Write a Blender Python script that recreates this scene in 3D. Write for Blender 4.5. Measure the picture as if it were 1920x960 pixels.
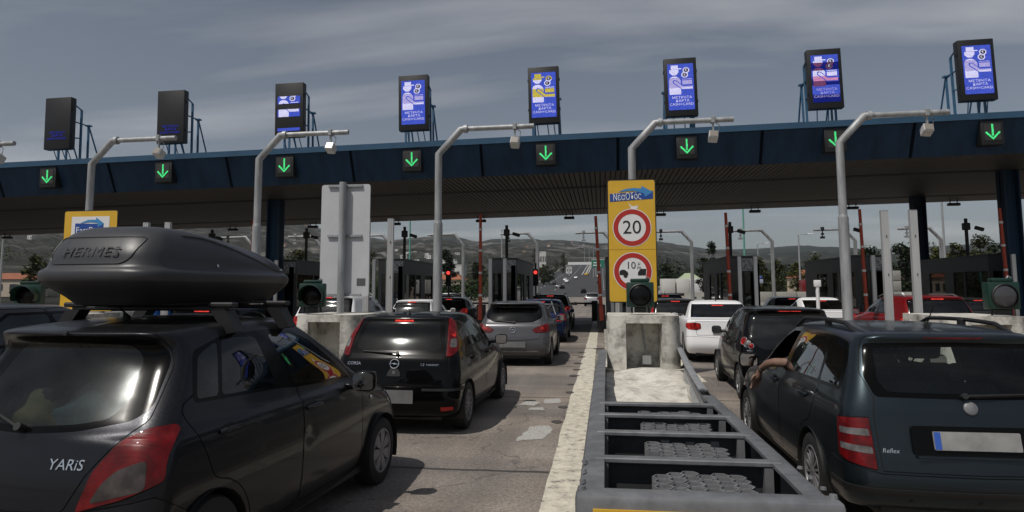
import bpy, bmesh, math, random
import numpy as np
from math import sin, cos, pi, radians, sqrt, atan2, hypot
from mathutils import Vector, Matrix
from mathutils.geometry import delaunay_2d_cdt
for o in list(bpy.data.objects): bpy.data.objects.remove(o)
SC = bpy.context.scene
COL = SC.collection
# ------------------------------------------------------------------ camera
CAM_YAW, CAM_PITCH, CAM_ROLL, CAM_F, CAM_CY, CAM_H = 0.1305, 0.0966, -0.0022, 1282.0, 421.0, 1.73
cd = bpy.data.cameras.new('camera'); cam = bpy.data.objects.new('camera', cd); COL.objects.link(cam)
_f = Vector((-sin(CAM_YAW)*cos(CAM_PITCH), cos(CAM_YAW)*cos(CAM_PITCH), sin(CAM_PITCH)))
_r = Vector((cos(CAM_YAW), sin(CAM_YAW), 0)); _u = _r.cross(_f)
_r2 = _r*cos(CAM_ROLL)+_u*sin(CAM_ROLL); _u2 = _u*cos(CAM_ROLL)-_r*sin(CAM_ROLL)
cam.matrix_world = Matrix(((_r2.x,_u2.x,-_f.x,0),(_r2.y,_u2.y,-_f.y,0),(_r2.z,_u2.z,-_f.z,CAM_H),(0,0,0,1)))
cd.sensor_width = 36; cd.lens = CAM_F/1920*36; cd.shift_y = -(480-CAM_CY)/1920
cd.clip_start = 0.05; cd.clip_end = 30000
SC.camera = cam
# ------------------------------------------------------------------ light
SUN_DIR = Vector((-0.32, -0.41, 0.85)).normalized()      # from the scene towards the sun
SUN_STRENGTH, SKY_STRENGTH, EXPOSURE = 5.0, 0.108, -0.75
sd = bpy.data.lights.new('sun', 'SUN'); sun = bpy.data.objects.new('sun', sd); COL.objects.link(sun)
sd.energy = SUN_STRENGTH; sd.angle = radians(0.5); sd.color = (1, 0.95, 0.88)
sun.rotation_euler = SUN_DIR.to_track_quat('Z', 'Y').to_euler(); sun.location = (0, 0, 60)
W = bpy.data.worlds.new('World'); SC.world = W; W.use_nodes = True
nt = W.node_tree; N = nt.nodes; K = nt.links; N.clear()
sky = N.new('ShaderNodeTexSky'); sky.sky_type = 'NISHITA'; sky.sun_disc = False
sky.sun_elevation = math.asin(SUN_DIR.z); sky.sun_rotation = atan2(SUN_DIR.x, SUN_DIR.y)
sky.air_density = 1.0; sky.dust_density = 1.2; sky.ozone_density = 1.5
hs = N.new('ShaderNodeHueSaturation'); hs.inputs['Saturation'].default_value = 0.60; hs.inputs['Value'].default_value = 0.9
tc = N.new('ShaderNodeTexCoord'); sp = N.new('ShaderNodeSeparateXYZ'); K.new(tc.outputs['Generated'], sp.inputs[0])
dv = N.new('ShaderNodeMath'); dv.operation = 'ADD'; dv.inputs[1].default_value = 0.12; K.new(sp.outputs['Z'], dv.inputs[0])
dx = N.new('ShaderNodeMath'); dx.operation = 'DIVIDE'; K.new(sp.outputs['X'], dx.inputs[0]); K.new(dv.outputs[0], dx.inputs[1])
dy = N.new('ShaderNodeMath'); dy.operation = 'DIVIDE'; K.new(sp.outputs['Y'], dy.inputs[0]); K.new(dv.outputs[0], dy.inputs[1])
cb = N.new('ShaderNodeCombineXYZ'); K.new(dx.outputs[0], cb.inputs[0]); K.new(dy.outputs[0], cb.inputs[1])
mp = N.new('ShaderNodeMapping'); mp.inputs['Scale'].default_value = (0.32, 0.85, 1); mp.inputs['Location'].default_value = (3.1, 2.2, 0); mp.inputs['Rotation'].default_value = (0,0,0.25); K.new(cb.outputs[0], mp.inputs[0])
nz = N.new('ShaderNodeTexNoise'); nz.inputs['Scale'].default_value = 1.5; nz.inputs['Detail'].default_value = 7; nz.inputs['Roughness'].default_value = 0.5; nz.inputs['Distortion'].default_value = 0.35; K.new(mp.outputs[0], nz.inputs['Vector'])
cr = N.new('ShaderNodeValToRGB'); cr.color_ramp.elements[0].position = 0.48; cr.color_ramp.elements[1].position = 0.78
cr.color_ramp.elements[0].color = (0,0,0,1); cr.color_ramp.elements[1].color = (0.58,0.58,0.58,1); K.new(nz.outputs[0], cr.inputs[0])
mx = N.new('ShaderNodeMix'); mx.data_type = 'RGBA'; K.new(cr.outputs[0], mx.inputs[0])
K.new(sky.outputs[0], hs.inputs['Color']); K.new(hs.outputs[0], mx.inputs[6]); mx.inputs[7].default_value = (10.0, 9.9, 10.0, 1)
bg = N.new('ShaderNodeBackground'); bg.inputs['Strength'].default_value = SKY_STRENGTH; K.new(mx.outputs[2], bg.inputs[0])
wo = N.new('ShaderNodeOutputWorld'); K.new(bg.outputs[0], wo.inputs[0])
vs = SC.view_settings; vs.view_transform = 'Standard'; vs.look = 'None'; vs.exposure = EXPOSURE; vs.gamma = 1.0
SC.cycles.max_bounces = 8; SC.cycles.transparent_max_bounces = 16; SC.cycles.glossy_bounces = 4; SC.cycles.diffuse_bounces = 3
SC.cycles.caustics_reflective = False; SC.cycles.caustics_refractive = False; SC.cycles.sample_clamp_indirect = 4
SC.cycles.use_denoising = True
RND = random.Random(7)
# ------------------------------------------------------------------ materials
MATS = {}
def new_mat(name):
    m = bpy.data.materials.new(name); m.use_nodes = True; m.node_tree.nodes.clear(); return m, m.node_tree.nodes, m.node_tree.links
def pbr(name, col, rough=0.5, metal=0.0, coat=0.0, noise=0.0, nscale=8.0, bump=0.0, bscale=60.0, col2=None, spec=0.5, ramp=(0.35,0.65), rvar=0.0, emis=None, estr=0.0, stretch=None, coords='Object'):
    """procedural principled material: two tones mixed by noise, roughness variation, fine bump"""
    if name in MATS: return MATS[name]
    m, n, k = new_mat(name)
    b = n.new('ShaderNodeBsdfPrincipled'); out = n.new('ShaderNodeOutputMaterial'); k.new(b.outputs[0], out.inputs[0])
    b.inputs['Base Color'].default_value = (*col, 1); b.inputs['Roughness'].default_value = rough; b.inputs['Metallic'].default_value = metal
    b.inputs['Coat Weight'].default_value = coat; b.inputs['Coat Roughness'].default_value = 0.04; b.inputs['Specular IOR Level'].default_value = spec
    if emis: b.inputs['Emission Color'].default_value = (*emis, 1); b.inputs['Emission Strength'].default_value = estr
    if noise > 0 or bump > 0 or rvar > 0 or col2:
        t = n.new('ShaderNodeTexCoord'); vec = t.outputs[coords]
        if stretch:
            mpn = n.new('ShaderNodeMapping'); mpn.inputs['Scale'].default_value = stretch; k.new(vec, mpn.inputs[0]); vec = mpn.outputs[0]
    if noise > 0 or col2 or rvar > 0:
        z = n.new('ShaderNodeTexNoise'); z.inputs['Scale'].default_value = nscale; z.inputs['Detail'].default_value = 6; z.inputs['Roughness'].default_value = 0.65; k.new(vec, z.inputs['Vector'])
        c = n.new('ShaderNodeValToRGB'); c.color_ramp.elements[0].position = ramp[0]; c.color_ramp.elements[1].position = ramp[1]; k.new(z.outputs[0], c.inputs[0])
        c2 = col2 or tuple(x*(1-noise) for x in col)
        c.color_ramp.elements[0].color = (*col, 1); c.color_ramp.elements[1].color = (*c2, 1)
        k.new(c.outputs[0], b.inputs['Base Color'])
        if rvar:
            mr = n.new('ShaderNodeMapRange'); mr.inputs[3].default_value = max(rough-rvar, 0.02); mr.inputs[4].default_value = min(rough+rvar, 1); k.new(z.outputs[0], mr.inputs[0]); k.new(mr.outputs[0], b.inputs['Roughness'])
    if bump > 0:
        z2 = n.new('ShaderNodeTexNoise'); z2.inputs['Scale'].default_value = bscale; z2.inputs['Detail'].default_value = 4; k.new(vec, z2.inputs['Vector'])
        bp = n.new('ShaderNodeBump'); bp.inputs['Strength'].default_value = bump; bp.inputs['Distance'].default_value = 0.02; k.new(z2.outputs[0], bp.inputs['Height']); k.new(bp.outputs[0], b.inputs['Normal'])
    MATS[name] = m; return m
def glass(name, tint=(0.35,0.4,0.4), dirt=0.03, refl=0.65, blur=0.11):
    if name in MATS: return MATS[name]
    m, n, k = new_mat(name)
    tr = n.new('ShaderNodeBsdfTransparent'); tr.inputs[0].default_value = (*tint, 1)
    gl = n.new('ShaderNodeBsdfGlossy'); gl.inputs['Roughness'].default_value = 0.01
    gd = n.new('ShaderNodeBsdfGlossy'); gd.inputs['Roughness'].default_value = blur; gd.inputs[0].default_value = (0.75,0.8,0.8,1)
    df = n.new('ShaderNodeBsdfDiffuse'); df.inputs[0].default_value = (0.22,0.22,0.2,1)
    fr = n.new('ShaderNodeFresnel'); fr.inputs['IOR'].default_value = 1.52
    mu = n.new('ShaderNodeMath'); mu.operation = 'MULTIPLY'; mu.use_clamp = True; mu.inputs[1].default_value = 1.6*refl; k.new(fr.outputs[0], mu.inputs[0])
    a = n.new('ShaderNodeMixShader'); k.new(mu.outputs[0], a.inputs[0]); k.new(tr.outputs[0], a.inputs[1]); k.new(gl.outputs[0], a.inputs[2])
    t = n.new('ShaderNodeTexCoord'); z = n.new('ShaderNodeTexNoise'); z.inputs['Scale'].default_value = 3; z.inputs['Detail'].default_value = 5; k.new(t.outputs['Object'], z.inputs['Vector'])
    mr = n.new('ShaderNodeMapRange'); mr.inputs[1].default_value = 0.3; mr.inputs[2].default_value = 0.75; mr.inputs[3].default_value = dirt*0.3; mr.inputs[4].default_value = dirt*1.5; k.new(z.outputs[0], mr.inputs[0])
    dd = n.new('ShaderNodeMixShader'); dd.inputs[0].default_value = 0.45; k.new(gd.outputs[0], dd.inputs[1]); k.new(df.outputs[0], dd.inputs[2])
    b = n.new('ShaderNodeMixShader'); k.new(mr.outputs[0], b.inputs[0]); k.new(a.outputs[0], b.inputs[1]); k.new(dd.outputs[0], b.inputs[2])
    out = n.new('ShaderNodeOutputMaterial'); k.new(b.outputs[0], out.inputs[0]); MATS[name] = m; return m
def lamp_mat(name, col, strength, dots=0.0):
    """a surface that gives off light (screen, signal, lit tail lamp); dots = size of LED pixels in metres"""
    if name in MATS: return MATS[name]
    m, n, k = new_mat(name)
    e = n.new('ShaderNodeEmission'); e.inputs[0].default_value = (*col, 1); e.inputs[1].default_value = strength
    out = n.new('ShaderNodeOutputMaterial')
    if dots:
        t = n.new('ShaderNodeTexCoord'); z = n.new('ShaderNodeTexNoise'); z.inputs['Scale'].default_value = 1/dots; z.inputs['Detail'].default_value = 1; k.new(t.outputs['Object'], z.inputs['Vector'])
        mr = n.new('ShaderNodeMapRange'); mr.inputs[1].default_value = 0.3; mr.inputs[2].default_value = 0.7; mr.inputs[3].default_value = strength*0.45; mr.inputs[4].default_value = strength*1.35; k.new(z.outputs[0], mr.inputs[0]); k.new(mr.outputs[0], e.inputs[1])
    k.new(e.outputs[0], out.inputs[0]); MATS[name] = m; return m
def lens_mat(name, col, emit=0.0, scale=55.0, rough=0.08):
    """moulded lamp lens: fine ribs under a glossy cover, brighter pockets where the bulbs sit"""
    m, n, k = new_mat(name); b = n.new('ShaderNodeBsdfPrincipled'); out = n.new('ShaderNodeOutputMaterial'); k.new(b.outputs[0], out.inputs[0])
    t = n.new('ShaderNodeTexCoord'); w = n.new('ShaderNodeTexWave'); w.bands_direction = 'Z'; w.inputs['Scale'].default_value = scale; w.inputs['Distortion'].default_value = .6; k.new(t.outputs['Object'], w.inputs['Vector'])
    z = n.new('ShaderNodeTexNoise'); z.inputs['Scale'].default_value = 13; z.inputs['Detail'].default_value = 2; k.new(t.outputs['Object'], z.inputs['Vector'])
    r = n.new('ShaderNodeValToRGB'); r.color_ramp.elements[0].position = .38; r.color_ramp.elements[1].position = .68; r.color_ramp.elements[0].color = (*[c*.45 for c in col],1); r.color_ramp.elements[1].color = (*col,1); k.new(z.outputs[0], r.inputs[0]); k.new(r.outputs[0], b.inputs['Base Color'])
    bp = n.new('ShaderNodeBump'); bp.inputs['Strength'].default_value = .22; bp.inputs['Distance'].default_value = .004; k.new(w.outputs[0], bp.inputs['Height']); k.new(bp.outputs[0], b.inputs['Normal'])
    b.inputs['Roughness'].default_value = .3; b.inputs['Specular IOR Level'].default_value = .25; b.inputs['Coat Weight'].default_value = .3; b.inputs['Coat Roughness'].default_value = rough*.5
    if emit:
        r2 = n.new('ShaderNodeValToRGB'); r2.color_ramp.elements[0].position = .42; r2.color_ramp.elements[1].position = .66; r2.color_ramp.elements[0].color = (.02,.02,.02,1); r2.color_ramp.elements[1].color = (1,1,1,1); k.new(z.outputs[0], r2.inputs[0])
        mu = n.new('ShaderNodeMath'); mu.operation = 'MULTIPLY'; mu.inputs[1].default_value = emit; k.new(r2.outputs[0], mu.inputs[0]); k.new(mu.outputs[0], b.inputs['Emission Strength']); b.inputs['Emission Color'].default_value = (1,.05,.035,1)
    MATS[name] = m; return m
def car_paint(name, col, metal=0.35, dust=0.05, rough=0.33, coat=0.38, spec=0.12):
    """clear-coated paint with flakes and a film of dust that settles on faces looking up"""
    if name in MATS: return MATS[name]
    m, n, k = new_mat(name)
    b = n.new('ShaderNodeBsdfPrincipled'); out = n.new('ShaderNodeOutputMaterial'); k.new(b.outputs[0], out.inputs[0])
    b.inputs['Metallic'].default_value = metal; b.inputs['Roughness'].default_value = rough; b.inputs['Coat Weight'].default_value = coat; b.inputs['Specular IOR Level'].default_value = spec; b.inputs['Coat IOR'].default_value = 1.42
    t = n.new('ShaderNodeTexCoord'); z = n.new('ShaderNodeTexNoise'); z.inputs['Scale'].default_value = 5; z.inputs['Detail'].default_value = 8; z.inputs['Roughness'].default_value = 0.7; k.new(t.outputs['Object'], z.inputs['Vector'])
    z3 = n.new('ShaderNodeTexNoise'); z3.inputs['Scale'].default_value = 90; z3.inputs['Detail'].default_value = 3; k.new(t.outputs['Object'], z3.inputs['Vector'])
    mu0 = n.new('ShaderNodeMath'); mu0.operation = 'MULTIPLY'; k.new(z.outputs[0], mu0.inputs[0]); k.new(z3.outputs[0], mu0.inputs[1])
    g = n.new('ShaderNodeNewGeometry'); s = n.new('ShaderNodeSeparateXYZ'); k.new(g.outputs['Normal'], s.inputs[0])
    up = n.new('ShaderNodeMapRange'); up.inputs[1].default_value = 0.2; up.inputs[2].default_value = 1.0; up.inputs[3].default_value = 0.05; up.inputs[4].default_value = 1.0; k.new(s.outputs['Z'], up.inputs[0])
    mr = n.new('ShaderNodeMapRange'); mr.inputs[1].default_value = 0.16; mr.inputs[2].default_value = 0.42; mr.inputs[3].default_value = 0.1; mr.inputs[4].default_value = 1; k.new(mu0.outputs[0], mr.inputs[0])
    mu = n.new('ShaderNodeMath'); mu.operation = 'MULTIPLY'; k.new(up.outputs[0], mu.inputs[0]); k.new(mr.outputs[0], mu.inputs[1])
    mu2 = n.new('ShaderNodeMath'); mu2.operation = 'MULTIPLY'; mu2.inputs[1].default_value = dust; mu2.use_clamp = True; k.new(mu.outputs[0], mu2.inputs[0])
    mxn = n.new('ShaderNodeMix'); mxn.data_type = 'RGBA'; k.new(mu2.outputs[0], mxn.inputs[0]); mxn.inputs[6].default_value = (*col,1); mxn.inputs[7].default_value = (0.28,0.27,0.25,1); k.new(mxn.outputs[2], b.inputs['Base Color'])
    ro = n.new('ShaderNodeMapRange'); ro.inputs[3].default_value = 0.02; ro.inputs[4].default_value = 0.02+dust*2.2; k.new(mu.outputs[0], ro.inputs[0]); k.new(ro.outputs[0], b.inputs['Coat Roughness'])
    MATS[name] = m; return m
# ------------------------------------------------------------------ mesh helpers
class MB:
    """collects shapes and links them as ONE mesh object"""
    def __init__(s): s.v = []; s.f = []; s.mi = []; s.cur = 0
    def add(s, vs, fs, M=None):
        o = len(s.v)
        for p in vs:
            s.v.append(tuple(M @ Vector(p)) if M is not None else tuple(p))
        for f in fs: s.f.append(tuple(i+o for i in f)); s.mi.append(s.cur)
        return s
    def box(s, x0, x1, y0, y1, z0, z1, M=None, b=0.0):
        if x0 > x1: x0, x1 = x1, x0
        if y0 > y1: y0, y1 = y1, y0
        if z0 > z1: z0, z1 = z1, z0
        if b <= 0:
            return s.add([(x0,y0,z0),(x1,y0,z0),(x1,y1,z0),(x0,y1,z0),(x0,y0,z1),(x1,y0,z1),(x1,y1,z1),(x0,y1,z1)],
                  [(0,3,2,1),(4,5,6,7),(0,1,5,4),(1,2,6,5),(2,3,7,6),(3,0,4,7)], M)
        bm = bmesh.new(); bmesh.ops.create_cube(bm, size=1)
        for w in bm.verts: w.co = Vector(((x0+x1)/2+w.co.x*(x1-x0), (y0+y1)/2+w.co.y*(y1-y0), (z0+z1)/2+w.co.z*(z1-z0)))
        bmesh.ops.bevel(bm, geom=bm.edges[:], offset=min(b, (x1-x0)/2.1, (y1-y0)/2.1, (z1-z0)/2.1), segments=2 if b > 0.012 else 1, profile=0.5, affect='EDGES')
        bm.verts.index_update(); r = s.add([w.co.copy() for w in bm.verts], [[w.index for w in f.verts] for f in bm.faces], M); bm.free(); return r
    def tube(s, pts, r, n=10, cap=True, r1=None, closed=False):
        P = [Vector(p) for p in pts]; L = len(P); o = len(s.v); ref = None
        for i, p in enumerate(P):
            if closed: t = (P[(i+1) % L]-P[i-1])
            else: t = (P[min(i+1, L-1)]-P[max(i-1, 0)])
            t.normalize()
            if ref is None: ref = Vector((0,0,1)) if abs(t.z) < .9 else Vector((0,1,0))
            a = t.cross(ref)
            if a.length < 1e-4: a = t.orthogonal()
            a.normalize(); b = t.cross(a).normalized(); ref = -b if False else ref
            # mitre at bends
            k = 1.0
            if 0 < i < L-1 or closed:
                d0 = (P[i]-P[i-1]).normalized(); k = 1/max(0.5, d0.dot(t))
            rr = r if r1 is None else r+(r1-r)*i/(L-1)
            for j in range(n):
                an = 2*pi*j/n; s.v.append(tuple(p+a*cos(an)*rr*(k if abs(a.z) > 0 or True else 1)+b*sin(an)*rr))
        R = L if closed else L-1
        for i in range(R):
            for j in range(n):
                i2 = (i+1) % L
                s.f.append((o+i*n+j, o+i*n+(j+1) % n, o+i2*n+(j+1) % n, o+i2*n+j)); s.mi.append(s.cur)
        if cap and not closed:
            s.f.append(tuple(o+j for j in range(n))[::-1]); s.mi.append(s.cur)
            s.f.append(tuple(o+(L-1)*n+j for j in range(n))); s.mi.append(s.cur)
        return s
    def cyl(s, p0, p1, r, n=16, r1=None): return s.tube([p0, p1], r, n, True, r1)
    def lathe(s, prof, n=24, M=None, a0=0, a1=2*pi):
        """prof: (radius, height) along local Z"""
        full = abs(a1-a0-2*pi) < 1e-6; m = n if full else n+1; vs = []; fs = []
        for (r, z) in prof:
            for j in range(m):
                a = a0+(a1-a0)*j/n; vs.append((r*cos(a), r*sin(a), z))
        for i in range(len(prof)-1):
            for j in range(n):
                j2 = (j+1) % m; fs.append((i*m+j, i*m+j2, (i+1)*m+j2, (i+1)*m+j))
        return s.add(vs, fs, M)
    def prism(s, poly, z0, z1, M=None):
        """poly in local xy extruded z0..z1, cap triangulated as ngon"""
        n = len(poly); vs = [(x, y, z0) for x, y in poly]+[(x, y, z1) for x, y in poly]
        return s.add(vs, [tuple(range(n))[::-1], tuple(range(n, 2*n))]+[(i, (i+1) % n, n+(i+1) % n, n+i) for i in range(n)], M)
    def sheet(s, P):
        """P[i][j] grid of points"""
        a, b = len(P), len(P[0]); return s.add([p for r in P for p in r], [(i*b+j, i*b+j+1, (i+1)*b+j+1, (i+1)*b+j) for i in range(a-1) for j in range(b-1)])
    def mesh(s, name, mats, angle=35):
        me = bpy.data.meshes.new(name); me.from_pydata(s.v, [], s.f)
        if not isinstance(mats, (list, tuple)): mats = [mats]
        for m in mats:
            if m: me.materials.append(m)
        if len(mats) > 1: me.polygons.foreach_set('material_index', s.mi)
        me.polygons.foreach_set('use_smooth', [True]*len(me.polygons)); me.set_sharp_from_angle(angle=radians(angle)); me.update(); return me
    def build(s, name, mats, parent=None, angle=35, loc=None, fix=True):
        me = s.mesh(name, mats, angle)
        if fix:
            bm = bmesh.new(); bm.from_mesh(me); bmesh.ops.recalc_face_normals(bm, faces=bm.faces); bm.to_mesh(me); bm.free()
        return link(name, me, parent, loc)
def link(name, me, parent=None, loc=None):
    o = bpy.data.objects.new(name, me); COL.objects.link(o)
    if parent is not None: o.parent = parent
    if loc is not None: o.location = loc
    return o
def tag(o, label=None, cat=None, group=None, kind=None):
    if label: o['label'] = label
    if cat: o['category'] = cat
    if group: o['group'] = group
    if kind: o['kind'] = kind
    return o
def thing(name, label, cat, loc=(0,0,0), rz=0.0, group=None):
    o = bpy.data.objects.new(name, None); COL.objects.link(o); o.location = loc; o.rotation_euler = (0,0,rz); o.empty_display_size = 0.2
    return tag(o, label, cat, group)
def copy_tree(o, parent=None):
    c = o.copy(); COL.objects.link(c)
    if parent is not None: c.parent = parent
    for ch in list(o.children): copy_tree(ch, c)
    return c
_dg = None
def text_verts(txt, size=1.0, depth=0.0, align='CENTER', shear=0.0, spacing=1.0, offset=0.0):
    """lettering as (verts, faces) in local xy, letters standing along +y"""
    cu = bpy.data.curves.new('lettering', 'FONT'); cu.body = txt; cu.size = size; cu.align_x = align; cu.align_y = 'CENTER'; cu.extrude = depth; cu.shear = shear; cu.space_character = spacing; cu.resolution_u = 3; cu.offset = offset
    o = bpy.data.objects.new('lettering', cu); COL.objects.link(o); bpy.context.view_layer.update()
    me = bpy.data.meshes.new_from_object(o.evaluated_get(bpy.context.evaluated_depsgraph_get()))
    v = [tuple(x.co) for x in me.vertices]; f = [tuple(p.vertices) for p in me.polygons]
    bpy.data.objects.remove(o); bpy.data.curves.remove(cu); bpy.data.meshes.remove(me); return v, f
def face_cam_M(x, y, z, rz=0.0, tilt=0.0):
    """local xy plane (x right, y up) standing upright and facing -Y"""
    return Matrix.Translation((x, y, z)) @ Matrix.Rotation(rz, 4, 'Z') @ Matrix.Rotation(pi/2+tilt, 4, 'X')
def ell(cx, cy, rx, ry, n=24, a0=0, a1=2*pi): return [(cx+rx*cos(a0+(a1-a0)*i/n), cy+ry*sin(a0+(a1-a0)*i/n)) for i in range(n)]
def rrect(x0, x1, y0, y1, r, n=4):
    o = []
    for (cx, cy, a) in ((x1-r, y1-r, 0), (x0+r, y1-r, pi/2), (x0+r, y0+r, pi), (x1-r, y0+r, 3*pi/2)):
        o += [(cx+r*cos(a+pi/2*i/n), cy+r*sin(a+pi/2*i/n)) for i in range(n+1)]
    return o
# ------------------------------------------------------------------ cars: a lofted body surface cut into panels
def pchip(xs, Y, x):
    xs = np.asarray(xs, float); Y = np.asarray(Y, float); h = np.diff(xs); d = np.diff(Y, axis=0)/h[:, None]
    m = np.zeros_like(Y); a, b = d[:-1], d[1:]; ok = a*b > 0
    m[1:-1] = np.where(ok, 2*a*b/np.where(ok, a+b, 1), 0); m[0] = d[0]; m[-1] = d[-1]
    i = np.clip(np.searchsorted(xs, x, 'right')-1, 0, len(xs)-2); t = ((x-xs[i])/h[i])[:, None]; H = h[i][:, None]
    return (2*t**3-3*t**2+1)*Y[i]+(t**3-2*t**2+t)*H*m[i]+(-2*t**3+3*t**2)*Y[i+1]+(t**3-t**2)*H*m[i+1]
RDEF = dict(rx=.20, ry=.15, br=.06, fx=.34, fy=.32, bf=.14, kr=.965, kf=.90, t0=.60, arch=0.0)
RKEY = ['rx','ry','br','fx','fy','bf','kr','kf','t0','arch']
NU = (22, 16, 72, 14, 16)
class Body:
    def __init__(s, rows, smooth=3, dv=0.022):
        A = []
        for r in rows:
            o = dict(RDEF); o.update(r[5] if len(r) > 5 else {}); A.append(list(r[:5])+[o[k] for k in RKEY])
        A = np.array(A, float); dist = []
        for a, b in zip(A[:-1], A[1:]):
            dr = hypot(b[0]-a[0], b[1]-a[1]); dsd = hypot(b[4]-a[4], (b[1]+b[3]-a[1]-a[3])/2); df = hypot(b[2]-a[2], b[3]-a[3])
            dist.append(max(0.5*(max(dr, dsd)+0.35*df+min(dr, dsd)), 0.02))
        ns = [max(3, int(round(d/dv))) for d in dist]; xs = np.concatenate([[0], np.cumsum(ns)]).astype(float)
        s.rowv = xs; V = int(xs[-1])+1; Q = pchip(xs, A, np.arange(V, dtype=float)); U = sum(NU)+1
        P = np.zeros((V, U, 3))
        for v in range(V):
            yr, zr, yf, zf, w, rx, ry, br, fx, fy, bf, kr, kf, t0, arch = Q[v]
            w = max(w, 1e-4); wr = w*kr; wf = w*kf; rx = min(rx, .7*wr); fx = min(fx, .8*wf); sc = min(1, w/.4); ry *= sc; fy *= sc
            pts = []
            xa = wr-rx; yb = lambda x: yr+br*(x/w)**2
            for i in range(NU[0]): x = xa*i/NU[0]; pts.append((x, yb(x)))
            for i in range(NU[1]): a = pi/2*i/NU[1]; pts.append((xa+rx*sin(a), yb(xa)+ry*(1-cos(a))))
            ys = yb(xa)+ry; xf = wf-fx; yfb = lambda x: yf-bf*(x/w)**2; ye = yfb(xf)-fy
            for i in range(NU[2]):
                t = i/NU[2]; x = w-(w-wr)*(abs(min(t-.45, 0))/.45)**2-(w-wf)*(max(t-.45, 0)/.55)**2.2; pts.append((x, ys+(ye-ys)*t))
            for i in range(NU[3]): a = pi/2*i/NU[3]; pts.append((xf+fx*cos(a), ye+fy*sin(a)))
            for i in range(NU[4]+1): x = xf*(1-i/NU[4]); pts.append((x, yfb(x)))
            p = np.array(pts); t = np.clip((p[:, 1]-yr)/max(yf-yr, 1e-3), 0, 1); q = np.clip((t-t0)/(1-t0), 0, 1)
            P[v, :, 0] = p[:, 0]; P[v, :, 1] = p[:, 1]; P[v, :, 2] = zr+(zf-zr)*q*q*(3-2*q)+arch*4*t*(1-t)
        for _ in range(smooth):
            E = np.concatenate([P[:, 1:2]*[-1,1,1], P, P[:, -2:-1]*[-1,1,1]], 1); P = (E[:, :-2]+2*E[:, 1:-1]+E[:, 2:])/4
            P[1:-1] = (P[:-2]+2*P[1:-1]+P[2:])/4
        P[:, 0, 0] = 0; P[:, -1, 0] = 0
        s.P = P; s.V, s.U = V, U; s.finish()
    def finish(s):
        P = s.P
        du = np.gradient(P, axis=1); dvv = np.gradient(P, axis=0); n = np.cross(du, dvv); du[:, 0, 1:] = 0; du[:, -1, 1:] = 0
        n = np.cross(du, dvv); L = np.linalg.norm(n, axis=2, keepdims=True); n = np.where(L > 1e-9, n/np.maximum(L, 1e-9), [0, 0, 1]); n[-1] = [0, 0, 1]
        s.N = n; d = np.linalg.norm(np.diff(P[..., :2], axis=1), axis=2); s.s = np.concatenate([np.zeros((s.V, 1)), np.cumsum(d, 1)], 1); s.sf = s.s[:, -1:]-s.s
        s.uc = NU[0]; s.us = NU[0]+NU[1]; s.ue = s.us+NU[2]; s.uf = s.ue+NU[3]
    def bil(s, F, u, v):
        u = np.clip(u, 0, s.U-1); v = np.clip(v, 0, s.V-1); i = np.minimum(np.floor(u).astype(int), s.U-2); j = np.minimum(np.floor(v).astype(int), s.V-2); a = u-i; b = v-j
        if F.ndim == 3: a = a[..., None]; b = b[..., None]
        return F[j, i]*(1-a)*(1-b)+F[j, i+1]*a*(1-b)+F[j+1, i]*(1-a)*b+F[j+1, i+1]*a*b
    def pos(s, u, v, off=0.0):
        u = np.asarray(u, float); v = np.asarray(v, float); n = s.bil(s.N, u, v); n = n/np.maximum(np.linalg.norm(n, axis=-1, keepdims=True), 1e-9)
        return s.bil(s.P, u, v)+n*off, n
    def inv(s, mode, a, b):
        if mode in 'rqw':                       # b is a row number: find u on that row
            v = float(np.interp(b, range(len(s.rowv)), s.rowv)); F = {'r': s.s, 'q': s.P[..., 1], 'w': s.sf}[mode]; j = min(int(v), s.V-2); row = F[j]*(1-(v-j))+F[j+1]*(v-j)
            if mode == 'w': u = float(np.interp(-a, -row, np.arange(s.U)))
            elif mode == 'r': u = float(np.interp(a, row, np.arange(s.U)))
            else: u = float(np.interp(a, row[s.uc:s.uf], np.arange(s.uc, s.uf)))
            return u, v
        F = {'s': s.s, 'y': s.P[..., 1], 'f': s.sf}[mode]; Z = s.P[..., 2]; vmax = int(s.rowv[9]) if mode == 'y' else int(s.rowv[9])
        if mode == 'f': vmax = int(s.rowv[5])
        u0, u1 = {'s': (0, s.us+40), 'y': (s.uc+2, s.uf-2), 'f': (s.us+30, s.U)}[mode]
        D = (F[:vmax+1, u0:u1]-a)**2+(Z[:vmax+1, u0:u1]-b)**2; j, i = np.unravel_index(np.argmin(D), D.shape); u, v = float(i+u0), float(j)
        for _ in range(8):
            e = .25; f0 = s.bil(F, np.array(u), np.array(v)); z0 = s.bil(Z, np.array(u), np.array(v))
            fu = (s.bil(F, np.array(u+e), np.array(v))-s.bil(F, np.array(u-e), np.array(v)))/(2*e); fv = (s.bil(F, np.array(u), np.array(v+e))-s.bil(F, np.array(u), np.array(v-e)))/(2*e)
            zu = (s.bil(Z, np.array(u+e), np.array(v))-s.bil(Z, np.array(u-e), np.array(v)))/(2*e); zv = (s.bil(Z, np.array(u), np.array(v+e))-s.bil(Z, np.array(u), np.array(v-e)))/(2*e)
            det = fu*zv-fv*zu
            if abs(det) < 1e-9: break
            ru, rv = a-f0, b-z0; du = (ru*zv-fv*rv)/det; dv = (fu*rv-zu*ru)/det
            u = float(np.clip(u+np.clip(du, -1.5, 1.5), u0, u1-1)); v = float(np.clip(v+np.clip(dv, -1.5, 1.5), 0, vmax))
        if mode == 's' and a <= 0: u = 0.0
        if mode == 'f' and a <= 0: u = s.U-1.0
        return u, v
    def at(s, mode, a, b, off=0.0):
        u, v = s.inv(mode, a, b); p, n = s.pos(u, v, off); return Vector(p), Vector(n)
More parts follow.
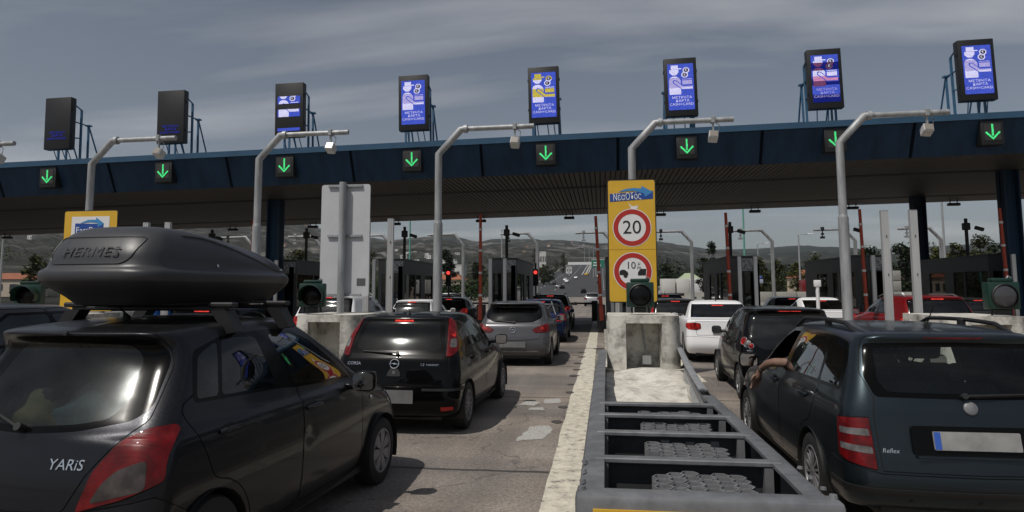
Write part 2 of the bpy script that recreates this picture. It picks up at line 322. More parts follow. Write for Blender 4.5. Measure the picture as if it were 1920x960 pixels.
def poly_inset(P, d):
    P = [np.array(p, float) for p in P]; n = len(P); ar = sum(P[i][0]*P[(i+1) % n][1]-P[(i+1) % n][0]*P[i][1] for i in range(n)); sg = 1 if ar > 0 else -1; out = []
    for i in range(n):
        e0 = P[i]-P[i-1]; e1 = P[(i+1) % n]-P[i]; e0 = e0/max(np.linalg.norm(e0), 1e-9); e1 = e1/max(np.linalg.norm(e1), 1e-9)
        n0 = sg*np.array([-e0[1], e0[0]]); n1 = sg*np.array([-e1[1], e1[0]]); m = n0+n1; k = max(np.dot(m, m)/2, .3); q = P[i]+m*d/k
        if P[i][0] == 0: q[0] = 0
        out.append(tuple(q))
    return out
def poly_round(P, r):
    if r <= 0: return list(P)
    n = len(P); out = []
    for i in range(n):
        p0, p, p1 = (np.array(P[j % n], float) for j in (i-1, i, i+1))
        if P[i][0] == 0: out.append(tuple(p)); continue
        a, b = p0-p, p1-p; la, lb = np.linalg.norm(a), np.linalg.norm(b); q = min(r, la*.45, lb*.45); a = p+a/la*q; b = p+b/lb*q
        for k in range(6): t = k/5; out.append(tuple((1-t)**2*a+2*t*(1-t)*p+t*t*b))
    return out
def poly_dense(P, h):
    out = []; n = len(P)
    for i in range(n):
        a, b = np.array(P[i], float), np.array(P[(i+1) % n], float); k = max(1, int(np.linalg.norm(b-a)/h))
        for j in range(k): out.append(tuple(a+(b-a)*j/k))
    return out
def inside(px, py, poly):
    r = np.zeros(len(px), bool); n = len(poly)
    for i in range(n):
        x0, y0 = poly[i]; x1, y1 = poly[(i+1) % n]
        c = (y0 > py) != (y1 > py)
        with np.errstate(divide='ignore', invalid='ignore'): r ^= c & (px < (x1-x0)*(py-y0)/(y1-y0)+x0)
    return r
def cut(body, feats, stride=3):
    """splits the half body into regions; feats: (region, mode, polygon, options)"""
    polys = []
    for reg, mode, pts, o in feats:
        P = poly_round(pts, o.get('r', 0)); h = o.get('h', .05) if mode in 'syf' else o.get('h', .06)
        if o.get('gap'):
            polys.append((reg+'|gap', [body.inv(mode, *p) for p in poly_dense(P, h)])); P = poly_inset(P, o['gap'])
        polys.append((reg, [body.inv(mode, *p) for p in poly_dense(P, h)]))
    U, V = body.U-1, body.V-1; pts = []; edges = []
    def ring(q):
        o = len(pts); pts.extend(q); edges.extend((o+i, o+(i+1) % len(q)) for i in range(len(q)))
    us = sorted(set(list(range(0, U+1, stride))+[U, body.uc, body.us, body.ue, body.uf])); vs = sorted(set(list(range(0, V+1, stride))+[V]+[int(x) for x in body.rowv]))
    ring([(u, 0) for u in us]+[(U, v) for v in vs[1:]]+[(u, V) for u in us[::-1][1:]]+[(0, v) for v in vs[::-1][1:-1]])
    for _, q in polys: ring([(float(np.clip(a, 0, U)), float(np.clip(b, 0, V))) for a, b in q])
    C = np.array([q for _, pp in polys for q in pp]) if polys else np.zeros((0, 2))
    for u in us[1:-1]:
        for v in vs[1:-1]:
            if len(C) and np.min((C[:, 0]-u)**2+(C[:, 1]-v)**2) < 0.3: continue
            pts.append((u, v))
    r = delaunay_2d_cdt([Vector(p) for p in pts], edges, [], 0, 1e-5)
    uv = np.array([tuple(p) for p in r[0]]); tri = np.array([t for t in r[2] if len(t) == 3])
    c = uv[tri].mean(1); a = uv[tri]; ar = (a[:, 1, 0]-a[:, 0, 0])*(a[:, 2, 1]-a[:, 0, 1])-(a[:, 1, 1]-a[:, 0, 1])*(a[:, 2, 0]-a[:, 0, 0])
    tri = np.where(ar[:, None] < 0, tri[:, ::-1], tri); reg = np.array(['body']*len(tri), dtype=object)
    for name, q in polys: reg[inside(c[:, 0], c[:, 1], q)] = name
    keep = (np.abs(ar) > 1e-7); return uv, tri[keep], reg[keep]
class Car:
    def __init__(s, rows, feats, mats, root, stride=3, offs=None, skirts=None, slots=None, parents=None, center=(), names=None, smooth=3, dents=()):
        s.root = root; B = s.B = Body(rows, smooth)
        for (y, z, ry, rz, dep) in dents:
            m = np.exp(-((B.P[..., 1]-y)/ry)**2-((B.P[..., 2]-z)/rz)**2); m[:, :B.uc] = 0; B.P = B.P-B.N*(m*dep)[..., None]
        if dents: B.finish()
        uv, tri, reg = cut(B, feats, stride); offs = offs or {}; skirts = skirts or {}; slots = slots or {}; parents = parents or {}; names = names or {}
        s.obj = {}; P0, N0 = B.pos(uv[:, 0], uv[:, 1]); groups = {}
        for r in dict.fromkeys(reg):
            if r == 'hole': continue
            tgt = slots.get(r, 'body' if r.endswith('|gap') else r); groups.setdefault(tgt, []).append(r)
        order = sorted(groups, key=lambda g: 0 if g == 'body' else (2 if g in parents else 1))
        for g in order:
            both = g == 'body' or g in center
            for side in ((0,) if both else (1, -1)):
                V = []; F = []; NN = []; MI = []; mlist = []
                for r in groups[g]:
                    mname = '|gap' if r.endswith('|gap') else r; mt = mats[mname]
                    if mt not in mlist: mlist.append(mt)
                    mi = mlist.index(mt); T = tri[reg == r]; off = offs.get(r, -.004 if r.endswith('|gap') else 0.0); sk = skirts.get(r, 0.0)
                    ids, inv_ = np.unique(T, return_inverse=True); T2 = inv_.reshape(T.shape); p = P0[ids]+N0[ids]*off; n = N0[ids]
                    ec = {}
                    for t in T2:
                        for k in range(3): ec[(t[k], t[(k+1) % 3])] = 1
                    bd = [e for e in ec if (e[1], e[0]) not in ec and not (uv[ids[e[0]], 0] < 1e-6 and uv[ids[e[1]], 0] < 1e-6) and not (uv[ids[e[0]], 0] > B.U-1-1e-6 and uv[ids[e[1]], 0] > B.U-1-1e-6)] if sk else []
                    for sd in ((1, -1) if both else (side,)):
                        f = np.array([sd, 1, 1]); o = len(V); V.extend((p*f).tolist()); NN.extend((n*f).tolist())
                        tt = T2 if sd == 1 else T2[:, ::-1]; F.extend((tt+o).tolist()); MI.extend([mi]*len(tt))
                        for (a, b) in bd:
                            q = [p[a], p[b], p[b]-n[b]*sk, p[a]-n[a]*sk]; nn = np.cross(q[1]-q[0], n[a]); nn = nn/max(np.linalg.norm(nn), 1e-9); o2 = len(V)
                            V.extend([(x*f).tolist() for x in q]); NN.extend([(nn*f).tolist()]*4)
                            F.append([o2+1, o2, o2+3, o2+2] if sd == 1 else [o2, o2+1, o2+2, o2+3]); MI.append(mi)
                nm = names.get(g, g); me = bpy.data.meshes.new(nm); me.from_pydata(V, [], F)
                for m in mlist: me.materials.append(m)
                me.polygons.foreach_set('material_index', MI); me.polygons.foreach_set('use_smooth', [True]*len(F)); me.normals_split_custom_set_from_vertices(NN); me.update()
                par = root
                if g in parents: par = s.obj.get((parents[g], side)) or s.obj.get((parents[g], 0)) or root
                s.obj[(g, side)] = link(nm, me, par)
    def get(s, g, side=0): return s.obj.get((g, side)) or s.obj.get((g, 0))
def wheel_meshes(R, spokes, wd=.19, style='spoke', rim_mat=None):
    t = MB(); Mx = Matrix.Rotation(pi/2, 4, 'Y'); h = wd/2
    t.lathe([(R*.60,-h*.9),(R*.66,-h),(R*.82,-h*1.03),(R*.95,-h*.93),(R,-h*.65),(R,h*.65),(R*.95,h*.93),(R*.82,h*1.03),(R*.68,h),(R*.655,h*.92),(R*.62,h*.2),(R*.60,-h*.5)], 40, Mx)
    t.cur = 1; t.lathe([(0.01,h*.30),(R*.64,h*.30)], 28, Mx)
    wm = t.mesh('wheel', [M_RUBBER, M_BLACK])
    r = MB(); r.lathe([(R*.585,h*.45),(R*.585,h*.92),(R*.60,h*1.0),(R*.645,h*1.0),(R*.665,h*.90)], 40, Mx); r.lathe([(0.001,h*.98),(R*.10,h*.98),(R*.15,h*.9),(R*.17,h*.7)], 20, Mx)
    for i in range(spokes):
        a = 2*pi*i/spokes
        w0, w1 = (R*.055, R*.05) if style == 'spoke' else ((R*.05, R*.155) if style == 'petal' else (R*.09, R*.10))
        if style == 'multi': w0, w1 = R*.035, R*.030
        q = [(R*.12, -w0), (R*.40, -(w0+w1)*.5 if style != 'petal' else -w1*.95), (R*.60, -w1), (R*.60, w1), (R*.40, (w0+w1)*.5 if style != 'petal' else w1*.95), (R*.12, w0)]
        r.prism([(x, y) for x, y in q], h*.62, h*.93, Mx @ Matrix.Rotation(a, 4, 'Z'))
    rm = r.mesh('rim', [rim_mat or M_ALLOY]); return wm, rm
def add_wheels(car, root, R, ya, yb, xo, spokes=7, style='spoke', wd=.19, rim_mat=None, liner=True):
    wm, rm = wheel_meshes(R, spokes, wd, style, rim_mat)
    for y in (ya, yb):
        for sd in (1, -1):
            w = link('wheel', wm, root, (sd*(xo-wd/2), y, R)); w.rotation_euler = (RND.uniform(0, 6), 0, 0) if sd == 1 else (RND.uniform(0, 6), 0, pi)
            link('rim', rm, w)
    if liner:
        for y in (ya, yb):
            for sd in (1, -1):
                m = MB(); Ra = R*1.13; n = 14; P = []
                for i in range(n+1):
                    a = -0.35+(pi+.7)*i/n; P.append([(sd*(xo-.26), y+Ra*cos(a), R+Ra*sin(a)), (sd*(xo+.012), y+Ra*cos(a), R+Ra*sin(a))])
                m.sheet(P); k = len(m.v); m.f.append(tuple(2*i for i in range(n+1))); m.mi.append(0); m.build('wheel_arch_liner', M_BLACK, root, fix=False)
def underbody(root, L, w, zt=.42):
    m = MB(); m.box(-w+.24, w-.24, .15, L-.2, .17, zt-.12, b=.03); m.box(-w+.07, w-.07, .9, L-1.0, .19, .3); m.build('underbody', M_BLACK, root)
def seat_mesh(w=.50, h=.62, mat=None, headrest=True):
    m = MB(); T = Matrix.Translation
    m.box(-w/2, w/2, 0, .52, 0, .16, b=.06); m.box(-w/2, w/2, -.07, .08, .06, h+.06, T((0,0,0)) @ Matrix.Rotation(.22, 4, 'X'), b=.06)
    me = m.mesh('seat', mat or M_FABRIC); hm = None
    if headrest:
        k = MB(); k.box(-.135, .135, -.05, .06, h+.10, h+.28, Matrix.Rotation(.22, 4, 'X'), b=.05)
        for x in (-.05, .05): k.cyl(Vector((x, 0, h+.02)) @ Matrix.Rotation(-.0, 3, 'X'), (x, -.15, h+.12), .008, 6)
        hm = k.mesh('headrest', mat or M_FABRIC)
    return me, hm
def add_interior(root, L, W, zs, yfront, yrear, ydash, zbelt, mat=None, wheel=True, rear=True):
    me, hm = seat_mesh(mat=mat)
    for x in (-.36, .36):
        o = link('seat', me, root, (x*W/.82, yfront, zs)); link('headrest', hm, o)
    if rear:
        m = MB(); w = W*.72; m.box(-w, w, yrear, yrear+.5, zs, zs+.17, b=.06); m.box(-w, w, -.07, .08, .06, .60, Matrix.Translation((0, yrear, zs)) @ Matrix.Rotation(.25, 4, 'X'), b=.06)
        o = m.build('rear_seat', mat or M_FABRIC, root)
        for x in (-.36, .36):
            k = MB(); k.box(-.13, .13, -.05, .06, .62, .76, Matrix.Translation((x*W/.82, yrear, zs)) @ Matrix.Rotation(.25, 4, 'X'), b=.05); k.build('headrest', mat or M_FABRIC, o)
    m = MB(); m.box(-W*.82, W*.82, ydash, ydash+.5, zbelt-.40, zbelt-.05, b=.08); m.build('dashboard', M_BLACK, root)
    if wheel:
        m = MB(); M4 = Matrix.Translation((-.36*W/.82, ydash-.08, zbelt-.12)) @ Matrix.Rotation(radians(68), 4, 'X')
        m.tube([M4 @ Vector((.18*cos(2*pi*i/20), .18*sin(2*pi*i/20), 0)) for i in range(20)], .014, 8, closed=True)
        m.cyl(M4 @ Vector((-.17,0,0)), M4 @ Vector((.17,0,0)), .016, 6); m.cyl(M4 @ Vector((0,0,0)), M4 @ Vector((0,-.17,0)), .016, 6); m.cyl(M4 @ Vector((0,0,.02)), M4 @ Vector((0,.02,-.3)), .03, 8); m.build('steering_wheel', M_BLACK, root)
    m = MB(); m.box(-W*.86, W*.86, .35, L-.9, .30, .34); m.build('floor_pan', M_BLACK, root)
def add_mirror(root, side, p, sz=(.20,.11,.15), mat=None, yaw=.12):
    """door mirror: shell, stalk and a reflecting pane looking back"""
    x, y, z = p; T = Matrix.Translation((side*x, y, z)) @ Matrix.Rotation(side*yaw, 4, 'Z')
    m = MB(); bm = bmesh.new(); bmesh.ops.create_uvsphere(bm, u_segments=20, v_segments=12, radius=1)
    for v in bm.verts:
        c = v.co; e = .55; sg = lambda a: (abs(a)**e)*(1 if a >= 0 else -1)
        X, Y, Z = sg(c.x)*sz[0]/2, c.y*sz[1], sg(c.z)*sz[2]/2
        if Y < 0: Y *= .25
        v.co = (X, Y, Z*(1-.12*(c.x*side < 0)*abs(c.x)))
    bm.verts.index_update(); m.add([v.co.copy() for v in bm.verts], [[v.index for v in f.verts] for f in bm.faces], T); bm.free()
    m.box(-side*sz[0]/2-side*.10, -side*sz[0]/2+side*.04, 0, .05, -sz[2]*.42, -sz[2]*.12, T, b=.015)
    o = m.build('door_mirror', mat, root, angle=50)
    g = MB(); g.prism(rrect(-sz[0]*.42, sz[0]*.42, -sz[2]*.40, sz[2]*.40, .03), -.002, .002, T @ Matrix.Translation((0, -sz[1]*.25-.004, 0)) @ Matrix.Rotation(pi/2, 4, 'X')); g.build('mirror_glass', M_MIRROR, o)
    return o
def add_plate(car, root, x0, x1, z0, z1, off=.02, blue=True, mat=None, B=None):
    p, n = (B or car.B).at('s', abs((x0+x1)/2), (z0+z1)/2, off); y = p.y
    tilt = atan2(n.z, -n.y); M4 = Matrix.Translation(((x0+x1)/2, y, (z0+z1)/2)) @ Matrix.Rotation(pi/2-tilt, 4, 'X'); w = (x1-x0)/2; h = (z1-z0)/2
    m = MB(); m.prism(rrect(-w, w, -h, h, .008, 3), -.012, .0, M4); m.cur = 1
    if blue: m.prism([(-w+.004, -h+.004), (-w+.045, -h+.004), (-w+.045, h-.004), (-w+.004, h-.004)], .0005, .0015, M4)
    return m.build('licence_plate', [mat or M_PLATE, M_PLATEBLUE], root)
def surf_M(car, mode, a, b, off=0.0, side=1):
    """local frame lying on the body: x along the surface (to the viewer's right), y up the surface, z out"""
    p, n = car.B.at(mode, a, b, off)
    if side < 0: p.x *= -1; n.x *= -1
    up = Vector((0,0,1)); up = (up-n*up.dot(n)).normalized(); r = up.cross(n).normalized()
    return Matrix(((r.x,up.x,n.x,p.x),(r.y,up.y,n.y,p.y),(r.z,up.z,n.z,p.z),(0,0,0,1)))
def add_handle(car, side, y, z, mat, w=.19, parent=None):
    Mh = surf_M(car, 'y', y, z, .0, side); m = MB(); m.cur = 1; m.lathe([(0.001,.001),(.028,.0012),(.036,.003),(.042,.001)], 18, Mh @ Matrix.Diagonal((2.0,1.0,1,1))); m.cur = 0
    pts = [(-w/2, 0, .002), (-w/2+.02, .004, .026), (0, .007, .034), (w/2-.02, .004, .026), (w/2, 0, .002)]
    m.tube([Mh @ Vector(q) for q in pts], .013, 8); return m.build('door_handle', [mat, M_BLACK], parent or car.get('front_door', side) or car.root)
def add_text(car, root, txt, s_, z, size, mat, side=1, name='lettering', depth=.003, shear=0.0, parent=None, mode='s', off=.002, spacing=1.0, sx=1.0):
    v, f = text_verts(txt, size, depth, shear=shear, spacing=spacing); m = MB(); M4 = surf_M(car, mode, s_, z, off, side); m.add(v, f, M4 @ Matrix.Diagonal((sx,1,1,1))); return m.build(name, mat, parent or root, fix=False)
def add_wiper(car, root, p0, p1, parent=None):
    """rear wiper from pivot p0 to tip p1, both (x, z) on the back"""
    def P(x, z, o): M4 = surf_M(car, 's', abs(x), z, o, 1 if x >= 0 else -1); return Vector(M4.translation)
    m = MB(); q = [P(p0[0]+(p1[0]-p0[0])*t, p0[1]+(p1[1]-p0[1])*t, .03-.012*t) for t in (0, .3, .6, 1)]; m.tube(q, .012, 6, r1=.006); m.tube([P(p0[0], p0[1], -.005), P(p0[0], p0[1], .04)], .022, 10)
    q = [P(p0[0]+(p1[0]-p0[0])*t, p0[1]+(p1[1]-p0[1])*t-.004, .008) for t in (.15, .4, .7, 1)]; m.tube(q, .008, 6); return m.build('rear_wiper', M_BLACK, parent or root)
def add_antenna(root, p, L=.20, lean=.6, base=True):
    m = MB(); v = Vector(p)
    if base: m.lathe([(.03,0),(.026,.02),(.012,.045),(.006,.06)], 10, Matrix.Translation(v) @ Matrix.Rotation(lean*.5, 4, 'X') @ Matrix.Diagonal((.6,1.3,1,1)))
    m.cyl(v+Vector((0,0,.03)), v+Vector((0,-L*sin(lean),.03+L*cos(lean))), .006, 6, .003); return m.build('antenna', M_BLACK, root)
# shared car materials
M_RUBBER = pbr('tyre_rubber', (.018,.018,.018), .8, noise=.4, nscale=12, bump=.2, bscale=80)
M_BLACK = pbr('black_plastic', (.012,.012,.012), .55, noise=.3, nscale=20)
M_GAP = pbr('panel_gap', (.004,.004,.004), .8)
M_TRIM = pbr('gloss_black_trim', (.003,.003,.003), .15, spec=.14)
M_ALLOY = pbr('wheel_silver', (.24,.24,.25), .4, .25, noise=.35, nscale=14)
M_FABRIC = pbr('seat_fabric', (.035,.035,.038), .95, noise=.3, nscale=30)
M_FABRIC2 = pbr('seat_fabric_grey', (.11,.11,.11), .95, noise=.3, nscale=30)
M_PLATE = pbr('plate_grey', (.31,.31,.30), .5, noise=.35, nscale=5)
M_PLATEDIM = pbr('plate_dim', (.17,.17,.17), .55, noise=.3, nscale=5)
M_PLATEBLUE = pbr('plate_blue', (.03,.10,.42), .5)
M_CHROME = pbr('chrome', (.75,.75,.75), .18, 1.0)
M_MIRROR = pbr('mirror_silver', (.42,.43,.44), .03, 1.0)
M_RED = lens_mat('red_lens', (.17,.003,.0045))
M_REDDARK = lens_mat('dark_red_lens', (.11,.005,.006))
M_REDLIT = lens_mat('lit_red_lens', (.26,.005,.006), .55)
M_BRAKE = lamp_mat('brake_lamp_lit', (1,.07,.055), 1.5, .02)
M_CLEAR = lens_mat('clear_lens', (.19,.18,.18), 0, 70)
M_SMOKE = lens_mat('smoked_lens', (.075,.062,.058), 0, 60)
M_HEAD = pbr('headlight_lens', (.45,.46,.47), .08, .4, coat=.9, noise=.4, nscale=15)
GLASS = glass('car_glass', (.34,.39,.38), .05)
GLASS_DARK = glass('privacy_glass', (.07,.08,.085), .05)
GLASS_REAR = glass('rear_glass_dusty', (.26,.31,.30), .022, .5, .10)
GLASS_SIDE = glass('side_glass_clean', (.26,.30,.30), .02, 1.5)
BASE_SPEC = dict(parents={'side_window': 'rear_door', 'quarter_window': 'rear_door', 'front_window': 'front_door'}, center=('bumper','tailgate','rear_window','windshield','high_brake_light','rear_trim'),
    names={'rear_door': 'door', 'front_door': 'door', 'front_window': 'window', 'side_window': 'window', 'quarter_window': 'window', 'high_brake_light': 'brake_light'})
def car_mats(paint, **k):
    m = dict(body=paint, bumper=paint, tailgate=paint, rear_door=paint, front_door=paint, window_trim=M_TRIM, rear_trim=M_TRIM, front_window=GLASS, side_window=GLASS, quarter_window=GLASS, rear_window=GLASS_REAR, windshield=GLASS,
             taillight=M_RED, headlight=M_HEAD, high_brake_light=M_REDDARK, fuel_flap=paint)
    m['|gap'] = M_GAP; m.update(k); return m
def arch_poly(y, R, zb, n=22):
    """wheel opening, closed a little above the sill"""
    a0 = math.asin(max(-1, min(1, (zb-R)/ (R*1.13)))); P = []
    for i in range(n+1):
        a = a0+(pi-2*a0)*i/n; P.append((y+R*1.13*cos(a), R+R*1.13*sin(a)))
    return P
# ------------------------------------------------------------------ the cars
PAINT_ANTHRACITE = car_paint('anthracite_paint', (.027,.028,.033), .85, .16, .36, .34)
PAINT_BLACK = car_paint('black_paint', (.0025,.0025,.003), .1, .02, .25, .42, .05)
PAINT_BLACKBLUE = car_paint('blue_black_paint', (.030,.042,.050), .85, .10, .36, .45)
PAINT_GREY = car_paint('silver_grey_paint', (.105,.105,.113), .55, .08)
PAINT_WHITE = car_paint('white_paint', (.87,.87,.88), .0, .05)
PAINT_RED = car_paint('red_paint', (.20,.007,.009), .15, .05)
PAINT_NAVY = car_paint('navy_paint', (.010,.022,.075), .35, .08)
PAINT_BLUE = car_paint('blue_paint', (.015,.075,.26), .2, .08)
PAINT_DARKGREY = car_paint('dark_grey_paint', (.05,.051,.055), .7, .10)
PAINT_SILVER = car_paint('silver_paint', (.42,.42,.43), .6, .08)
EDGE_BLACK = pbr('bar_black', (.010,.010,.011), .5)
def std_doors(ya, yb, R, zb, belt, y0, yB, yA, zt, hinge, sill=.27, rear_top=None, yA0=None, yA1=None):
    """rear and front door outlines in (y, z): the rear one bites round the wheel opening"""
    Ra = R*1.13+.05; k = []
    for i in range(5):
        a = pi*.5*(1-i/4*.95)*.98; k.append((ya+Ra*cos(a), R+Ra*sin(a)))
    rd = [(y0, belt+.02), (y0+.10, belt-.16)]+[p for p in k if p[0] > y0+.12 and p[1] < belt-.1]+[(ya+Ra+.10, sill), (yB, sill), (yB+.03, belt), (yB-.16, zt)]
    fd = [(yB, sill), (hinge, sill), (hinge+.02, belt-.10), (yA0 or hinge-.12, belt+.02), (yA1 or yA, zt-.10), (yA-.22, zt), (yB-.16, zt), (yB+.03, belt)]
    return rd, fd
def small_hatch():
    root = thing('small_hatchback', 'dark anthracite hatchback with a grey roof box, closest on the left', 'car', (-3.044, 3.234, 0), -.072)
    rows = [(.14,.20,3.58,.19,.775), (.05,.30,3.70,.28,.82), (.00,.46,3.75,.44,.845), (.015,.60,3.73,.55,.8475), (.04,.78,3.66,.66,.846), (.085,.94,3.50,.80,.825),
        (.10,1.0,2.95,1.0,.795,dict(t0=.75,br=.15,rx=.19)), (.24,1.19,2.62,1.19,.725,dict(rx=.19,ry=.13,br=.16,fx=.2,fy=.25)), (.395,1.42,2.22,1.405,.635,dict(rx=.17,ry=.12,br=.09,fx=.15,fy=.25)),
        (.33,1.492,2.08,1.485,.585,dict(rx=.15,ry=.15,br=.05,arch=.025)), (.41,1.515,2.0,1.512,.50,dict(br=.04,arch=.03)), (.48,1.527,1.9,1.524,.28,dict(br=.02,arch=.035)), (.53,1.531,1.85,1.528,.0,dict(br=0,arch=.036))]
    R = .295; ya, yb = .53, 2.99
    rd, fd = std_doors(ya, yb, R, .2, 1.08, .33, 1.50, 2.2, 1.463, 2.56, yA0=2.50, yA1=2.08)
    F = [('bumper','s',[(0,.24),(1.02,.24),(1.02,.58),(.80,.70),(.30,.605),(0,.60)],dict(gap=.006,r=.02)),
        ('tailgate','s',[(0,.61),(.33,.62),(.43,.80),(.58,.985),(.66,1.05),(.63,1.32),(.53,1.502),(0,1.510)],dict(gap=.007,r=.03)),
        ('rear_trim','s',[(0,.985),(.30,1.00),(.57,1.05),(.635,1.11),(.595,1.36),(.52,1.445),(.40,1.470),(0,1.480)],dict(r=.07)),
        ('rear_window','s',[(0,1.02),(.28,1.035),(.44,1.06),(.485,1.14),(.44,1.36),(.36,1.425),(0,1.44)],dict(r=.05)),
        ('taillight','s',[(.40,.62),(.46,.82),(.56,.955),(.67,1.02),(.80,1.03),(.845,1.0),(.83,.86),(.84,.765),(.64,.685)],dict(gap=.006,r=.03)),
        ('taillight_lens','s',[(.475,.67),(.53,.765),(.60,.83),(.735,.875),(.752,.735)],dict(r=.03)),
        ('rear_door','y',rd,dict(gap=.008,r=.10)), ('front_door','y',fd,dict(gap=.008,r=.06)),
        ('window_trim','y',[(.455,1.105),(1.32,1.075),(1.50,1.055),(2.50,1.005),(2.02,1.345),(1.72,1.448),(1.32,1.468),(.86,1.455),(.57,1.385)],dict(r=.05)),
        ('quarter_window','y',[(.50,1.125),(.68,1.118),(.80,1.418),(.74,1.408),(.60,1.35)],dict(r=.03)),
        ('side_window','y',[(.715,1.117),(1.295,1.095),(1.20,1.428),(.98,1.438),(.845,1.428)],dict(r=.03)),
        ('front_window','y',[(1.52,1.075),(2.38,1.03),(1.96,1.335),(1.70,1.418),(1.37,1.432)],dict(r=.03)),
        ('windshield','w',[(0,6.25),(.62,6.3),(.56,7.9),(0,7.95)],dict(r=.06)),
        ('headlight','f',[(.38,.70),(.62,.78),(.98,.80),(.95,.66),(.6,.60)],dict(gap=.006,r=.03)),
        ('hole','y',arch_poly(ya,R,.215),{}), ('hole','y',arch_poly(yb,R,.215),{})]
    M = car_mats(PAINT_ANTHRACITE, taillight_lens=M_SMOKE, rear_window=glass('dusty_hatch_glass', (.36,.43,.43), .05, .36, .17), front_window=GLASS_SIDE, side_window=glass('open_window_glass', (.5,.55,.55), .01, .7))
    sp = dict(BASE_SPEC); sp['parents'] = dict(sp['parents'], taillight_lens='taillight'); sp['names'] = dict(sp['names'], taillight_lens='lens')
    c = Car(rows, F, M, root, stride=2, offs=dict(taillight=.012, taillight_lens=.0135, headlight=.006, bumper=.008, rear_trim=-.002, rear_window=-.003), skirts=dict(taillight=.02, bumper=.012, headlight=.01), dents=((1.62,.72,.04,.07,.007),), **sp)
    add_wheels(c, root, R, ya, yb, .835, 7, 'petal')
    underbody(root, 3.75, .845); add_interior(root, 3.75, .845, .42, 1.62, .72, 2.3, 1.0)
    for sd in (1, -1):
        add_handle(c, sd, .70, .925, PAINT_ANTHRACITE, parent=c.get('rear_door', sd)); add_handle(c, sd, 1.68, .90, PAINT_ANTHRACITE)
        add_mirror(root, sd, (.945, 2.30, 1.0), (.20,.12,.165), PAINT_BLACK)
        m = MB(); Ms = surf_M(c, 'y', 2.78, .80, .004, sd); m.lathe([(0.001,.012),(.012,.010),(.018,0)], 12, Ms @ Matrix.Diagonal((1.6,1,1,1))); m.build('side_indicator', M_HEAD, root)
    add_text(c, root, 'YARiS', .305, .845, .076, M_CHROME, name='badge_lettering', shear=.12, depth=.004, parent=c.get('tailgate'), sx=1.05)
    add_wiper(c, root, (-.02, 1.01), (-.42, 1.12), c.get('tailgate')); add_antenna(root, (0, .78, 1.548), .30, .85)
    m = MB(); Mh = surf_M(c, 's', 0, 1.43, -.03); m.box(-.12,.12,-.012,.012,-.01,.0, Mh); m.build('brake_light', M_REDDARK, c.get('tailgate'))
    m = MB(); Mh = surf_M(c, 's', .0, 1.490, .004); m.box(-.014,.014,-.012,.012,0,.02, Mh, b=.004); m.build('washer_jet', M_BLACK, c.get('tailgate'))
    return root, c
YARIS, yc = small_hatch()
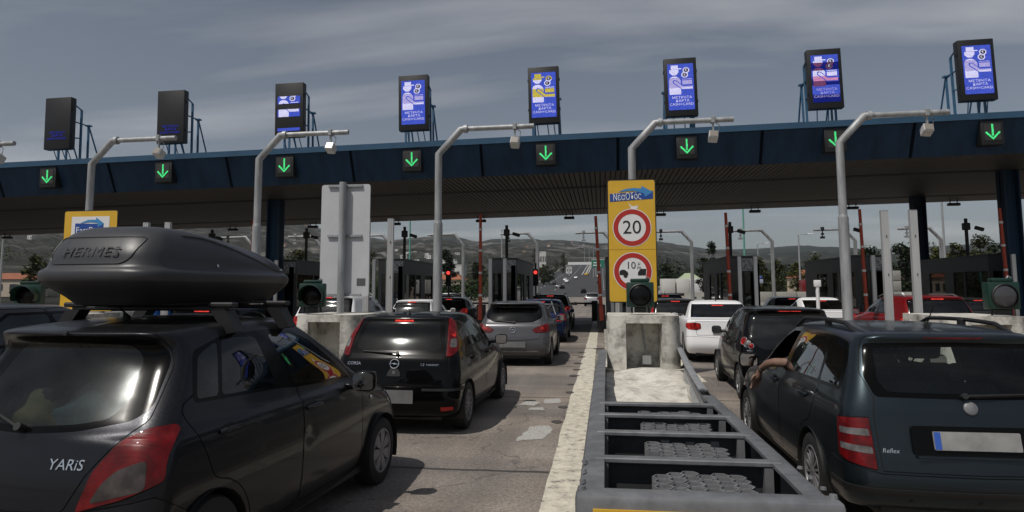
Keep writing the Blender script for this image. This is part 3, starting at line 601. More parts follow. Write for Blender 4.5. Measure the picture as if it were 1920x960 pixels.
def roof_box(car_root):
    """luggage box on two cross bars; the box is its own thing resting on the car"""
    bars = []
    for y in (.97, 1.62):
        m = MB(); m.box(-.58, .58, y-.025, y+.025, 1.605, 1.635, b=.008); o = m.build('roof_bar', EDGE_BLACK, car_root)
        for sd in (1, -1):
            k = MB(); x = sd*.55
            k.add([(x-sd*.06,y-.05,1.61),(x+sd*.05,y-.05,1.61),(x+sd*.13,y-.05,1.475),(x+sd*.05,y-.05,1.46),(x-sd*.06,y+.05,1.61),(x+sd*.05,y+.05,1.61),(x+sd*.13,y+.05,1.475),(x+sd*.05,y+.05,1.46)],
                  [(0,1,2,3),(7,6,5,4),(0,4,5,1),(1,5,6,2),(2,6,7,3),(3,7,4,0)]); k.box(x-.09, x+.09, y-.035, y+.035, 1.625, 1.66, b=.01); k.build('bar_foot', EDGE_BLACK, o)
    rows = []
    x0 = -.02; SH = .46
    # lid seen from the back: wide and steep at the rear, falling to a point at the front
    Z = [(1.648,.16,1.86,.30),(1.70,.11,1.93,.355),(1.795,-.028,2.11,.437),(1.825,-.035,2.118,.444),(1.858,-.03,2.11,.44),(1.875,.0,2.07,.408),(1.95,.02,1.98,.40),(2.03,.07,1.72,.375),(2.09,.13,1.42,.34),(2.125,.20,1.16,.29),(2.138,.26,1.02,.22),(2.143,.32,.92,.12),(2.144,.36,.86,0)]
    for i, (z, yr, yf, w) in enumerate(Z):
        zf = z if i < 6 else z-.015*(i-5)*.5
        rows.append((yr*.95+SH, z, yf*.92+SH, zf if i > 5 else z-.09*0, w, dict(rx=.20,ry=.16,br=.04,fx=.30,fy=.35 if i > 1 else .25,bf=.18,kr=.97,kf=.78,t0=.2)))
    t = thing('roof_box', 'large grey roof box lettered HERMES strapped on the anthracite hatchback', 'roof box', tuple(car_root.location), car_root.rotation_euler.z)
    B = Body(rows, 2); B.P[..., 0] += 0
    uv, tri, reg = cut(B, [('lower','r',[(0,0),(9,0),(9,4),(0,4)],{})], 2)
    for name, mat, sel in (('lid', pbr('box_grey', (.042,.043,.047), .40, noise=.2, nscale=160, bump=.06, bscale=420, rvar=.06), lambda r: r == 'body'), ('tray', pbr('box_tray', (.022,.022,.024), .6, noise=.2, nscale=100), lambda r: r == 'lower')):
        pass
    P, Nn = B.pos(uv[:, 0], uv[:, 1]); vv = uv[tri].mean(1)[:, 1]
    for name, mat, mask in (('lid', pbr('box_grey', (.060,.061,.065), .42), vv > B.rowv[2]), ('tray', pbr('box_tray', (.020,.020,.022), .6), vv <= B.rowv[2])):
        T = tri[mask]; ids, q = np.unique(T, return_inverse=True); q = q.reshape(T.shape); V = []; F = []; NN = []
        for sd in (1, -1):
            o = len(V); f = np.array([sd,1,1]); V += (P[ids]*f+[x0,0,0]).tolist(); NN += (Nn[ids]*f).tolist(); F += ((q if sd == 1 else q[:, ::-1])+o).tolist()
        me = bpy.data.meshes.new(name); me.from_pydata(V, [], F); me.materials.append(mat); me.polygons.foreach_set('use_smooth', [True]*len(F)); me.normals_split_custom_set_from_vertices(NN); me.update(); link(name, me, t)
        if name == 'lid': lid = t.children[-1] if False else [c for c in t.children][0]
    m = MB(); m.box(x0-.30, x0+.30, .75, 2.0, 1.636, 1.66, b=.01); m.build('tray_base', EDGE_BLACK, t)
    class _c: pass
    cc = _c(); cc.B = B
    # raised rim of the lettered panel and the lettering, pressed into the lid
    def bp(s_, z, off):
        p, n = B.at('s', abs(s_), z, off); p.x = p.x*(1 if s_ >= 0 else -1)+x0; return p
    ring = [bp(a, b, .002) for a, b in poly_dense(poly_round([(-.30,1.925),(-.26,1.895),(.22,1.895),(.27,1.93),(.31,2.06),(-.31,2.06)], .03), .03)]
    m = MB(); m.tube(ring[:], .004, 8, closed=True); m.build('pressed_rim', MATS['box_grey'], lid)
    v, f = text_verts('HERMES', .088, .0012, spacing=1.12, shear=.10); m = MB(); o = Matrix.Translation((x0,0,0)) @ surf_M(cc, 's', 0.0, 1.965, .0015); m.add(v, f, o @ Matrix.Diagonal((1.15,1,1,1))); m.build('pressed_lettering', MATS['box_grey'], lid, fix=False)
    # swoosh crease and rivets on both flanks
    for sd in (1, -1):
        q = []
        for k in range(15):
            a = k/14; y = SH+.38+1.35*a; z = 2.10-.06*a-.155*(3*a*a-2*a*a*a); p, n = B.at('y', y, min(z, 2.085), .0015); p.x = p.x*sd+x0; q.append(p)
        m = MB(); m.tube(q, .007, 8); m.build('flank_crease', MATS['box_grey'], lid)
        for y in (SH+.66, SH+1.68):
            p, n = B.at('y', y, 1.90, 0); n.x *= sd; p.x = p.x*sd+x0; m = MB(); m.cyl(p, p+n*.012, .011, 10); m.build('rivet', M_CHROME, lid)
    return t
roof_box(YARIS)
def luggage():
    """bags piled in the boot behind the dusty window"""
    cols = ((.30,.22,.10),(.10,.15,.17),(.10,.11,.12))
    for i, (x, y, z, s, n) in enumerate(((-.42,.55,.86,(.28,.16,.26),0),(.02,.60,.90,(.34,.17,.28),1),(.34,.62,.86,(.20,.15,.22),2))):
        bm = bmesh.new(); bmesh.ops.create_icosphere(bm, subdivisions=4, radius=1)
        for v in bm.verts:
            w = 1+.10*sin(v.co.x*5+i)+.08*sin(v.co.z*9+v.co.y*4); v.co = Vector((v.co.x*s[0]*w, v.co.y*s[1]*w, v.co.z*s[2]*w))
        me = bpy.data.meshes.new('duffel_bag'); bm.to_mesh(me); bm.free(); me.polygons.foreach_set('use_smooth', [True]*len(me.polygons)); me.materials.append(pbr('bag_cloth_%d' % n, cols[n], .9, noise=.4, nscale=10, bump=.5, bscale=9))
        o = link('duffel_bag', me); o.matrix_world = Matrix.Translation(YARIS.location) @ Matrix.Rotation(-.072, 4, 'Z') @ Matrix.Translation((x, y, z))
        tag(o, ('tan quilted bag behind the rear window of the anthracite hatchback','blue grey rounded bag in the middle of the hatchback boot','dark grey bag at the lamp side of the hatchback boot')[n], 'bag', 'bags in the boot')
luggage()
def compact_black():
    root = thing('black_hatchback', 'black five door hatchback with tall lamps, ahead of the roof box car', 'car', (-2.524, 8.129, 0), -.0307)
    rows = [(.14,.20,3.66,.18,.76), (.05,.29,3.77,.27,.80), (.00,.44,3.82,.42,.82), (.012,.58,3.80,.55,.823), (.045,.74,3.72,.68,.82), (.09,.89,3.55,.78,.80),
        (.14,.965,2.85,.97,.775,dict(t0=.72,rx=.16)), (.275,1.17,2.45,1.18,.715,dict(rx=.10,ry=.12,br=.05,fx=.2,fy=.25)), (.43,1.345,2.08,1.345,.645,dict(rx=.10,ry=.12,br=.05,fx=.15,fy=.25)),
        (.445,1.390,1.96,1.395,.60,dict(rx=.10,ry=.12,br=.04,arch=.015)), (.49,1.410,1.9,1.415,.50,dict(br=.03,arch=.02)), (.56,1.420,1.85,1.425,.28,dict(br=.02,arch=.025)), (.60,1.424,1.8,1.428,0,dict(br=0,arch=.025))]
    R = .292; ya, yb = .60, 3.09
    rd, fd = std_doors(ya, yb, R, .2, .98, .62, 1.66, 2.25, 1.395, 2.62, yA0=2.60, yA1=2.0)
    F = [('bumper','s',[(0,.23),(1.05,.23),(1.05,.60),(.72,.60),(.66,.575),(0,.575)],dict(gap=.006,r=.02)),
        ('rub_strip','s',[(.36,.535),(1.0,.535),(1.0,.565),(.36,.565)],dict(r=.008)),
        ('reflector','s',[(.585,.30),(.735,.315),(.735,.355),(.585,.35)],dict(r=.01)),
        ('tailgate','s',[(0,.59),(.64,.59),(.69,.70),(.66,.92),(.625,1.0),(.555,1.36),(.52,1.402),(0,1.408)],dict(gap=.007,r=.03)),
        ('rear_trim','s',[(0,.955),(.60,.965),(.60,1.02),(.535,1.33),(.49,1.375),(0,1.385)],dict(r=.03)),
        ('rear_window','s',[(0,1.0),(.50,1.005),(.535,1.04),(.475,1.32),(.45,1.345),(0,1.355)],dict(r=.03)),
        ('taillight','s',[(.615,.925),(.69,.93),(.80,1.00),(.80,1.14),(.70,1.345),(.60,1.385),(.565,1.375),(.61,1.10)],dict(gap=.005,r=.03)),
        ('lamp_upper','s',[(.645,1.16),(.725,1.16),(.69,1.26),(.635,1.25)],dict(r=.02)),
        ('lamp_middle','s',[(.65,1.035),(.745,1.035),(.735,1.135),(.645,1.135)],dict(r=.02)),
        ('rear_door','y',rd,dict(gap=.008,r=.08)), ('front_door','y',fd,dict(gap=.008,r=.05)),
        ('window_trim','y',[(.72,1.005),(2.56,.985),(2.06,1.26),(1.86,1.345),(1.50,1.362),(.98,1.350),(.82,1.27)],dict(r=.04)),
        ('quarter_window','y',[(.78,1.03),(.95,1.028),(1.00,1.31),(.90,1.29),(.84,1.22)],dict(r=.02)),
        ('side_window','y',[(.99,1.028),(1.57,1.022),(1.46,1.335),(1.03,1.325)],dict(r=.03)),
        ('front_window','y',[(1.68,1.02),(2.44,1.01),(2.04,1.235),(1.82,1.32),(1.56,1.335)],dict(r=.03)),
        ('windshield','w',[(0,6.25),(.62,6.3),(.56,7.9),(0,7.95)],dict(r=.06)), ('headlight','f',[(.36,.66),(.62,.76),(.90,.78),(.86,.62),(.5,.58)],dict(gap=.006,r=.03)),
        ('hole','y',arch_poly(ya,R,.215),{}), ('hole','y',arch_poly(yb,R,.215),{})]
    sp = dict(BASE_SPEC); sp['parents'] = dict(sp['parents'], lamp_upper='taillight', lamp_middle='taillight', rub_strip='bumper', reflector='bumper'); sp['names'] = dict(sp['names'], lamp_upper='lamp', lamp_middle='lamp')
    M = car_mats(PAINT_BLACK, lamp_upper=M_REDLIT, lamp_middle=M_CLEAR, rub_strip=M_BLACK, reflector=pbr('reflector_red', (.55,.02,.015), .3))
    c = Car(rows, F, M, root, stride=2, offs=dict(taillight=.010, lamp_upper=.0115, lamp_middle=.0115, rub_strip=.02, reflector=.011, bumper=.008, headlight=.006), skirts=dict(taillight=.02, bumper=.012, rub_strip=.014), **sp)
    add_wheels(c, root, R, ya, yb, .81, 12, 'multi')
    underbody(root, 3.82, .82); add_interior(root, 3.82, .82, .40, 1.60, .85, 2.3, .97)
    for sd in (1, -1):
        for y in (.92, 1.82): add_handle(c, sd, y, .86, PAINT_BLACK, parent=c.get('rear_door' if y < 1 else 'front_door', sd))
        add_mirror(root, sd, (.91, 2.36, 1.0), (.19,.10,.15), PAINT_BLACK)
    tg = c.get('tailgate'); add_plate(c, root, -.26, .26, .39, .545, .022, False, M_PLATEDIM)
    add_text(c, root, 'CORSA', .53, .845, .055, M_CHROME, side=-1, name='badge_lettering', parent=tg); add_text(c, root, 'TWINPORT', .47, .835, .030, M_CHROME, name='badge_lettering', parent=tg, depth=.0015); add_text(c, root, '1.2', .345, .838, .042, M_CHROME, name='badge_lettering', parent=tg, depth=.0015)
    ring_emblem(c, tg, 0, .845, .055)
    m = MB(); Ml = surf_M(c, 's', 0, .735, .004); m.prism([(.085*cos(a*pi/12), -.035+.105*sin(a*pi/12)) for a in range(13)], 0, .008, Ml); m.build('lock_cover', M_BLACK, tg); ring_emblem(c, tg, 0, .745, .016)
    add_wiper(c, root, (.02, .955), (-.44, .985), tg); add_antenna(root, (0, .64, 1.425), .03, .3)
    m = MB(); Mh = surf_M(c, 's', 0, 1.352, .006); m.box(-.12,.12,-.010,.010,-.012,.003, Mh); m.build('brake_light', M_BRAKE, tg)
    m = MB(); Mh = surf_M(c, 's', .0, .60, .012); m.box(-.5,.5,-.006,.006,0,.012, Mh, b=.004); m.build('tailgate_edge', PAINT_BLACK, tg)
    return root, c
def ring_emblem(c, parent, s_, z, r, bolt=True):
    Me = surf_M(c, 's', s_, z, .012); m = MB(); m.tube([Me @ Vector((r*cos(2*pi*i/24), r*sin(2*pi*i/24), 0)) for i in range(24)], r*.13, 8, closed=True)
    if bolt: m.prism([(-r*1.25,r*.03),(r*.22,r*.20),(r*.18,r*.02),(r*1.25,-.03*r),(-r*.22,-r*.20),(-r*.18,-r*.02)], -.003, .004, Me)
    return m.build('emblem', M_CHROME, parent)
BLACKHATCH, bc = compact_black()
def grey_hatch():
    root = thing('grey_hatchback', 'silver grey rounded hatchback with a roof spoiler, behind a navy car', 'car', (-2.06, 15.72, 0), 0)
    rows = [(.16,.22,3.85,.19,.80), (.06,.31,3.97,.28,.845), (.00,.46,4.02,.43,.866), (.01,.60,4.0,.56,.868), (.06,.78,3.9,.70,.866), (.11,.93,3.7,.83,.845),
        (.17,1.00,2.95,1.02,.80,dict(t0=.72)), (.285,1.18,2.55,1.21,.735,dict(rx=.2,ry=.18,br=.10,fx=.2,fy=.25)), (.44,1.36,2.15,1.385,.655,dict(rx=.18,ry=.18,br=.10,fx=.15,fy=.25)),
        (.30,1.425,2.05,1.44,.61,dict(rx=.2,ry=.15,br=.06,arch=.02)), (.36,1.448,1.95,1.458,.50,dict(br=.05,arch=.025)), (.45,1.457,1.9,1.468,.28,dict(br=.03,arch=.027)), (.5,1.46,1.85,1.47,0,dict(br=0,arch=.027))]
    R = .305; ya, yb = .70, 3.21; rd, fd = std_doors(ya, yb, R, .2, 1.02, .70, 1.75, 2.35, 1.43, 2.75, yA0=2.72, yA1=2.1)
    F = [('bumper','s',[(0,.25),(1.05,.25),(1.05,.66),(.78,.66),(.60,.62),(0,.58)],dict(gap=.006,r=.03)), ('rub_strip','s',[(0,.34),(.62,.34),(.55,.365),(0,.365)],dict(r=.008)),
        ('tailgate','s',[(0,.59),(.58,.63),(.66,.72),(.66,.95),(.70,1.2),(.58,1.43),(0,1.438)],dict(gap=.007,r=.03)),
        ('rear_trim','s',[(0,.985),(.45,1.0),(.66,1.10),(.68,1.22),(.60,1.36),(.45,1.395),(0,1.40)],dict(r=.05)), ('rear_window','s',[(0,1.01),(.42,1.025),(.61,1.115),(.63,1.20),(.55,1.34),(.42,1.37),(0,1.375)],dict(r=.05)),
        ('taillight','s',[(.44,.83),(.52,.76),(.78,.78),(.98,.86),(1.0,.95),(.78,.97),(.58,.92)],dict(gap=.005,r=.02)), ('lamp','s',[(.60,.83),(.74,.83),(.74,.89),(.62,.89)],dict(r=.02)),
        ('rear_door','y',rd,dict(gap=.008,r=.08)), ('front_door','y',fd,dict(gap=.008,r=.05)),
        ('window_trim','y',[(.80,1.08),(1.7,1.05),(2.66,1.02),(2.15,1.30),(1.93,1.39),(1.55,1.405),(1.05,1.37)],dict(r=.05)), ('side_window','y',[(1.05,1.09),(1.66,1.08),(1.56,1.375),(1.12,1.345)],dict(r=.03)), ('front_window','y',[(1.76,1.075),(2.5,1.055),(2.1,1.285),(1.9,1.365),(1.65,1.38)],dict(r=.03)),
        ('windshield','w',[(0,6.25),(.62,6.3),(.56,7.9),(0,7.95)],dict(r=.06)), ('hole','y',arch_poly(ya,R,.225),{}), ('hole','y',arch_poly(yb,R,.225),{})]
    sp = dict(BASE_SPEC); sp['parents'] = dict(sp['parents'], lamp='taillight', rub_strip='bumper'); sp['names'] = dict(sp['names'], rub_strip='bumper_chrome')
    c = Car(rows, F, car_mats(PAINT_GREY, lamp=M_REDLIT, rub_strip=M_ALLOY, side_window=GLASS_DARK), root, stride=3, offs=dict(taillight=.012, lamp=.0135, bumper=.010, rub_strip=.02), skirts=dict(taillight=.02, bumper=.014, rub_strip=.014), **sp)
    add_wheels(c, root, R, ya, yb, .855, 10, 'spoke'); underbody(root, 4.02, .866); add_interior(root, 4.02, .866, .42, 1.7, .95, 2.45, 1.0)
    for sd in (1, -1):
        add_mirror(root, sd, (.96, 2.45, 1.02), (.19,.10,.15), PAINT_GREY)
        for y in (1.0, 1.92): add_handle(c, sd, y, .92, PAINT_GREY, parent=c.get('rear_door' if y < 1.5 else 'front_door', sd))
    tg = c.get('tailgate'); add_plate(c, root, -.30, .30, .44, .57, .03, False, M_PLATEDIM); ring_emblem(c, tg, 0, .83, .065); add_wiper(c, root, (.02, .985), (-.40, 1.03), tg)
    m = MB(); Mh = surf_M(c, 's', 0, 1.40, .004); m.box(-.12,.12,-.010,.010,-.01,.004, Mh); m.build('brake_light', M_REDDARK, tg)
    return root, c
grey_hatch()
def estate():
    root = thing('estate_car', 'dark blue estate car with roof rails, driver resting an arm outside', 'car', (2.454, 4.987, 0), 0)
    rows = [(.14,.24,4.05,.19,.78), (.05,.32,4.18,.28,.815), (.00,.43,4.23,.43,.83), (.012,.52,4.21,.56,.832), (.055,.74,4.10,.68,.83), (.085,.90,3.9,.80,.81),
        (.11,.975,3.15,.98,.785,dict(t0=.72,rx=.16)), (.20,1.17,2.75,1.19,.715,dict(rx=.12,ry=.13,br=.06,fx=.2,fy=.25)), (.295,1.345,2.36,1.36,.645,dict(rx=.12,ry=.13,br=.06,fx=.15,fy=.25)),
        (.27,1.395,2.25,1.405,.605,dict(rx=.12,ry=.14,br=.05,arch=.02)), (.32,1.418,2.15,1.425,.50,dict(br=.04,arch=.025)), (.40,1.428,2.1,1.435,.28,dict(br=.03,arch=.028)), (.45,1.431,2.05,1.438,0,dict(br=0,arch=.028))]
    R = .30; ya, yb = .90, 3.36; rd, fd = std_doors(ya, yb, R, .2, .985, .74, 1.81, 2.5, 1.40, 2.98, yA0=2.92, yA1=2.32)
    F = [('bumper','s',[(0,.26),(1.10,.26),(1.10,.56),(.80,.545),(.60,.50),(0,.495)],dict(gap=.006,r=.02)), ('rub_strip','s',[(0,.365),(1.08,.375),(1.08,.415),(0,.405)],dict(r=.006)),
        ('tailgate','s',[(0,.505),(.60,.51),(.62,.86),(.60,.98),(.66,1.15),(.60,1.38),(.55,1.408),(0,1.412)],dict(gap=.007,r=.02)),
        ('rear_trim','s',[(0,.985),(.585,.99),(.635,1.12),(.585,1.345),(0,1.36)],dict(r=.03)), ('rear_window','s',[(0,1.02),(.50,1.025),(.55,1.10),(.525,1.315),(0,1.325)],dict(r=.03)),
        ('high_brake_light','s',[(0,1.382),(.19,1.382),(.19,1.402),(0,1.403)],{}),
        ('taillight','s',[(.625,.515),(.80,.55),(.915,.58),(.90,.84),(.645,.86),(.635,.70)],dict(gap=.006,r=.015)), ('lens_upper','s',[(.655,.735),(.86,.735),(.865,.775),(.66,.78)],dict(r=.008)), ('lens_lower','s',[(.645,.62),(.87,.635),(.868,.675),(.65,.665)],dict(r=.008)),
        ('rear_door','y',rd,dict(gap=.008,r=.08)), ('front_door','y',fd,dict(gap=.008,r=.05)),
        ('window_trim','y',[(.34,1.005),(1.75,.995),(2.88,.985),(2.34,1.28),(2.1,1.365),(1.6,1.378),(.75,1.372),(.47,1.34),(.38,1.22)],dict(r=.05)),
        ('quarter_window','y',[(.40,1.03),(.78,1.028),(.80,1.345),(.58,1.325),(.47,1.26)],dict(r=.03)), ('side_window','y',[(.83,1.028),(1.70,1.018),(1.62,1.352),(.86,1.348)],dict(r=.03)), ('hole','y',[(1.85,1.012),(2.74,1.0),(2.33,1.26),(2.08,1.34),(1.75,1.352)],dict(r=.03)),
        ('windshield','w',[(0,6.25),(.62,6.3),(.56,7.9),(0,7.95)],dict(r=.06)), ('headlight','f',[(.36,.66),(.62,.76),(.90,.78),(.86,.62),(.5,.58)],dict(gap=.006,r=.03)),
        ('hole','y',arch_poly(ya,R,.255),{}), ('hole','y',arch_poly(yb,R,.255),{})]
    sp = dict(BASE_SPEC); sp['parents'] = dict(sp['parents'], lens_upper='taillight', lens_lower='taillight', rub_strip='bumper', high_brake_light='tailgate'); sp['names'] = dict(sp['names'], lens_upper='lens', lens_lower='lens')
    c = Car(rows, F, car_mats(PAINT_BLACKBLUE, lens_upper=M_CLEAR, lens_lower=M_CLEAR, rub_strip=M_BLACK, side_window=GLASS_SIDE, quarter_window=GLASS_SIDE, rear_window=glass('estate_rear_glass', (.52,.58,.57), .02, .5)), root, stride=2, offs=dict(taillight=.008, lens_upper=.0095, lens_lower=.0095, bumper=.012, rub_strip=.022, high_brake_light=.006), skirts=dict(taillight=.02, bumper=.016, rub_strip=.014, high_brake_light=.01), **sp)
    add_wheels(c, root, R, ya, yb, .82, 14, 'multi'); underbody(root, 4.23, .83); add_interior(root, 4.23, .83, .42, 1.75, 1.05, 2.6, .97, M_FABRIC2)
    tg = c.get('tailgate')
    for sd in (1, -1):
        for y in (1.08, 2.02): add_handle(c, sd, y, .88, PAINT_BLACKBLUE, parent=c.get('rear_door' if y < 1.5 else 'front_door', sd))
        add_mirror(root, sd, (.93, 2.62, 1.0), (.20,.11,.15), PAINT_BLACK)
        q = []
        for k in range(13):
            t = k/12; y = .50+1.65*t; h = .07*min(1, 6*t, 6*(1-t)); q.append((sd*(.545-.02*sin(pi*t)*0), y, 1.405+.028*sin(pi*t)+h-.02))
        m = MB(); m.tube(q, .017, 8)
        for y in (1.25,): m.box(sd*.53-.02, sd*.53+.02, y-.04, y+.04, 1.40, 1.49, b=.008)
        m.build('roof_rail', M_BLACK, root)
    add_plate(c, root, -.27, .27, .665, .785, .022, True)
    m = MB(); Mp = surf_M(c, 's', 0, .74, .006); m.prism(rrect(-.40,.40,-.115,.075,.03), -.01, 0, Mp); m.build('plate_recess', M_TRIM, tg)
    m = MB(); Mp = surf_M(c, 's', 0, .615, .006); m.box(-.38,.38,-.008,.008,0,.012,Mp,b=.004); m.build('plate_ledge', PAINT_BLACKBLUE, tg)
    m = MB(); Me = surf_M(c, 's', 0, .93, .004); m.lathe([(.001,.016),(.03,.014),(.042,.008),(.046,0)], 24, Me); m.build('emblem', M_ALLOY, tg)
    add_text(c, root, 'Reflex', .535, .645, .042, M_CHROME, side=-1, name='badge_lettering', shear=.15, depth=.0015, parent=tg)
    add_wiper(c, root, (-.03, 1.0), (.45, 1.02), tg); add_antenna(root, (0, .66, 1.435), .20, .75)
    for s_ in (-.42, .0): m = MB(); Ms = surf_M(c, 's', abs(s_), .33, .013, -1 if s_ < 0 else 1); m.lathe([(.001,.006),(.012,.005),(.015,0)], 10, Ms); m.build('parking_sensor', M_BLACK, c.get('bumper'))
    return root, c
ESTATE, ec = estate()
def city_car():
    root = thing('city_car', 'small black city car with round bubble lamps, ahead of the estate', 'car', (2.918, 11.06, 0), -.02)
    rows = [(.12,.22,3.24,.19,.74), (.04,.31,3.35,.28,.785), (.0,.45,3.41,.43,.805), (.015,.58,3.4,.55,.8075), (.06,.74,3.3,.68,.806), (.11,.88,3.15,.82,.79),
        (.125,.95,2.75,1.0,.77,dict(t0=.72)), (.235,1.15,2.4,1.20,.71,dict(rx=.16,ry=.16,br=.08,fx=.2,fy=.25)), (.345,1.34,1.98,1.375,.63,dict(rx=.16,ry=.16,br=.08,fx=.15,fy=.25)),
        (.29,1.405,1.9,1.43,.59,dict(rx=.16,ry=.15,br=.06,arch=.02)), (.30,1.425,1.8,1.445,.48,dict(br=.05,arch=.02)), (.38,1.435,1.75,1.455,.27,dict(br=.03,arch=.022)), (.42,1.438,1.7,1.458,0,dict(br=0,arch=.022))]
    R = .28; ya, yb = .43, 2.77; rd, fd = std_doors(ya, yb, R, .2, 1.0, .42, 1.35, 2.05, 1.42, 2.38, yA0=2.36, yA1=1.9)
    F = [('bumper','s',[(0,.25),(1.0,.25),(1.0,.62),(.72,.66),(.56,.60),(0,.585)],dict(gap=.006,r=.03)),
        ('rear_window','s',[(0,.80),(.45,.80),(.58,.88),(.655,1.10),(.60,1.33),(.52,1.375),(0,1.385)],dict(gap=.008,r=.06)), ('high_brake_light','s',[(0,1.398),(.16,1.398),(.16,1.418),(0,1.418)],{}),
        ('rear_door','y',rd,dict(gap=.008,r=.08)), ('front_door','y',fd,dict(gap=.008,r=.05)),
        ('window_trim','y',[(.55,1.09),(1.3,1.03),(2.3,1.005),(1.88,1.32),(1.7,1.395),(1.3,1.405),(.80,1.385)],dict(r=.05)), ('side_window','y',[(.72,1.10),(1.26,1.06),(1.20,1.375),(.86,1.355)],dict(r=.03)), ('front_window','y',[(1.36,1.05),(2.18,1.03),(1.84,1.305),(1.68,1.37),(1.31,1.38)],dict(r=.03)),
        ('windshield','w',[(0,6.25),(.6,6.3),(.54,7.9),(0,7.95)],dict(r=.06)), ('hole','y',arch_poly(ya,R,.235),{}), ('hole','y',arch_poly(yb,R,.235),{})]
    sp = dict(BASE_SPEC)
    c = Car(rows, F, car_mats(PAINT_BLACK, rear_window=GLASS_DARK, high_brake_light=M_BRAKE, side_window=GLASS_DARK), root, stride=2, offs=dict(bumper=.008, rear_window=.004, high_brake_light=.006), skirts=dict(bumper=.012, rear_window=.008, high_brake_light=.01), **sp)
    add_wheels(c, root, R, ya, yb, .795, 8, 'spoke'); underbody(root, 3.41, .805); add_interior(root, 3.41, .805, .42, 1.45, .72, 2.05, .97)
    for sd in (1, -1):
        lt = None
        for (s_, z, r, mt, nm) in ((.745,.935,.062,M_REDLIT,'taillight'),(.685,.895,.055,M_CLEAR,'lamp'),(.63,.865,.042,M_REDLIT,'lamp')):
            Ml = surf_M(c, 's', s_, z, -.004, sd); m = MB(); m.lathe([(.001,.030),(r*.5,.027),(r*.85,.017),(r,0)], 20, Ml); m.cur = 1; m.tube([Ml @ Vector((r*cos(2*pi*i/20), r*sin(2*pi*i/20), .004)) for i in range(20)], .006, 6, closed=True)
            o = m.build(nm, [mt, M_CHROME], lt or root); lt = lt or o
        add_mirror(root, sd, (.89, 1.98, 1.02), (.17,.10,.14), M_BLACK)
        for y in (.74, 1.5): add_handle(c, sd, y, .90, M_BLACK, parent=c.get('rear_door' if y < 1.2 else 'front_door', sd))
    Me = surf_M(c, 's', 0, .70, .010); m = MB(); ovl = lambda rx, ry: [Me @ Vector((rx*cos(2*pi*i/24), ry*sin(2*pi*i/24), 0)) for i in range(24)]
    m.tube(ovl(.065,.045), .006, 6, closed=True); m.tube(ovl(.022,.042), .005, 6, closed=True); m.tube([Me @ Vector((.05*cos(2*pi*i/24), .02+.016*sin(2*pi*i/24), 0)) for i in range(24)], .005, 6, closed=True); m.build('emblem', M_CHROME, root)
    add_plate(c, root, -.26, .26, .42, .53, .02, True); m = MB(); Mh = surf_M(c, 's', 0, 1.0, .03); m.box(-.03,.03,-.01,.42,-.01,.008, surf_M(c, 's', .50, 1.36, .01, -1) @ Matrix.Rotation(.0,4,'X') @ Matrix.Diagonal((1,.14,1,1)), b=.005); m.build('window_hinge', M_BLACK, root)
    add_text(c, root, 'VVT-i', .66, .79, .035, M_CHROME, side=-1, name='badge_lettering', depth=.0015)
    return root, c
city_car()
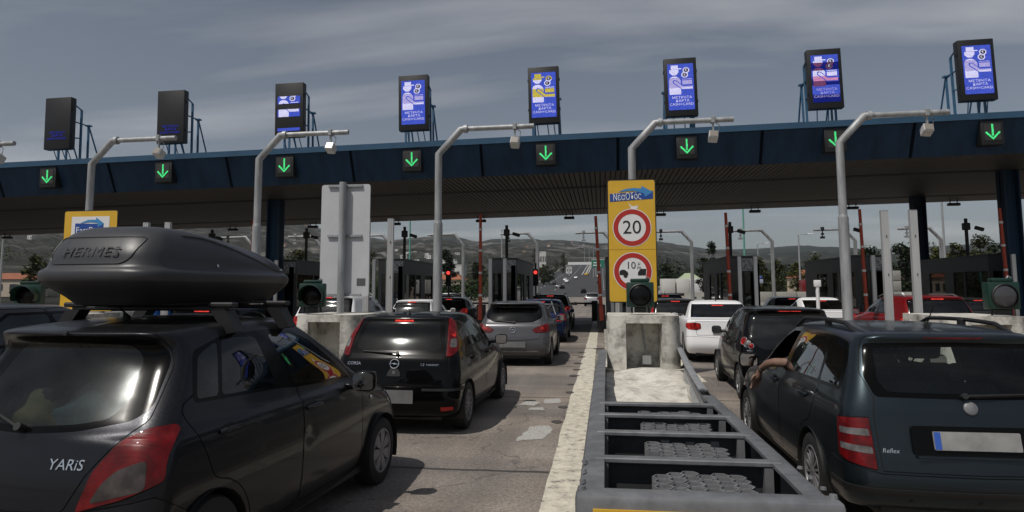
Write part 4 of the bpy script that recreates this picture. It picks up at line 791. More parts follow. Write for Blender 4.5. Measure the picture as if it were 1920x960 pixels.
def generic(name, label, paint, X, Y, L, Wd, H, kind='hatch', rz=0.0, stride=4, lit=True, R=.31, group=None, rails=None, plate=True, glassm=None, antenna=False, cat='car', detail=True, lamp='corner', dx=0):
    """a car further off: same panels, simpler inside"""
    root = thing(name, label, cat, (X, Y, 0), rz, group); w = Wd/2; k = H/1.48; q = L/4.0
    b = 1.0*k if kind != 'suv' else 1.02*k
    zt = H-.115; g = lambda z: z*k
    if kind == 'sedan':
        rows = [(.14,.22,L-.17,.20,w*.93), (.05,.31,L-.05,.29,w*.975), (.0,.46,L,.44,w*.995), (.01,.60,L-.02,.57,w), (.03,.84,L-.12,.72,w*.995), (.03,1.0,L-.32,.86,w*.97,dict(t0=.66)),
            (.62,1.055,L-1.18,1.03,w*.90,dict(t0=.8,ry=.10,br=.05)), (.98,1.22,L-1.62,1.2,w*.83,dict(rx=.14,ry=.14,br=.06,fx=.2,fy=.25)), (1.30,1.375,L-2.02,H-.10,w*.745,dict(rx=.14,ry=.14,br=.06,fx=.15,fy=.25)),
            (1.42,1.425,L-2.15,H-.05,w*.69,dict(rx=.14,ry=.15,br=.06,arch=.012)), (1.52,1.445,L-2.25,H-.035,w*.57,dict(br=.05,arch=.02)), (1.6,1.452,L-2.3,H-.025,w*.32,dict(br=.03,arch=.02)), (1.65,1.455,L-2.35,H-.022,0,dict(br=0,arch=.02))]
        ya, yb = .98, .98+2.68; R = .33
        tl = [(.52,.82),(.62,.78),(.82,.80),(.97,.86),(.95,.945),(.66,.965),(.53,.94)]; tgz = (.66, .99)
    else:
        s0 = .10 if kind == 'suv' else .14
        rows = [(.14,.24,L-.17,.20,w*.93), (.05,.33,L-.05,.29,w*.975), (.0,.48,L,.44,w*.995), (.01,.62,L-.02,.57,w), (.05,.80*k,L-.1,.70*k,w*.995), (.09,b-.08,L-.3,.85*k,w*.97),
            (s0,b,L-1.08,1.01*k,w*.92,dict(t0=.73)), (s0+.10,b+(zt-b)*.5,L-1.45,b+(zt-b)*.5,w*.85,dict(rx=.14,ry=.14,br=.07,fx=.2,fy=.25)), (s0+.22,zt,L-1.85,zt,w*.77,dict(rx=.14,ry=.14,br=.07,fx=.15,fy=.25)),
            (s0+.16,H-.058,L-1.98,H-.055,w*.71,dict(rx=.14,ry=.15,br=.05,arch=.012)), (s0+.24,H-.034,L-2.08,H-.032,w*.58,dict(br=.04,arch=.02)), (s0+.32,H-.024,L-2.15,H-.024,w*.32,dict(br=.02,arch=.02)), (s0+.38,H-.021,L-2.2,H-.021,0,dict(br=0,arch=.02))]
        ya, yb = .70*q, .70*q+2.52*q
        tl = {'corner': [(w*.62,.72*k),(w*1.12,.76*k),(w*1.12,.95*k),(w*.80,.98*k),(w*.62,.90*k)], 'tall': [(w*.80,.78*k),(w*1.06,.78*k),(w*1.06,1.0*k),(w*.92,1.30*k),(w*.80,1.30*k)], 'square': [(w*.70,.78*k),(w*1.0,.78*k),(w*1.0,.98*k),(w*.70,.98*k)]}[lamp]; tgz = (.60, b-.03)
    zs = b+.02 if kind != 'sedan' else 1.07; zt2 = zt-.03 if kind != 'sedan' else H-.13
    y0, yB, yA = (.95 if kind != 'sedan' else 1.55), L*.44, L-1.62
    F = [('bumper','s',[(0,.25),(w*1.25,.25),(w*1.25,.62),(w*.8,.64),(0,.60)],dict(gap=.007,r=.02)),
        ('tailgate','s',[(0,tgz[0]),(w*.70,tgz[0]),(w*.74,tgz[1]),(0,tgz[1])],dict(gap=.008,r=.03)),
        ('rear_trim','r',[(0,6.1),(w*.80,6.1),(w*.74,8.05),(0,8.1)],dict(r=.04)), ('rear_window','r',[(0,6.25),(w*.73,6.25),(w*.66,7.85),(0,7.9)],dict(r=.04)),
        ('taillight','s',tl,dict(gap=.006,r=.02)),
        ('rear_door','y',[(y0-.12 if kind != 'sedan' else 1.4,b+.02),(ya+R*1.13+.12,.30),(yB,.30),(yB+.02,b),(yB-.12,H-.06),(y0+.2,H-.06)],dict(gap=.010,r=.06)), ('front_door','y',[(yB,.30),(L-1.12,.30),(L-1.10,b-.1),(L-1.2,b),(yA+.02,zt),(yA-.4,H-.06),(yB-.12,H-.06),(yB+.02,b)],dict(gap=.010,r=.05)),
        ('window_trim','y',[(y0-.12,zs),(L-1.3,zs),(yA-.12,zt2+.0),(yA-.40,zt2+.04),(y0+.30,zt2+.04),(y0+.02,zt2-.10)],dict(r=.05)),
        ('side_window','y',[(y0-.02,zs+.03),(yB-.05,zs+.03),(yB-.13,zt2+.01),(y0+.32,zt2+.01),(y0+.10,zt2-.10)],dict(r=.03)), ('front_window','y',[(yB+.04,zs+.03),(L-1.45,zs+.03),(yA-.20,zt2-.03),(yA-.42,zt2+.01),(yB-.04,zt2+.01)],dict(r=.03)),
        ('windshield','w',[(0,6.25),(w*.76,6.3),(w*.68,7.9),(0,7.95)],dict(r=.06)), ('hole','y',arch_poly(ya,R,.255),{}), ('hole','y',arch_poly(yb,R,.255),{})]
    gm = glassm or GLASS_DARK
    c = Car(rows, F, car_mats(paint, side_window=gm, front_window=GLASS, rear_window=gm, taillight=M_REDLIT if lit else M_RED), root, stride=stride, offs=dict(taillight=.010, bumper=.008), skirts=dict(taillight=.018, bumper=.012), **BASE_SPEC)
    add_wheels(c, root, R, ya, yb, w*.985, 8, 'spoke', liner=detail); underbody(root, L, w)
    if detail: add_interior(root, L, w, .44*k, L*.44, y0+.1, L-1.7, b)
    for sd in (1, -1): add_mirror(root, sd, (w*1.09, L-1.42, b+.02), (.19,.11,.15), paint)
    if plate: add_plate(c, root, -.26, .26, .44 if kind != 'sedan' else .70, .55 if kind != 'sedan' else .81, .022, False, M_PLATEDIM)
    m = MB(); Mh = surf_M(c, 'r', 0, 8.35 if kind != 'sedan' else 7.8, .004); m.box(-.14,.14,-.012,.012,-.01,.006, Mh); m.build('brake_light', M_BRAKE if lit else M_REDDARK, root)
    if rails:
        for sd in (1, -1):
            y0r = s0+.5; n = [(sd*w*.66, y0r+(L-2.6-s0)*t/8, H-.045+(.055 if 0 < t < 8 else 0)) for t in range(9)]; m = MB(); m.tube(n, .018, 8); m.build('roof_rail', rails, root)
    if antenna: add_antenna(root, (0, (1.62 if kind == 'sedan' else .5), H-.01), .16, .6)
    return root, c
# ------------------------------------------------------------------ the toll plaza
ISL = lambda n: .66+5.2*n
LANE = lambda n: -1.94+5.2*n
TILT = 0.0193
def road_mat():
    m, n, k = new_mat('plaza_concrete')
    b = n.new('ShaderNodeBsdfPrincipled'); out = n.new('ShaderNodeOutputMaterial'); k.new(b.outputs[0], out.inputs[0]); b.inputs['Roughness'].default_value = .85
    t = n.new('ShaderNodeTexCoord'); o = t.outputs['Object']; sx = n.new('ShaderNodeSeparateXYZ'); k.new(o, sx.inputs[0])
    def noise(sc, det=6, vec=o, ro=.6):
        z = n.new('ShaderNodeTexNoise'); z.inputs['Scale'].default_value = sc; z.inputs['Detail'].default_value = det; z.inputs['Roughness'].default_value = ro; k.new(vec, z.inputs['Vector']); return z.outputs[0]
    def ramp(v, p0, p1, c0, c1):
        r = n.new('ShaderNodeValToRGB'); r.color_ramp.elements[0].position = p0; r.color_ramp.elements[1].position = p1; r.color_ramp.elements[0].color = (*c0,1); r.color_ramp.elements[1].color = (*c1,1); k.new(v, r.inputs[0]); return r.outputs[0]
    def mix(f, a, c2, blend='MIX', fac=None):
        x = n.new('ShaderNodeMix'); x.data_type = 'RGBA'; x.blend_type = blend
        if f is not None: k.new(f, x.inputs[0])
        else: x.inputs[0].default_value = fac
        for s_, v in ((x.inputs[6], a), (x.inputs[7], c2)):
            if isinstance(v, tuple): s_.default_value = (*v, 1)
            else: k.new(v, s_)
        return x.outputs[2]
    base = ramp(noise(.9), .35, .68, (.262,.232,.206), (.335,.308,.28))
    mp_ = n.new('ShaderNodeMapping'); mp_.inputs['Scale'].default_value = (.02,.42,1); k.new(o, mp_.inputs[0])
    slab = ramp(noise(1.0, 3, mp_.outputs[0]), .42, .58, (.72,.72,.74), (1.16,1.12,1.08)); base = mix(None, base, slab, 'MULTIPLY', 1.0)
    agg = ramp(noise(70, 5), .36, .66, (.55,.55,.55), (1.34,1.33,1.31)); base = mix(None, base, agg, 'MULTIPLY', .8); agg2 = ramp(noise(24, 5, o, .7), .36, .64, (.66,.655,.65), (1.24,1.23,1.21)); base = mix(None, base, agg2, 'MULTIPLY', .9)
    mp2 = n.new('ShaderNodeMapping'); mp2.inputs['Scale'].default_value = (.9,.06,1); k.new(o, mp2.inputs[0])
    streak = ramp(noise(1.2, 5, mp2.outputs[0]), .40, .66, (.70,.69,.69), (1.04,1.03,1.02)); base = mix(None, base, streak, 'MULTIPLY', .75)
    # each lane: two darker wheel paths and an oily strip between them
    def mth(op, a, b_=None, c=None):
        q = n.new('ShaderNodeMath'); q.operation = op
        for i_, v in enumerate((a, b_, c)):
            if v is None: continue
            if isinstance(v, (int, float)): q.inputs[i_].default_value = v
            else: k.new(v, q.inputs[i_])
        return q.outputs[0]
    wob = mth('MULTIPLY', noise(.35, 2), .9); dl = mth('MULTIPLY', mth('ABSOLUTE', mth('SUBTRACT', mth('FRACT', mth('MULTIPLY_ADD', mth('ADD', sx.outputs['X'], wob), 1/5.2, .79)), .5)), 5.2)
    trk = mth('MULTIPLY', mth('SUBTRACT', 1.0, mth('MINIMUM', mth('MULTIPLY', mth('ABSOLUTE', mth('SUBTRACT', dl, .78)), 2.6), 1.0)), .26); oil = mth('MULTIPLY', mth('SUBTRACT', 1.0, mth('MINIMUM', mth('MULTIPLY', dl, 2.4), 1.0)), noise(1.3, 5)); dark = mth('ADD', trk, mth('MULTIPLY', oil, .5)); base = mix(dark, base, (.085,.078,.072))
    # oil drips and dark tyre stains
    st = ramp(noise(1.7, 3), .66, .74, (0,0,0), (1,1,1)); sp_ = n.new('ShaderNodeMath'); sp_.operation = 'MULTIPLY'; sp_.inputs[1].default_value = .55; k.new(st, sp_.inputs[0]); base = mix(sp_.outputs[0], base, (.05,.047,.045))
    # transverse joints, a wandering dark seam each 4.6 m
    w = n.new('ShaderNodeMath'); w.operation = 'MULTIPLY_ADD'; w.inputs[1].default_value = .16; k.new(noise(.8, 3), w.inputs[0]); k.new(sx.outputs['Y'], w.inputs[2])
    w1 = n.new('ShaderNodeMath'); w1.operation = 'MULTIPLY_ADD'; w1.inputs[1].default_value = 1/4.6; w1.inputs[2].default_value = .02; k.new(w.outputs[0], w1.inputs[0])
    fr = n.new('ShaderNodeMath'); fr.operation = 'FRACT'; k.new(w1.outputs[0], fr.inputs[0]); ab = n.new('ShaderNodeMath'); ab.operation = 'SUBTRACT'; ab.inputs[1].default_value = .5; k.new(fr.outputs[0], ab.inputs[0]); a2 = n.new('ShaderNodeMath'); a2.operation = 'ABSOLUTE'; k.new(ab.outputs[0], a2.inputs[0])
    jt = n.new('ShaderNodeMapRange'); jt.inputs[1].default_value = .003; jt.inputs[2].default_value = .010; jt.inputs[3].default_value = .95; jt.inputs[4].default_value = 0; k.new(a2.outputs[0], jt.inputs[0]); base = mix(jt.outputs[0], base, (.03,.028,.026))
    # cracks
    vo = n.new('ShaderNodeTexVoronoi'); vo.feature = 'DISTANCE_TO_EDGE'; vo.inputs['Scale'].default_value = .42; wp = n.new('ShaderNodeVectorMath'); wp.operation = 'MULTIPLY_ADD'; wp.inputs[1].default_value = (1,1,1)
    zc = n.new('ShaderNodeTexNoise'); zc.inputs['Scale'].default_value = 2.0; zc.inputs['Detail'].default_value = 5; k.new(o, zc.inputs['Vector']); k.new(zc.outputs[1], wp.inputs[0]); k.new(o, wp.inputs[2]); k.new(wp.outputs[0], vo.inputs['Vector'])
    ck = n.new('ShaderNodeMapRange'); ck.inputs[1].default_value = 0; ck.inputs[2].default_value = .012; ck.inputs[3].default_value = .55; ck.inputs[4].default_value = 0; k.new(vo.outputs[0], ck.inputs[0]); base = mix(ck.outputs[0], base, (.05,.046,.043))
    k.new(base, b.inputs['Base Color'])
    bp = n.new('ShaderNodeBump'); bp.inputs['Strength'].default_value = .7; bp.inputs['Distance'].default_value = .02; k.new(noise(30, 6), bp.inputs['Height']); k.new(bp.outputs[0], b.inputs['Normal']); return m
def worn_paint(name, col, under, th=.55, scale=3.2):
    """old road paint: the surface below shows where it has worn off"""
    m, n, k = new_mat(name); b = n.new('ShaderNodeBsdfPrincipled'); out = n.new('ShaderNodeOutputMaterial'); k.new(b.outputs[0], out.inputs[0]); b.inputs['Roughness'].default_value = .8
    t = n.new('ShaderNodeTexCoord'); z = n.new('ShaderNodeTexNoise'); z.inputs['Scale'].default_value = scale; z.inputs['Detail'].default_value = 9; z.inputs['Roughness'].default_value = .72; k.new(t.outputs['Object'], z.inputs['Vector'])
    r = n.new('ShaderNodeValToRGB'); e = r.color_ramp.elements; e[0].position = th-.16; e[0].color = (*col,1); e[1].position = th+.06; e[1].color = (*under,1); x = e.new(th); x.color = (*[c*.72 for c in col],1); k.new(z.outputs[0], r.inputs[0])
    z2 = n.new('ShaderNodeTexNoise'); z2.inputs['Scale'].default_value = 30; z2.inputs['Detail'].default_value = 4; k.new(t.outputs['Object'], z2.inputs['Vector']); r2 = n.new('ShaderNodeValToRGB'); r2.color_ramp.elements[0].color = (.7,.7,.7,1); r2.color_ramp.elements[1].color = (1.1,1.1,1.1,1); k.new(z2.outputs[0], r2.inputs[0])
    mx_ = n.new('ShaderNodeMix'); mx_.data_type = 'RGBA'; mx_.blend_type = 'MULTIPLY'; mx_.inputs[0].default_value = .9; k.new(r.outputs[0], mx_.inputs[6]); k.new(r2.outputs[0], mx_.inputs[7]); k.new(mx_.outputs[2], b.inputs['Base Color'])
    bp = n.new('ShaderNodeBump'); bp.inputs['Strength'].default_value = .35; bp.inputs['Distance'].default_value = .01; k.new(z.outputs[0], bp.inputs['Height']); k.new(bp.outputs[0], b.inputs['Normal']); return m
STRUCT = lambda o: tag(o, kind='structure')
m = MB(); m.add([(-70,-25,0),(70,-25,0),(70,186,0),(-70,186,0)], [(0,1,2,3)]); STRUCT(m.build('road', road_mat()))
LINE = worn_paint('cream_line', (.74,.69,.57), (.20,.175,.155), .57, 8); PATCH = worn_paint('white_patch', (.58,.57,.54), (.27,.24,.21), .53, 30)
def edge_line(x0, x1, y0, y1):
    m = MB(); n = 120; P = []
    for i in range(n+1):
        y = y0+(y1-y0)*i/n; P.append([(x0+RND.uniform(-.012,.012)*(1+2*(RND.random() < .12)), y, .004), ((x0+x1)/2, y, .004), (x1+RND.uniform(-.012,.012), y, .004)])
    m.sheet(P); STRUCT(m.build('road_marking', LINE, fix=False))
for nI in range(-3, 4):
    if nI == 0: edge_line(-.53, -.20, .5, 60)
    else: edge_line(ISL(nI)-1.19, ISL(nI)-.86, 3, 60)
    edge_line(ISL(nI)+.95, ISL(nI)+1.28, 3 if nI else 13.5, 60)
m = MB()
for P in ([(-1.02,8.05),(-.72,8.2),(-.62,8.75),(-.70,9.0),(-.93,8.9)], [(-1.30,10.55),(-1.05,10.5),(-.98,10.85),(-1.2,10.95)], [(-.92,10.7),(-.66,10.8),(-.70,11.25),(-.95,11.1)], [(-1.1,10.1),(-.85,10.15),(-.9,10.35),(-1.08,10.3)]):
    Q = [(x+RND.uniform(-.02,.02), y+RND.uniform(-.03,.03)) for x, y in poly_dense(P, .1)]; m.add([(x, y, .004) for x, y in Q], [tuple(range(len(Q)))])
STRUCT(m.build('road_marking', PATCH, fix=False))
m = MB()
for (x, y, r) in ((-.58,11.9,.07),(-.60,12.9,.06),(-.62,9.25,.07),(-.60,14.2,.1),(-.58,15.3,.09),(-.6,16.6,.1),(-.57,18.2,.1),(-.6,19.5,.1),(-.60,10.4,.07)):
    m.add([(x+r*1.1*cos(a*pi/7)*RND.uniform(.8,1.2), y+r*1.5*sin(a*pi/7)*RND.uniform(.8,1.2), .008) for a in range(14)], [tuple(range(14))])
STRUCT(m.build('road_patches', pbr('tar_patch', (.085,.078,.07), .8, noise=.4, nscale=9), fix=False))
CONC = pbr('weathered_concrete', (.40,.37,.32), .9, col2=(.16,.15,.13), nscale=2.6, ramp=(.36,.74), bump=.35, bscale=22)
CONCB = pbr('block_concrete', (.62,.60,.54), .88, col2=(.17,.16,.14), nscale=4.2, ramp=(.44,.68), bump=.4, bscale=14)
GALV = pbr('galvanised_steel', (.42,.43,.44), .48, .35, noise=.35, nscale=9, rvar=.12)
GALVP = pbr('galvanised_pole', (.42,.43,.44), .5, .25, noise=.45, nscale=7, stretch=(1,1,.15), rvar=.1)
GALVD = pbr('cushion_steel', (.20,.205,.215), .5, .2, noise=.4, nscale=6, rvar=.12)
ALU = pbr('aluminium_post', (.58,.58,.58), .35, .4, noise=.2, nscale=6, stretch=(1,1,.1))
NAVY = pbr('canopy_navy', (.012,.040,.085), .55, .0, spec=.25, noise=.45, nscale=1.6, stretch=(1.5,1,.12))
NAVYCAP = pbr('canopy_cap_blue', (.035,.10,.18), .45, noise=.2, nscale=1.2)
STEELBLUE = pbr('frame_blue', (.045,.14,.25), .5, noise=.2, nscale=4)
SOFFIT = pbr('soffit_strip', (.048,.043,.039), .6, noise=.3, nscale=1.5, stretch=(3,.2,1))
SOFFITD = pbr('soffit_gap', (.012,.011,.010), .8)
YELLOW = pbr('sign_yellow', (.70,.42,.035), .45, noise=.10, nscale=3)
SIGNRED = pbr('sign_red', (.42,.025,.018), .45); SIGNWHITE = pbr('sign_white', (.76,.76,.76), .45, noise=.06, nscale=4); SIGNBLACK = pbr('sign_black', (.012,.012,.012), .5)
SIGNBLUE = pbr('sign_blue', (.015,.065,.30), .45); SIGNSKY = pbr('sign_sky', (.05,.24,.52), .45); PANELGREY = pbr('sign_back_grey', (.54,.55,.57), .5, .1, noise=.10, nscale=2)
GREENBOX = pbr('signal_green', (.006,.036,.025), .45, noise=.25, nscale=8); REDBAR = pbr('barrier_red', (.42,.055,.022), .55, noise=.3, nscale=4, stretch=(1,1,.3)); WHITEBAND = pbr('band_white', (.6,.6,.58), .6)
BOOTHGREY = pbr('booth_panel', (.10,.103,.107), .55, noise=.15, nscale=1.5); BOOTHDARK = pbr('booth_dark', (.045,.047,.05), .5, noise=.2, nscale=2); BLACKMETAL = pbr('black_metal', (.014,.014,.015), .5, noise=.2, nscale=6)
# ---- canopy
canopy = thing('toll_canopy', 'long dark navy canopy spanning all the toll lanes', 'canopy', (0, 25.4, 0))
zt = lambda x: TILT*x
X0, X1 = -52, 52
m = MB()
yT, yB = 0.0, .55
m.add([(X0,yT,7.42+zt(X0)),(X1,yT,7.42+zt(X1)),(X1,yB,6.25+zt(X1)),(X0,yB,6.25+zt(X0))], [(0,1,2,3)]); m.add([(X0,15.6,7.42+zt(X0)),(X1,15.6,7.42+zt(X1)),(X1,15.3,6.25+zt(X1)),(X0,15.3,6.25+zt(X0))], [(0,3,2,1)])
m.build('fascia', NAVY, canopy, fix=False)
for x in [LANE(n)-2.6+2.6*0 for n in range(-9, 10)]:
    d = 1/hypot(1.17, .55); ny, nz = -1.17*d*.012, -.55*d*.012; m = MB()
    m.add([(x-.055,yT+ny,7.42+zt(x)+nz),(x+.055,yT+ny,7.42+zt(x)+nz),(x+.055,yB+ny,6.25+zt(x)+nz),(x-.055,yB+ny,6.25+zt(x)+nz)], [(0,1,2,3)])
    m.build('fascia_joint', pbr('joint_dark', (.0015,.004,.009), .8, spec=.1), canopy, fix=False)
m = MB(); q = []
for x in (X0, X1): q.append([(x,-.07,7.40+zt(x)),(x,-.09,7.62+zt(x)),(x,.3,7.66+zt(x)),(x,15.3,7.66+zt(x)),(x,15.7,7.62+zt(x)),(x,15.68,7.40+zt(x)),(x,.0,7.39+zt(x))])
m.sheet(q); m.build('roof', NAVYCAP, canopy, fix=False)
m = MB(); x = X0
while x < X1:
    z = 6.25+zt(x); m.add([(x,.55,z),(x+.16,.55,z),(x+.16,15.3,z),(x,15.3,z),(x,.55,z+.06),(x+.16,.55,z+.06),(x+.16,15.3,z+.06),(x,15.3,z+.06)], [(0,3,2,1),(0,1,5,4),(1,2,6,5),(2,3,7,6),(3,0,4,7)]); x += .20
m.build('soffit', SOFFIT, canopy, fix=False)
m = MB(); m.add([(X0,.56,6.31+zt(X0)),(X1,.56,6.31+zt(X1)),(X1,15.29,6.31+zt(X1)),(X0,15.29,6.31+zt(X0))], [(0,3,2,1)])
for y in (4.4, 12.4): m.box(X0, X1, y-.25, y+.25, 0, .01, Matrix(((1,0,0,0),(0,1,0,0),(TILT,0,1,6.235),(0,0,0,1))))
m.build('soffit_backing', SOFFITD, canopy, fix=False)
for x in (-14.9, 16.3):
    for y in (4.3, 12.3):
        m = MB(); T = Matrix.Translation((x, y, 0)); m.box(-.30,.30,-.04,.04,0,6.22+zt(x),T); m.box(-.30,-.24,-.28,.28,0,6.215+zt(x),T); m.box(.24,.30,-.28,.28,0,6.215+zt(x),T); m.build('column', NAVY, canopy)
for n in range(-7, 6):
    x = LANE(n)+.1; z = 6.1+zt(x); t = thing('floodlight', 'small black floodlight under the back edge of the canopy', 'floodlight', (x, 39.6, z), 0, 'floodlights under the canopy')
    m = MB(); m.box(-.30,.30,-.13,.13,-.20,-.05,b=.03); m.build('housing', BLACKMETAL, t); m = MB(); m.box(-.2,-.16,-.02,.02,-.08,.16); m.box(.16,.2,-.02,.02,-.08,.16); m.build('bracket', BLACKMETAL, t)
# ---- lane signals on the fascia
GREENLED = lamp_mat('green_led', (.10,.95,.30), 1.55, .02); HOUSING = pbr('display_housing', (.010,.010,.011), .5, noise=.3, nscale=4); PANELDK = pbr('signal_panel', (.035,.035,.034), .7, noise=.4, nscale=18)
SIGL = ['beneath the first dark board from the left end','left of the bent pole crossing the second dark board','under the board with only blue strips lit','under the blue board over the black hatchback','under the blue and yellow board','under the board nearest above the speed limit sign','half hidden behind a bent pole','beneath the last board at the right end']
for i in range(8):
    x = LANE(i-4); z = 6.93+zt(x)
    t = thing('lane_signal', 'green arrow lane signal '+SIGL[i], 'lane signal', (x-.10, 25.55, z), 0, 'green arrow signals along the canopy'); t.rotation_euler.y = -TILT
    m = MB(); m.box(-.37,.37,-.16,.22,-.44,.42,b=.02); m.build('housing', HOUSING, t)
    m = MB(); m.box(-.27,.27,-.175,-.160,-.28,.30); pn = m.build('panel', PANELDK, t)
    m = MB(); w = .028; m.box(-w,w,-.190,-.176,-.12,.29)
    for sd in (1,-1): m.add([(sd*.0,-.190,-.27),(sd*.25,-.190,-.01),(sd*.25-sd*.05,-.190,.03),(0,-.190,-.185)], [(0,1,2,3)])
    m.build('arrow', GREENLED, pn, fix=False)
# ---- variable message boards
LEDBLUE = lamp_mat('led_blue', (.095,.155,.88), 1.1, .022); LEDDIM = lamp_mat('led_blue_dim', (.03,.05,.55), .55, .02); LEDWHITE = lamp_mat('led_white', (.72,.70,1.0), 1.7, .02); LEDPALE = lamp_mat('led_pale', (.55,.50,.95), 1.35, .018); LEDYEL = lamp_mat('led_yellow', (.75,.62,.10), 1.3, .018); LEDPINK = lamp_mat('led_pink', (.85,.35,.65), 1.2, .018); LEDRED = lamp_mat('led_red_dim', (.35,.12,.30), .8, .018)
SW, SH_ = .96, 1.78                         # screen size
def clip_poly(P, a, b):
    """keep the part of a polygon between heights a..b (fraction from the top)"""
    for lim, keep in ((a, 1), (b, -1)):
        Q = []
        for i in range(len(P)):
            p, q = P[i-1], P[i]; ip = (p[1]-lim)*keep >= 0; iq = (q[1]-lim)*keep >= 0
            if ip != iq: t = (lim-p[1])/(q[1]-p[1]); Q.append((p[0]+(q[0]-p[0])*t, lim))
            if iq: Q.append(q)
        P = Q
        if not P: break
    return P
def octa(cx, cy, rx, ry): return [(cx+rx*x, cy+ry*y) for x, y in ((-.42,-1),(.42,-1),(1,-.42),(1,.42),(.42,1),(-.42,1),(-1,.42),(-1,-.42))]
PICT = [('white', 1, [(.14,.03),(.41,.03),(.41,.12),(.14,.12)]), ('white', 1, [(.41,.095),(.54,.095),(.54,.118),(.41,.118)]),
    ('white', 1, [(.08,.125),(.43,.125),(.43,.185),(.33,.245),(.19,.245),(.08,.19)]),
    ('white', 1, [(.05,.665),(.05,.345),(.10,.295),(.19,.272),(.32,.272),(.43,.305),(.50,.36),(.50,.665)]),
    ('blue', 2, [(.19,.375),(.25,.345),(.33,.355),(.58,.475),(.97,.475),(.97,.57),(.55,.57),(.20,.42)]),
    ('white', 3, [(.23,.385),(.28,.365),(.33,.375),(.57,.492),(.95,.492),(.95,.553),(.55,.553),(.235,.41)]),
    ('white', 1, [(.56,.365),(.93,.365),(.93,.452),(.56,.452)]), ('white', 1, [(.56,.332),(.93,.332),(.93,.346),(.56,.346)]),
    ('white', 1, octa(.72,.145,.125,.062)), ('white', 2, octa(.66,.245,.125,.062)), ('black', 3, octa(.72,.145,.085,.043)), ('black', 3, octa(.66,.245,.085,.043))]
def board_picture(t, bands, yellow=None, text=True, textmat=None, dim=None):
    """LED face: blue field, pictogram of a collector taking money, three lines of text; only inside the given bands"""
    Z = lambda f: SH_/2-f*SH_; Xx = lambda f: -SW/2+f*SW; Y0 = -.172
    names = ['blue','white','black','pale','yellow','pink','red','dimblue','text']; mats = [LEDBLUE, LEDWHITE, HOUSING, LEDPALE, LEDYEL, LEDPINK, LEDRED, LEDDIM, textmat or LEDWHITE]
    m = MB()
    def lay(nm, P, lv): m.cur = names.index(nm); m.add([(Xx(x), Y0-.004*lv, Z(y)) for x, y in P], [tuple(range(len(P)))])
    for (a, b) in bands:
        lay('blue', [(0,b),(1,b),(1,a),(0,a)], 0)
        for (c, lv, P) in PICT:
            Q = clip_poly(P, a, b)
            if len(Q) < 3: continue
            if yellow and c == 'white':
                for (u, v, nm) in yellow:
                    q = clip_poly(Q, u, v)
                    if len(q) >= 3: lay(nm, q, lv)
            else: lay(c, Q, lv)
    for (a, b) in (dim or []): lay('dimblue', [(0,b),(1,b),(1,a),(0,a)], .5)
    if bands:
        m.cur = 1
        for (cx, cy) in ((.72,.145),(.66,.245)):
            if any(a < cy-.04 and cy+.04 < b for a, b in bands): v, f = text_verts('€', .14); m.add(v, f, face_cam_M(Xx(cx), Y0-.017, Z(cy)))
    if text:
        m.cur = 8
        for s_, y, cx in (('ΜΕΤΡΗΤΑ',.735,.52),('ΚΑΡΤΑ',.805,.54),('CASH+CARD',.880,.50)):
            v, f = text_verts(s_, .150, spacing=1.05); m.add(v, f, face_cam_M(Xx(cx), Y0-.008, Z(y)) @ Matrix.Diagonal((.98,.86,1,1)))
    m.build('screen', mats, t, fix=False)
FULL = [(0,1)]
BL = ['dark message board at the left end, only faint blue text lit','dark message board second from the left, a pole arm crossing its foot','half dead message board with three lit blue strips','lit blue message board over the black hatchback, tilted slightly right','lit blue message board whose pictogram is partly yellow','lit blue message board above the yellow speed limit sign','blue message board with dimmed pinkish bands','lit blue message board at the right end, turned leftward']
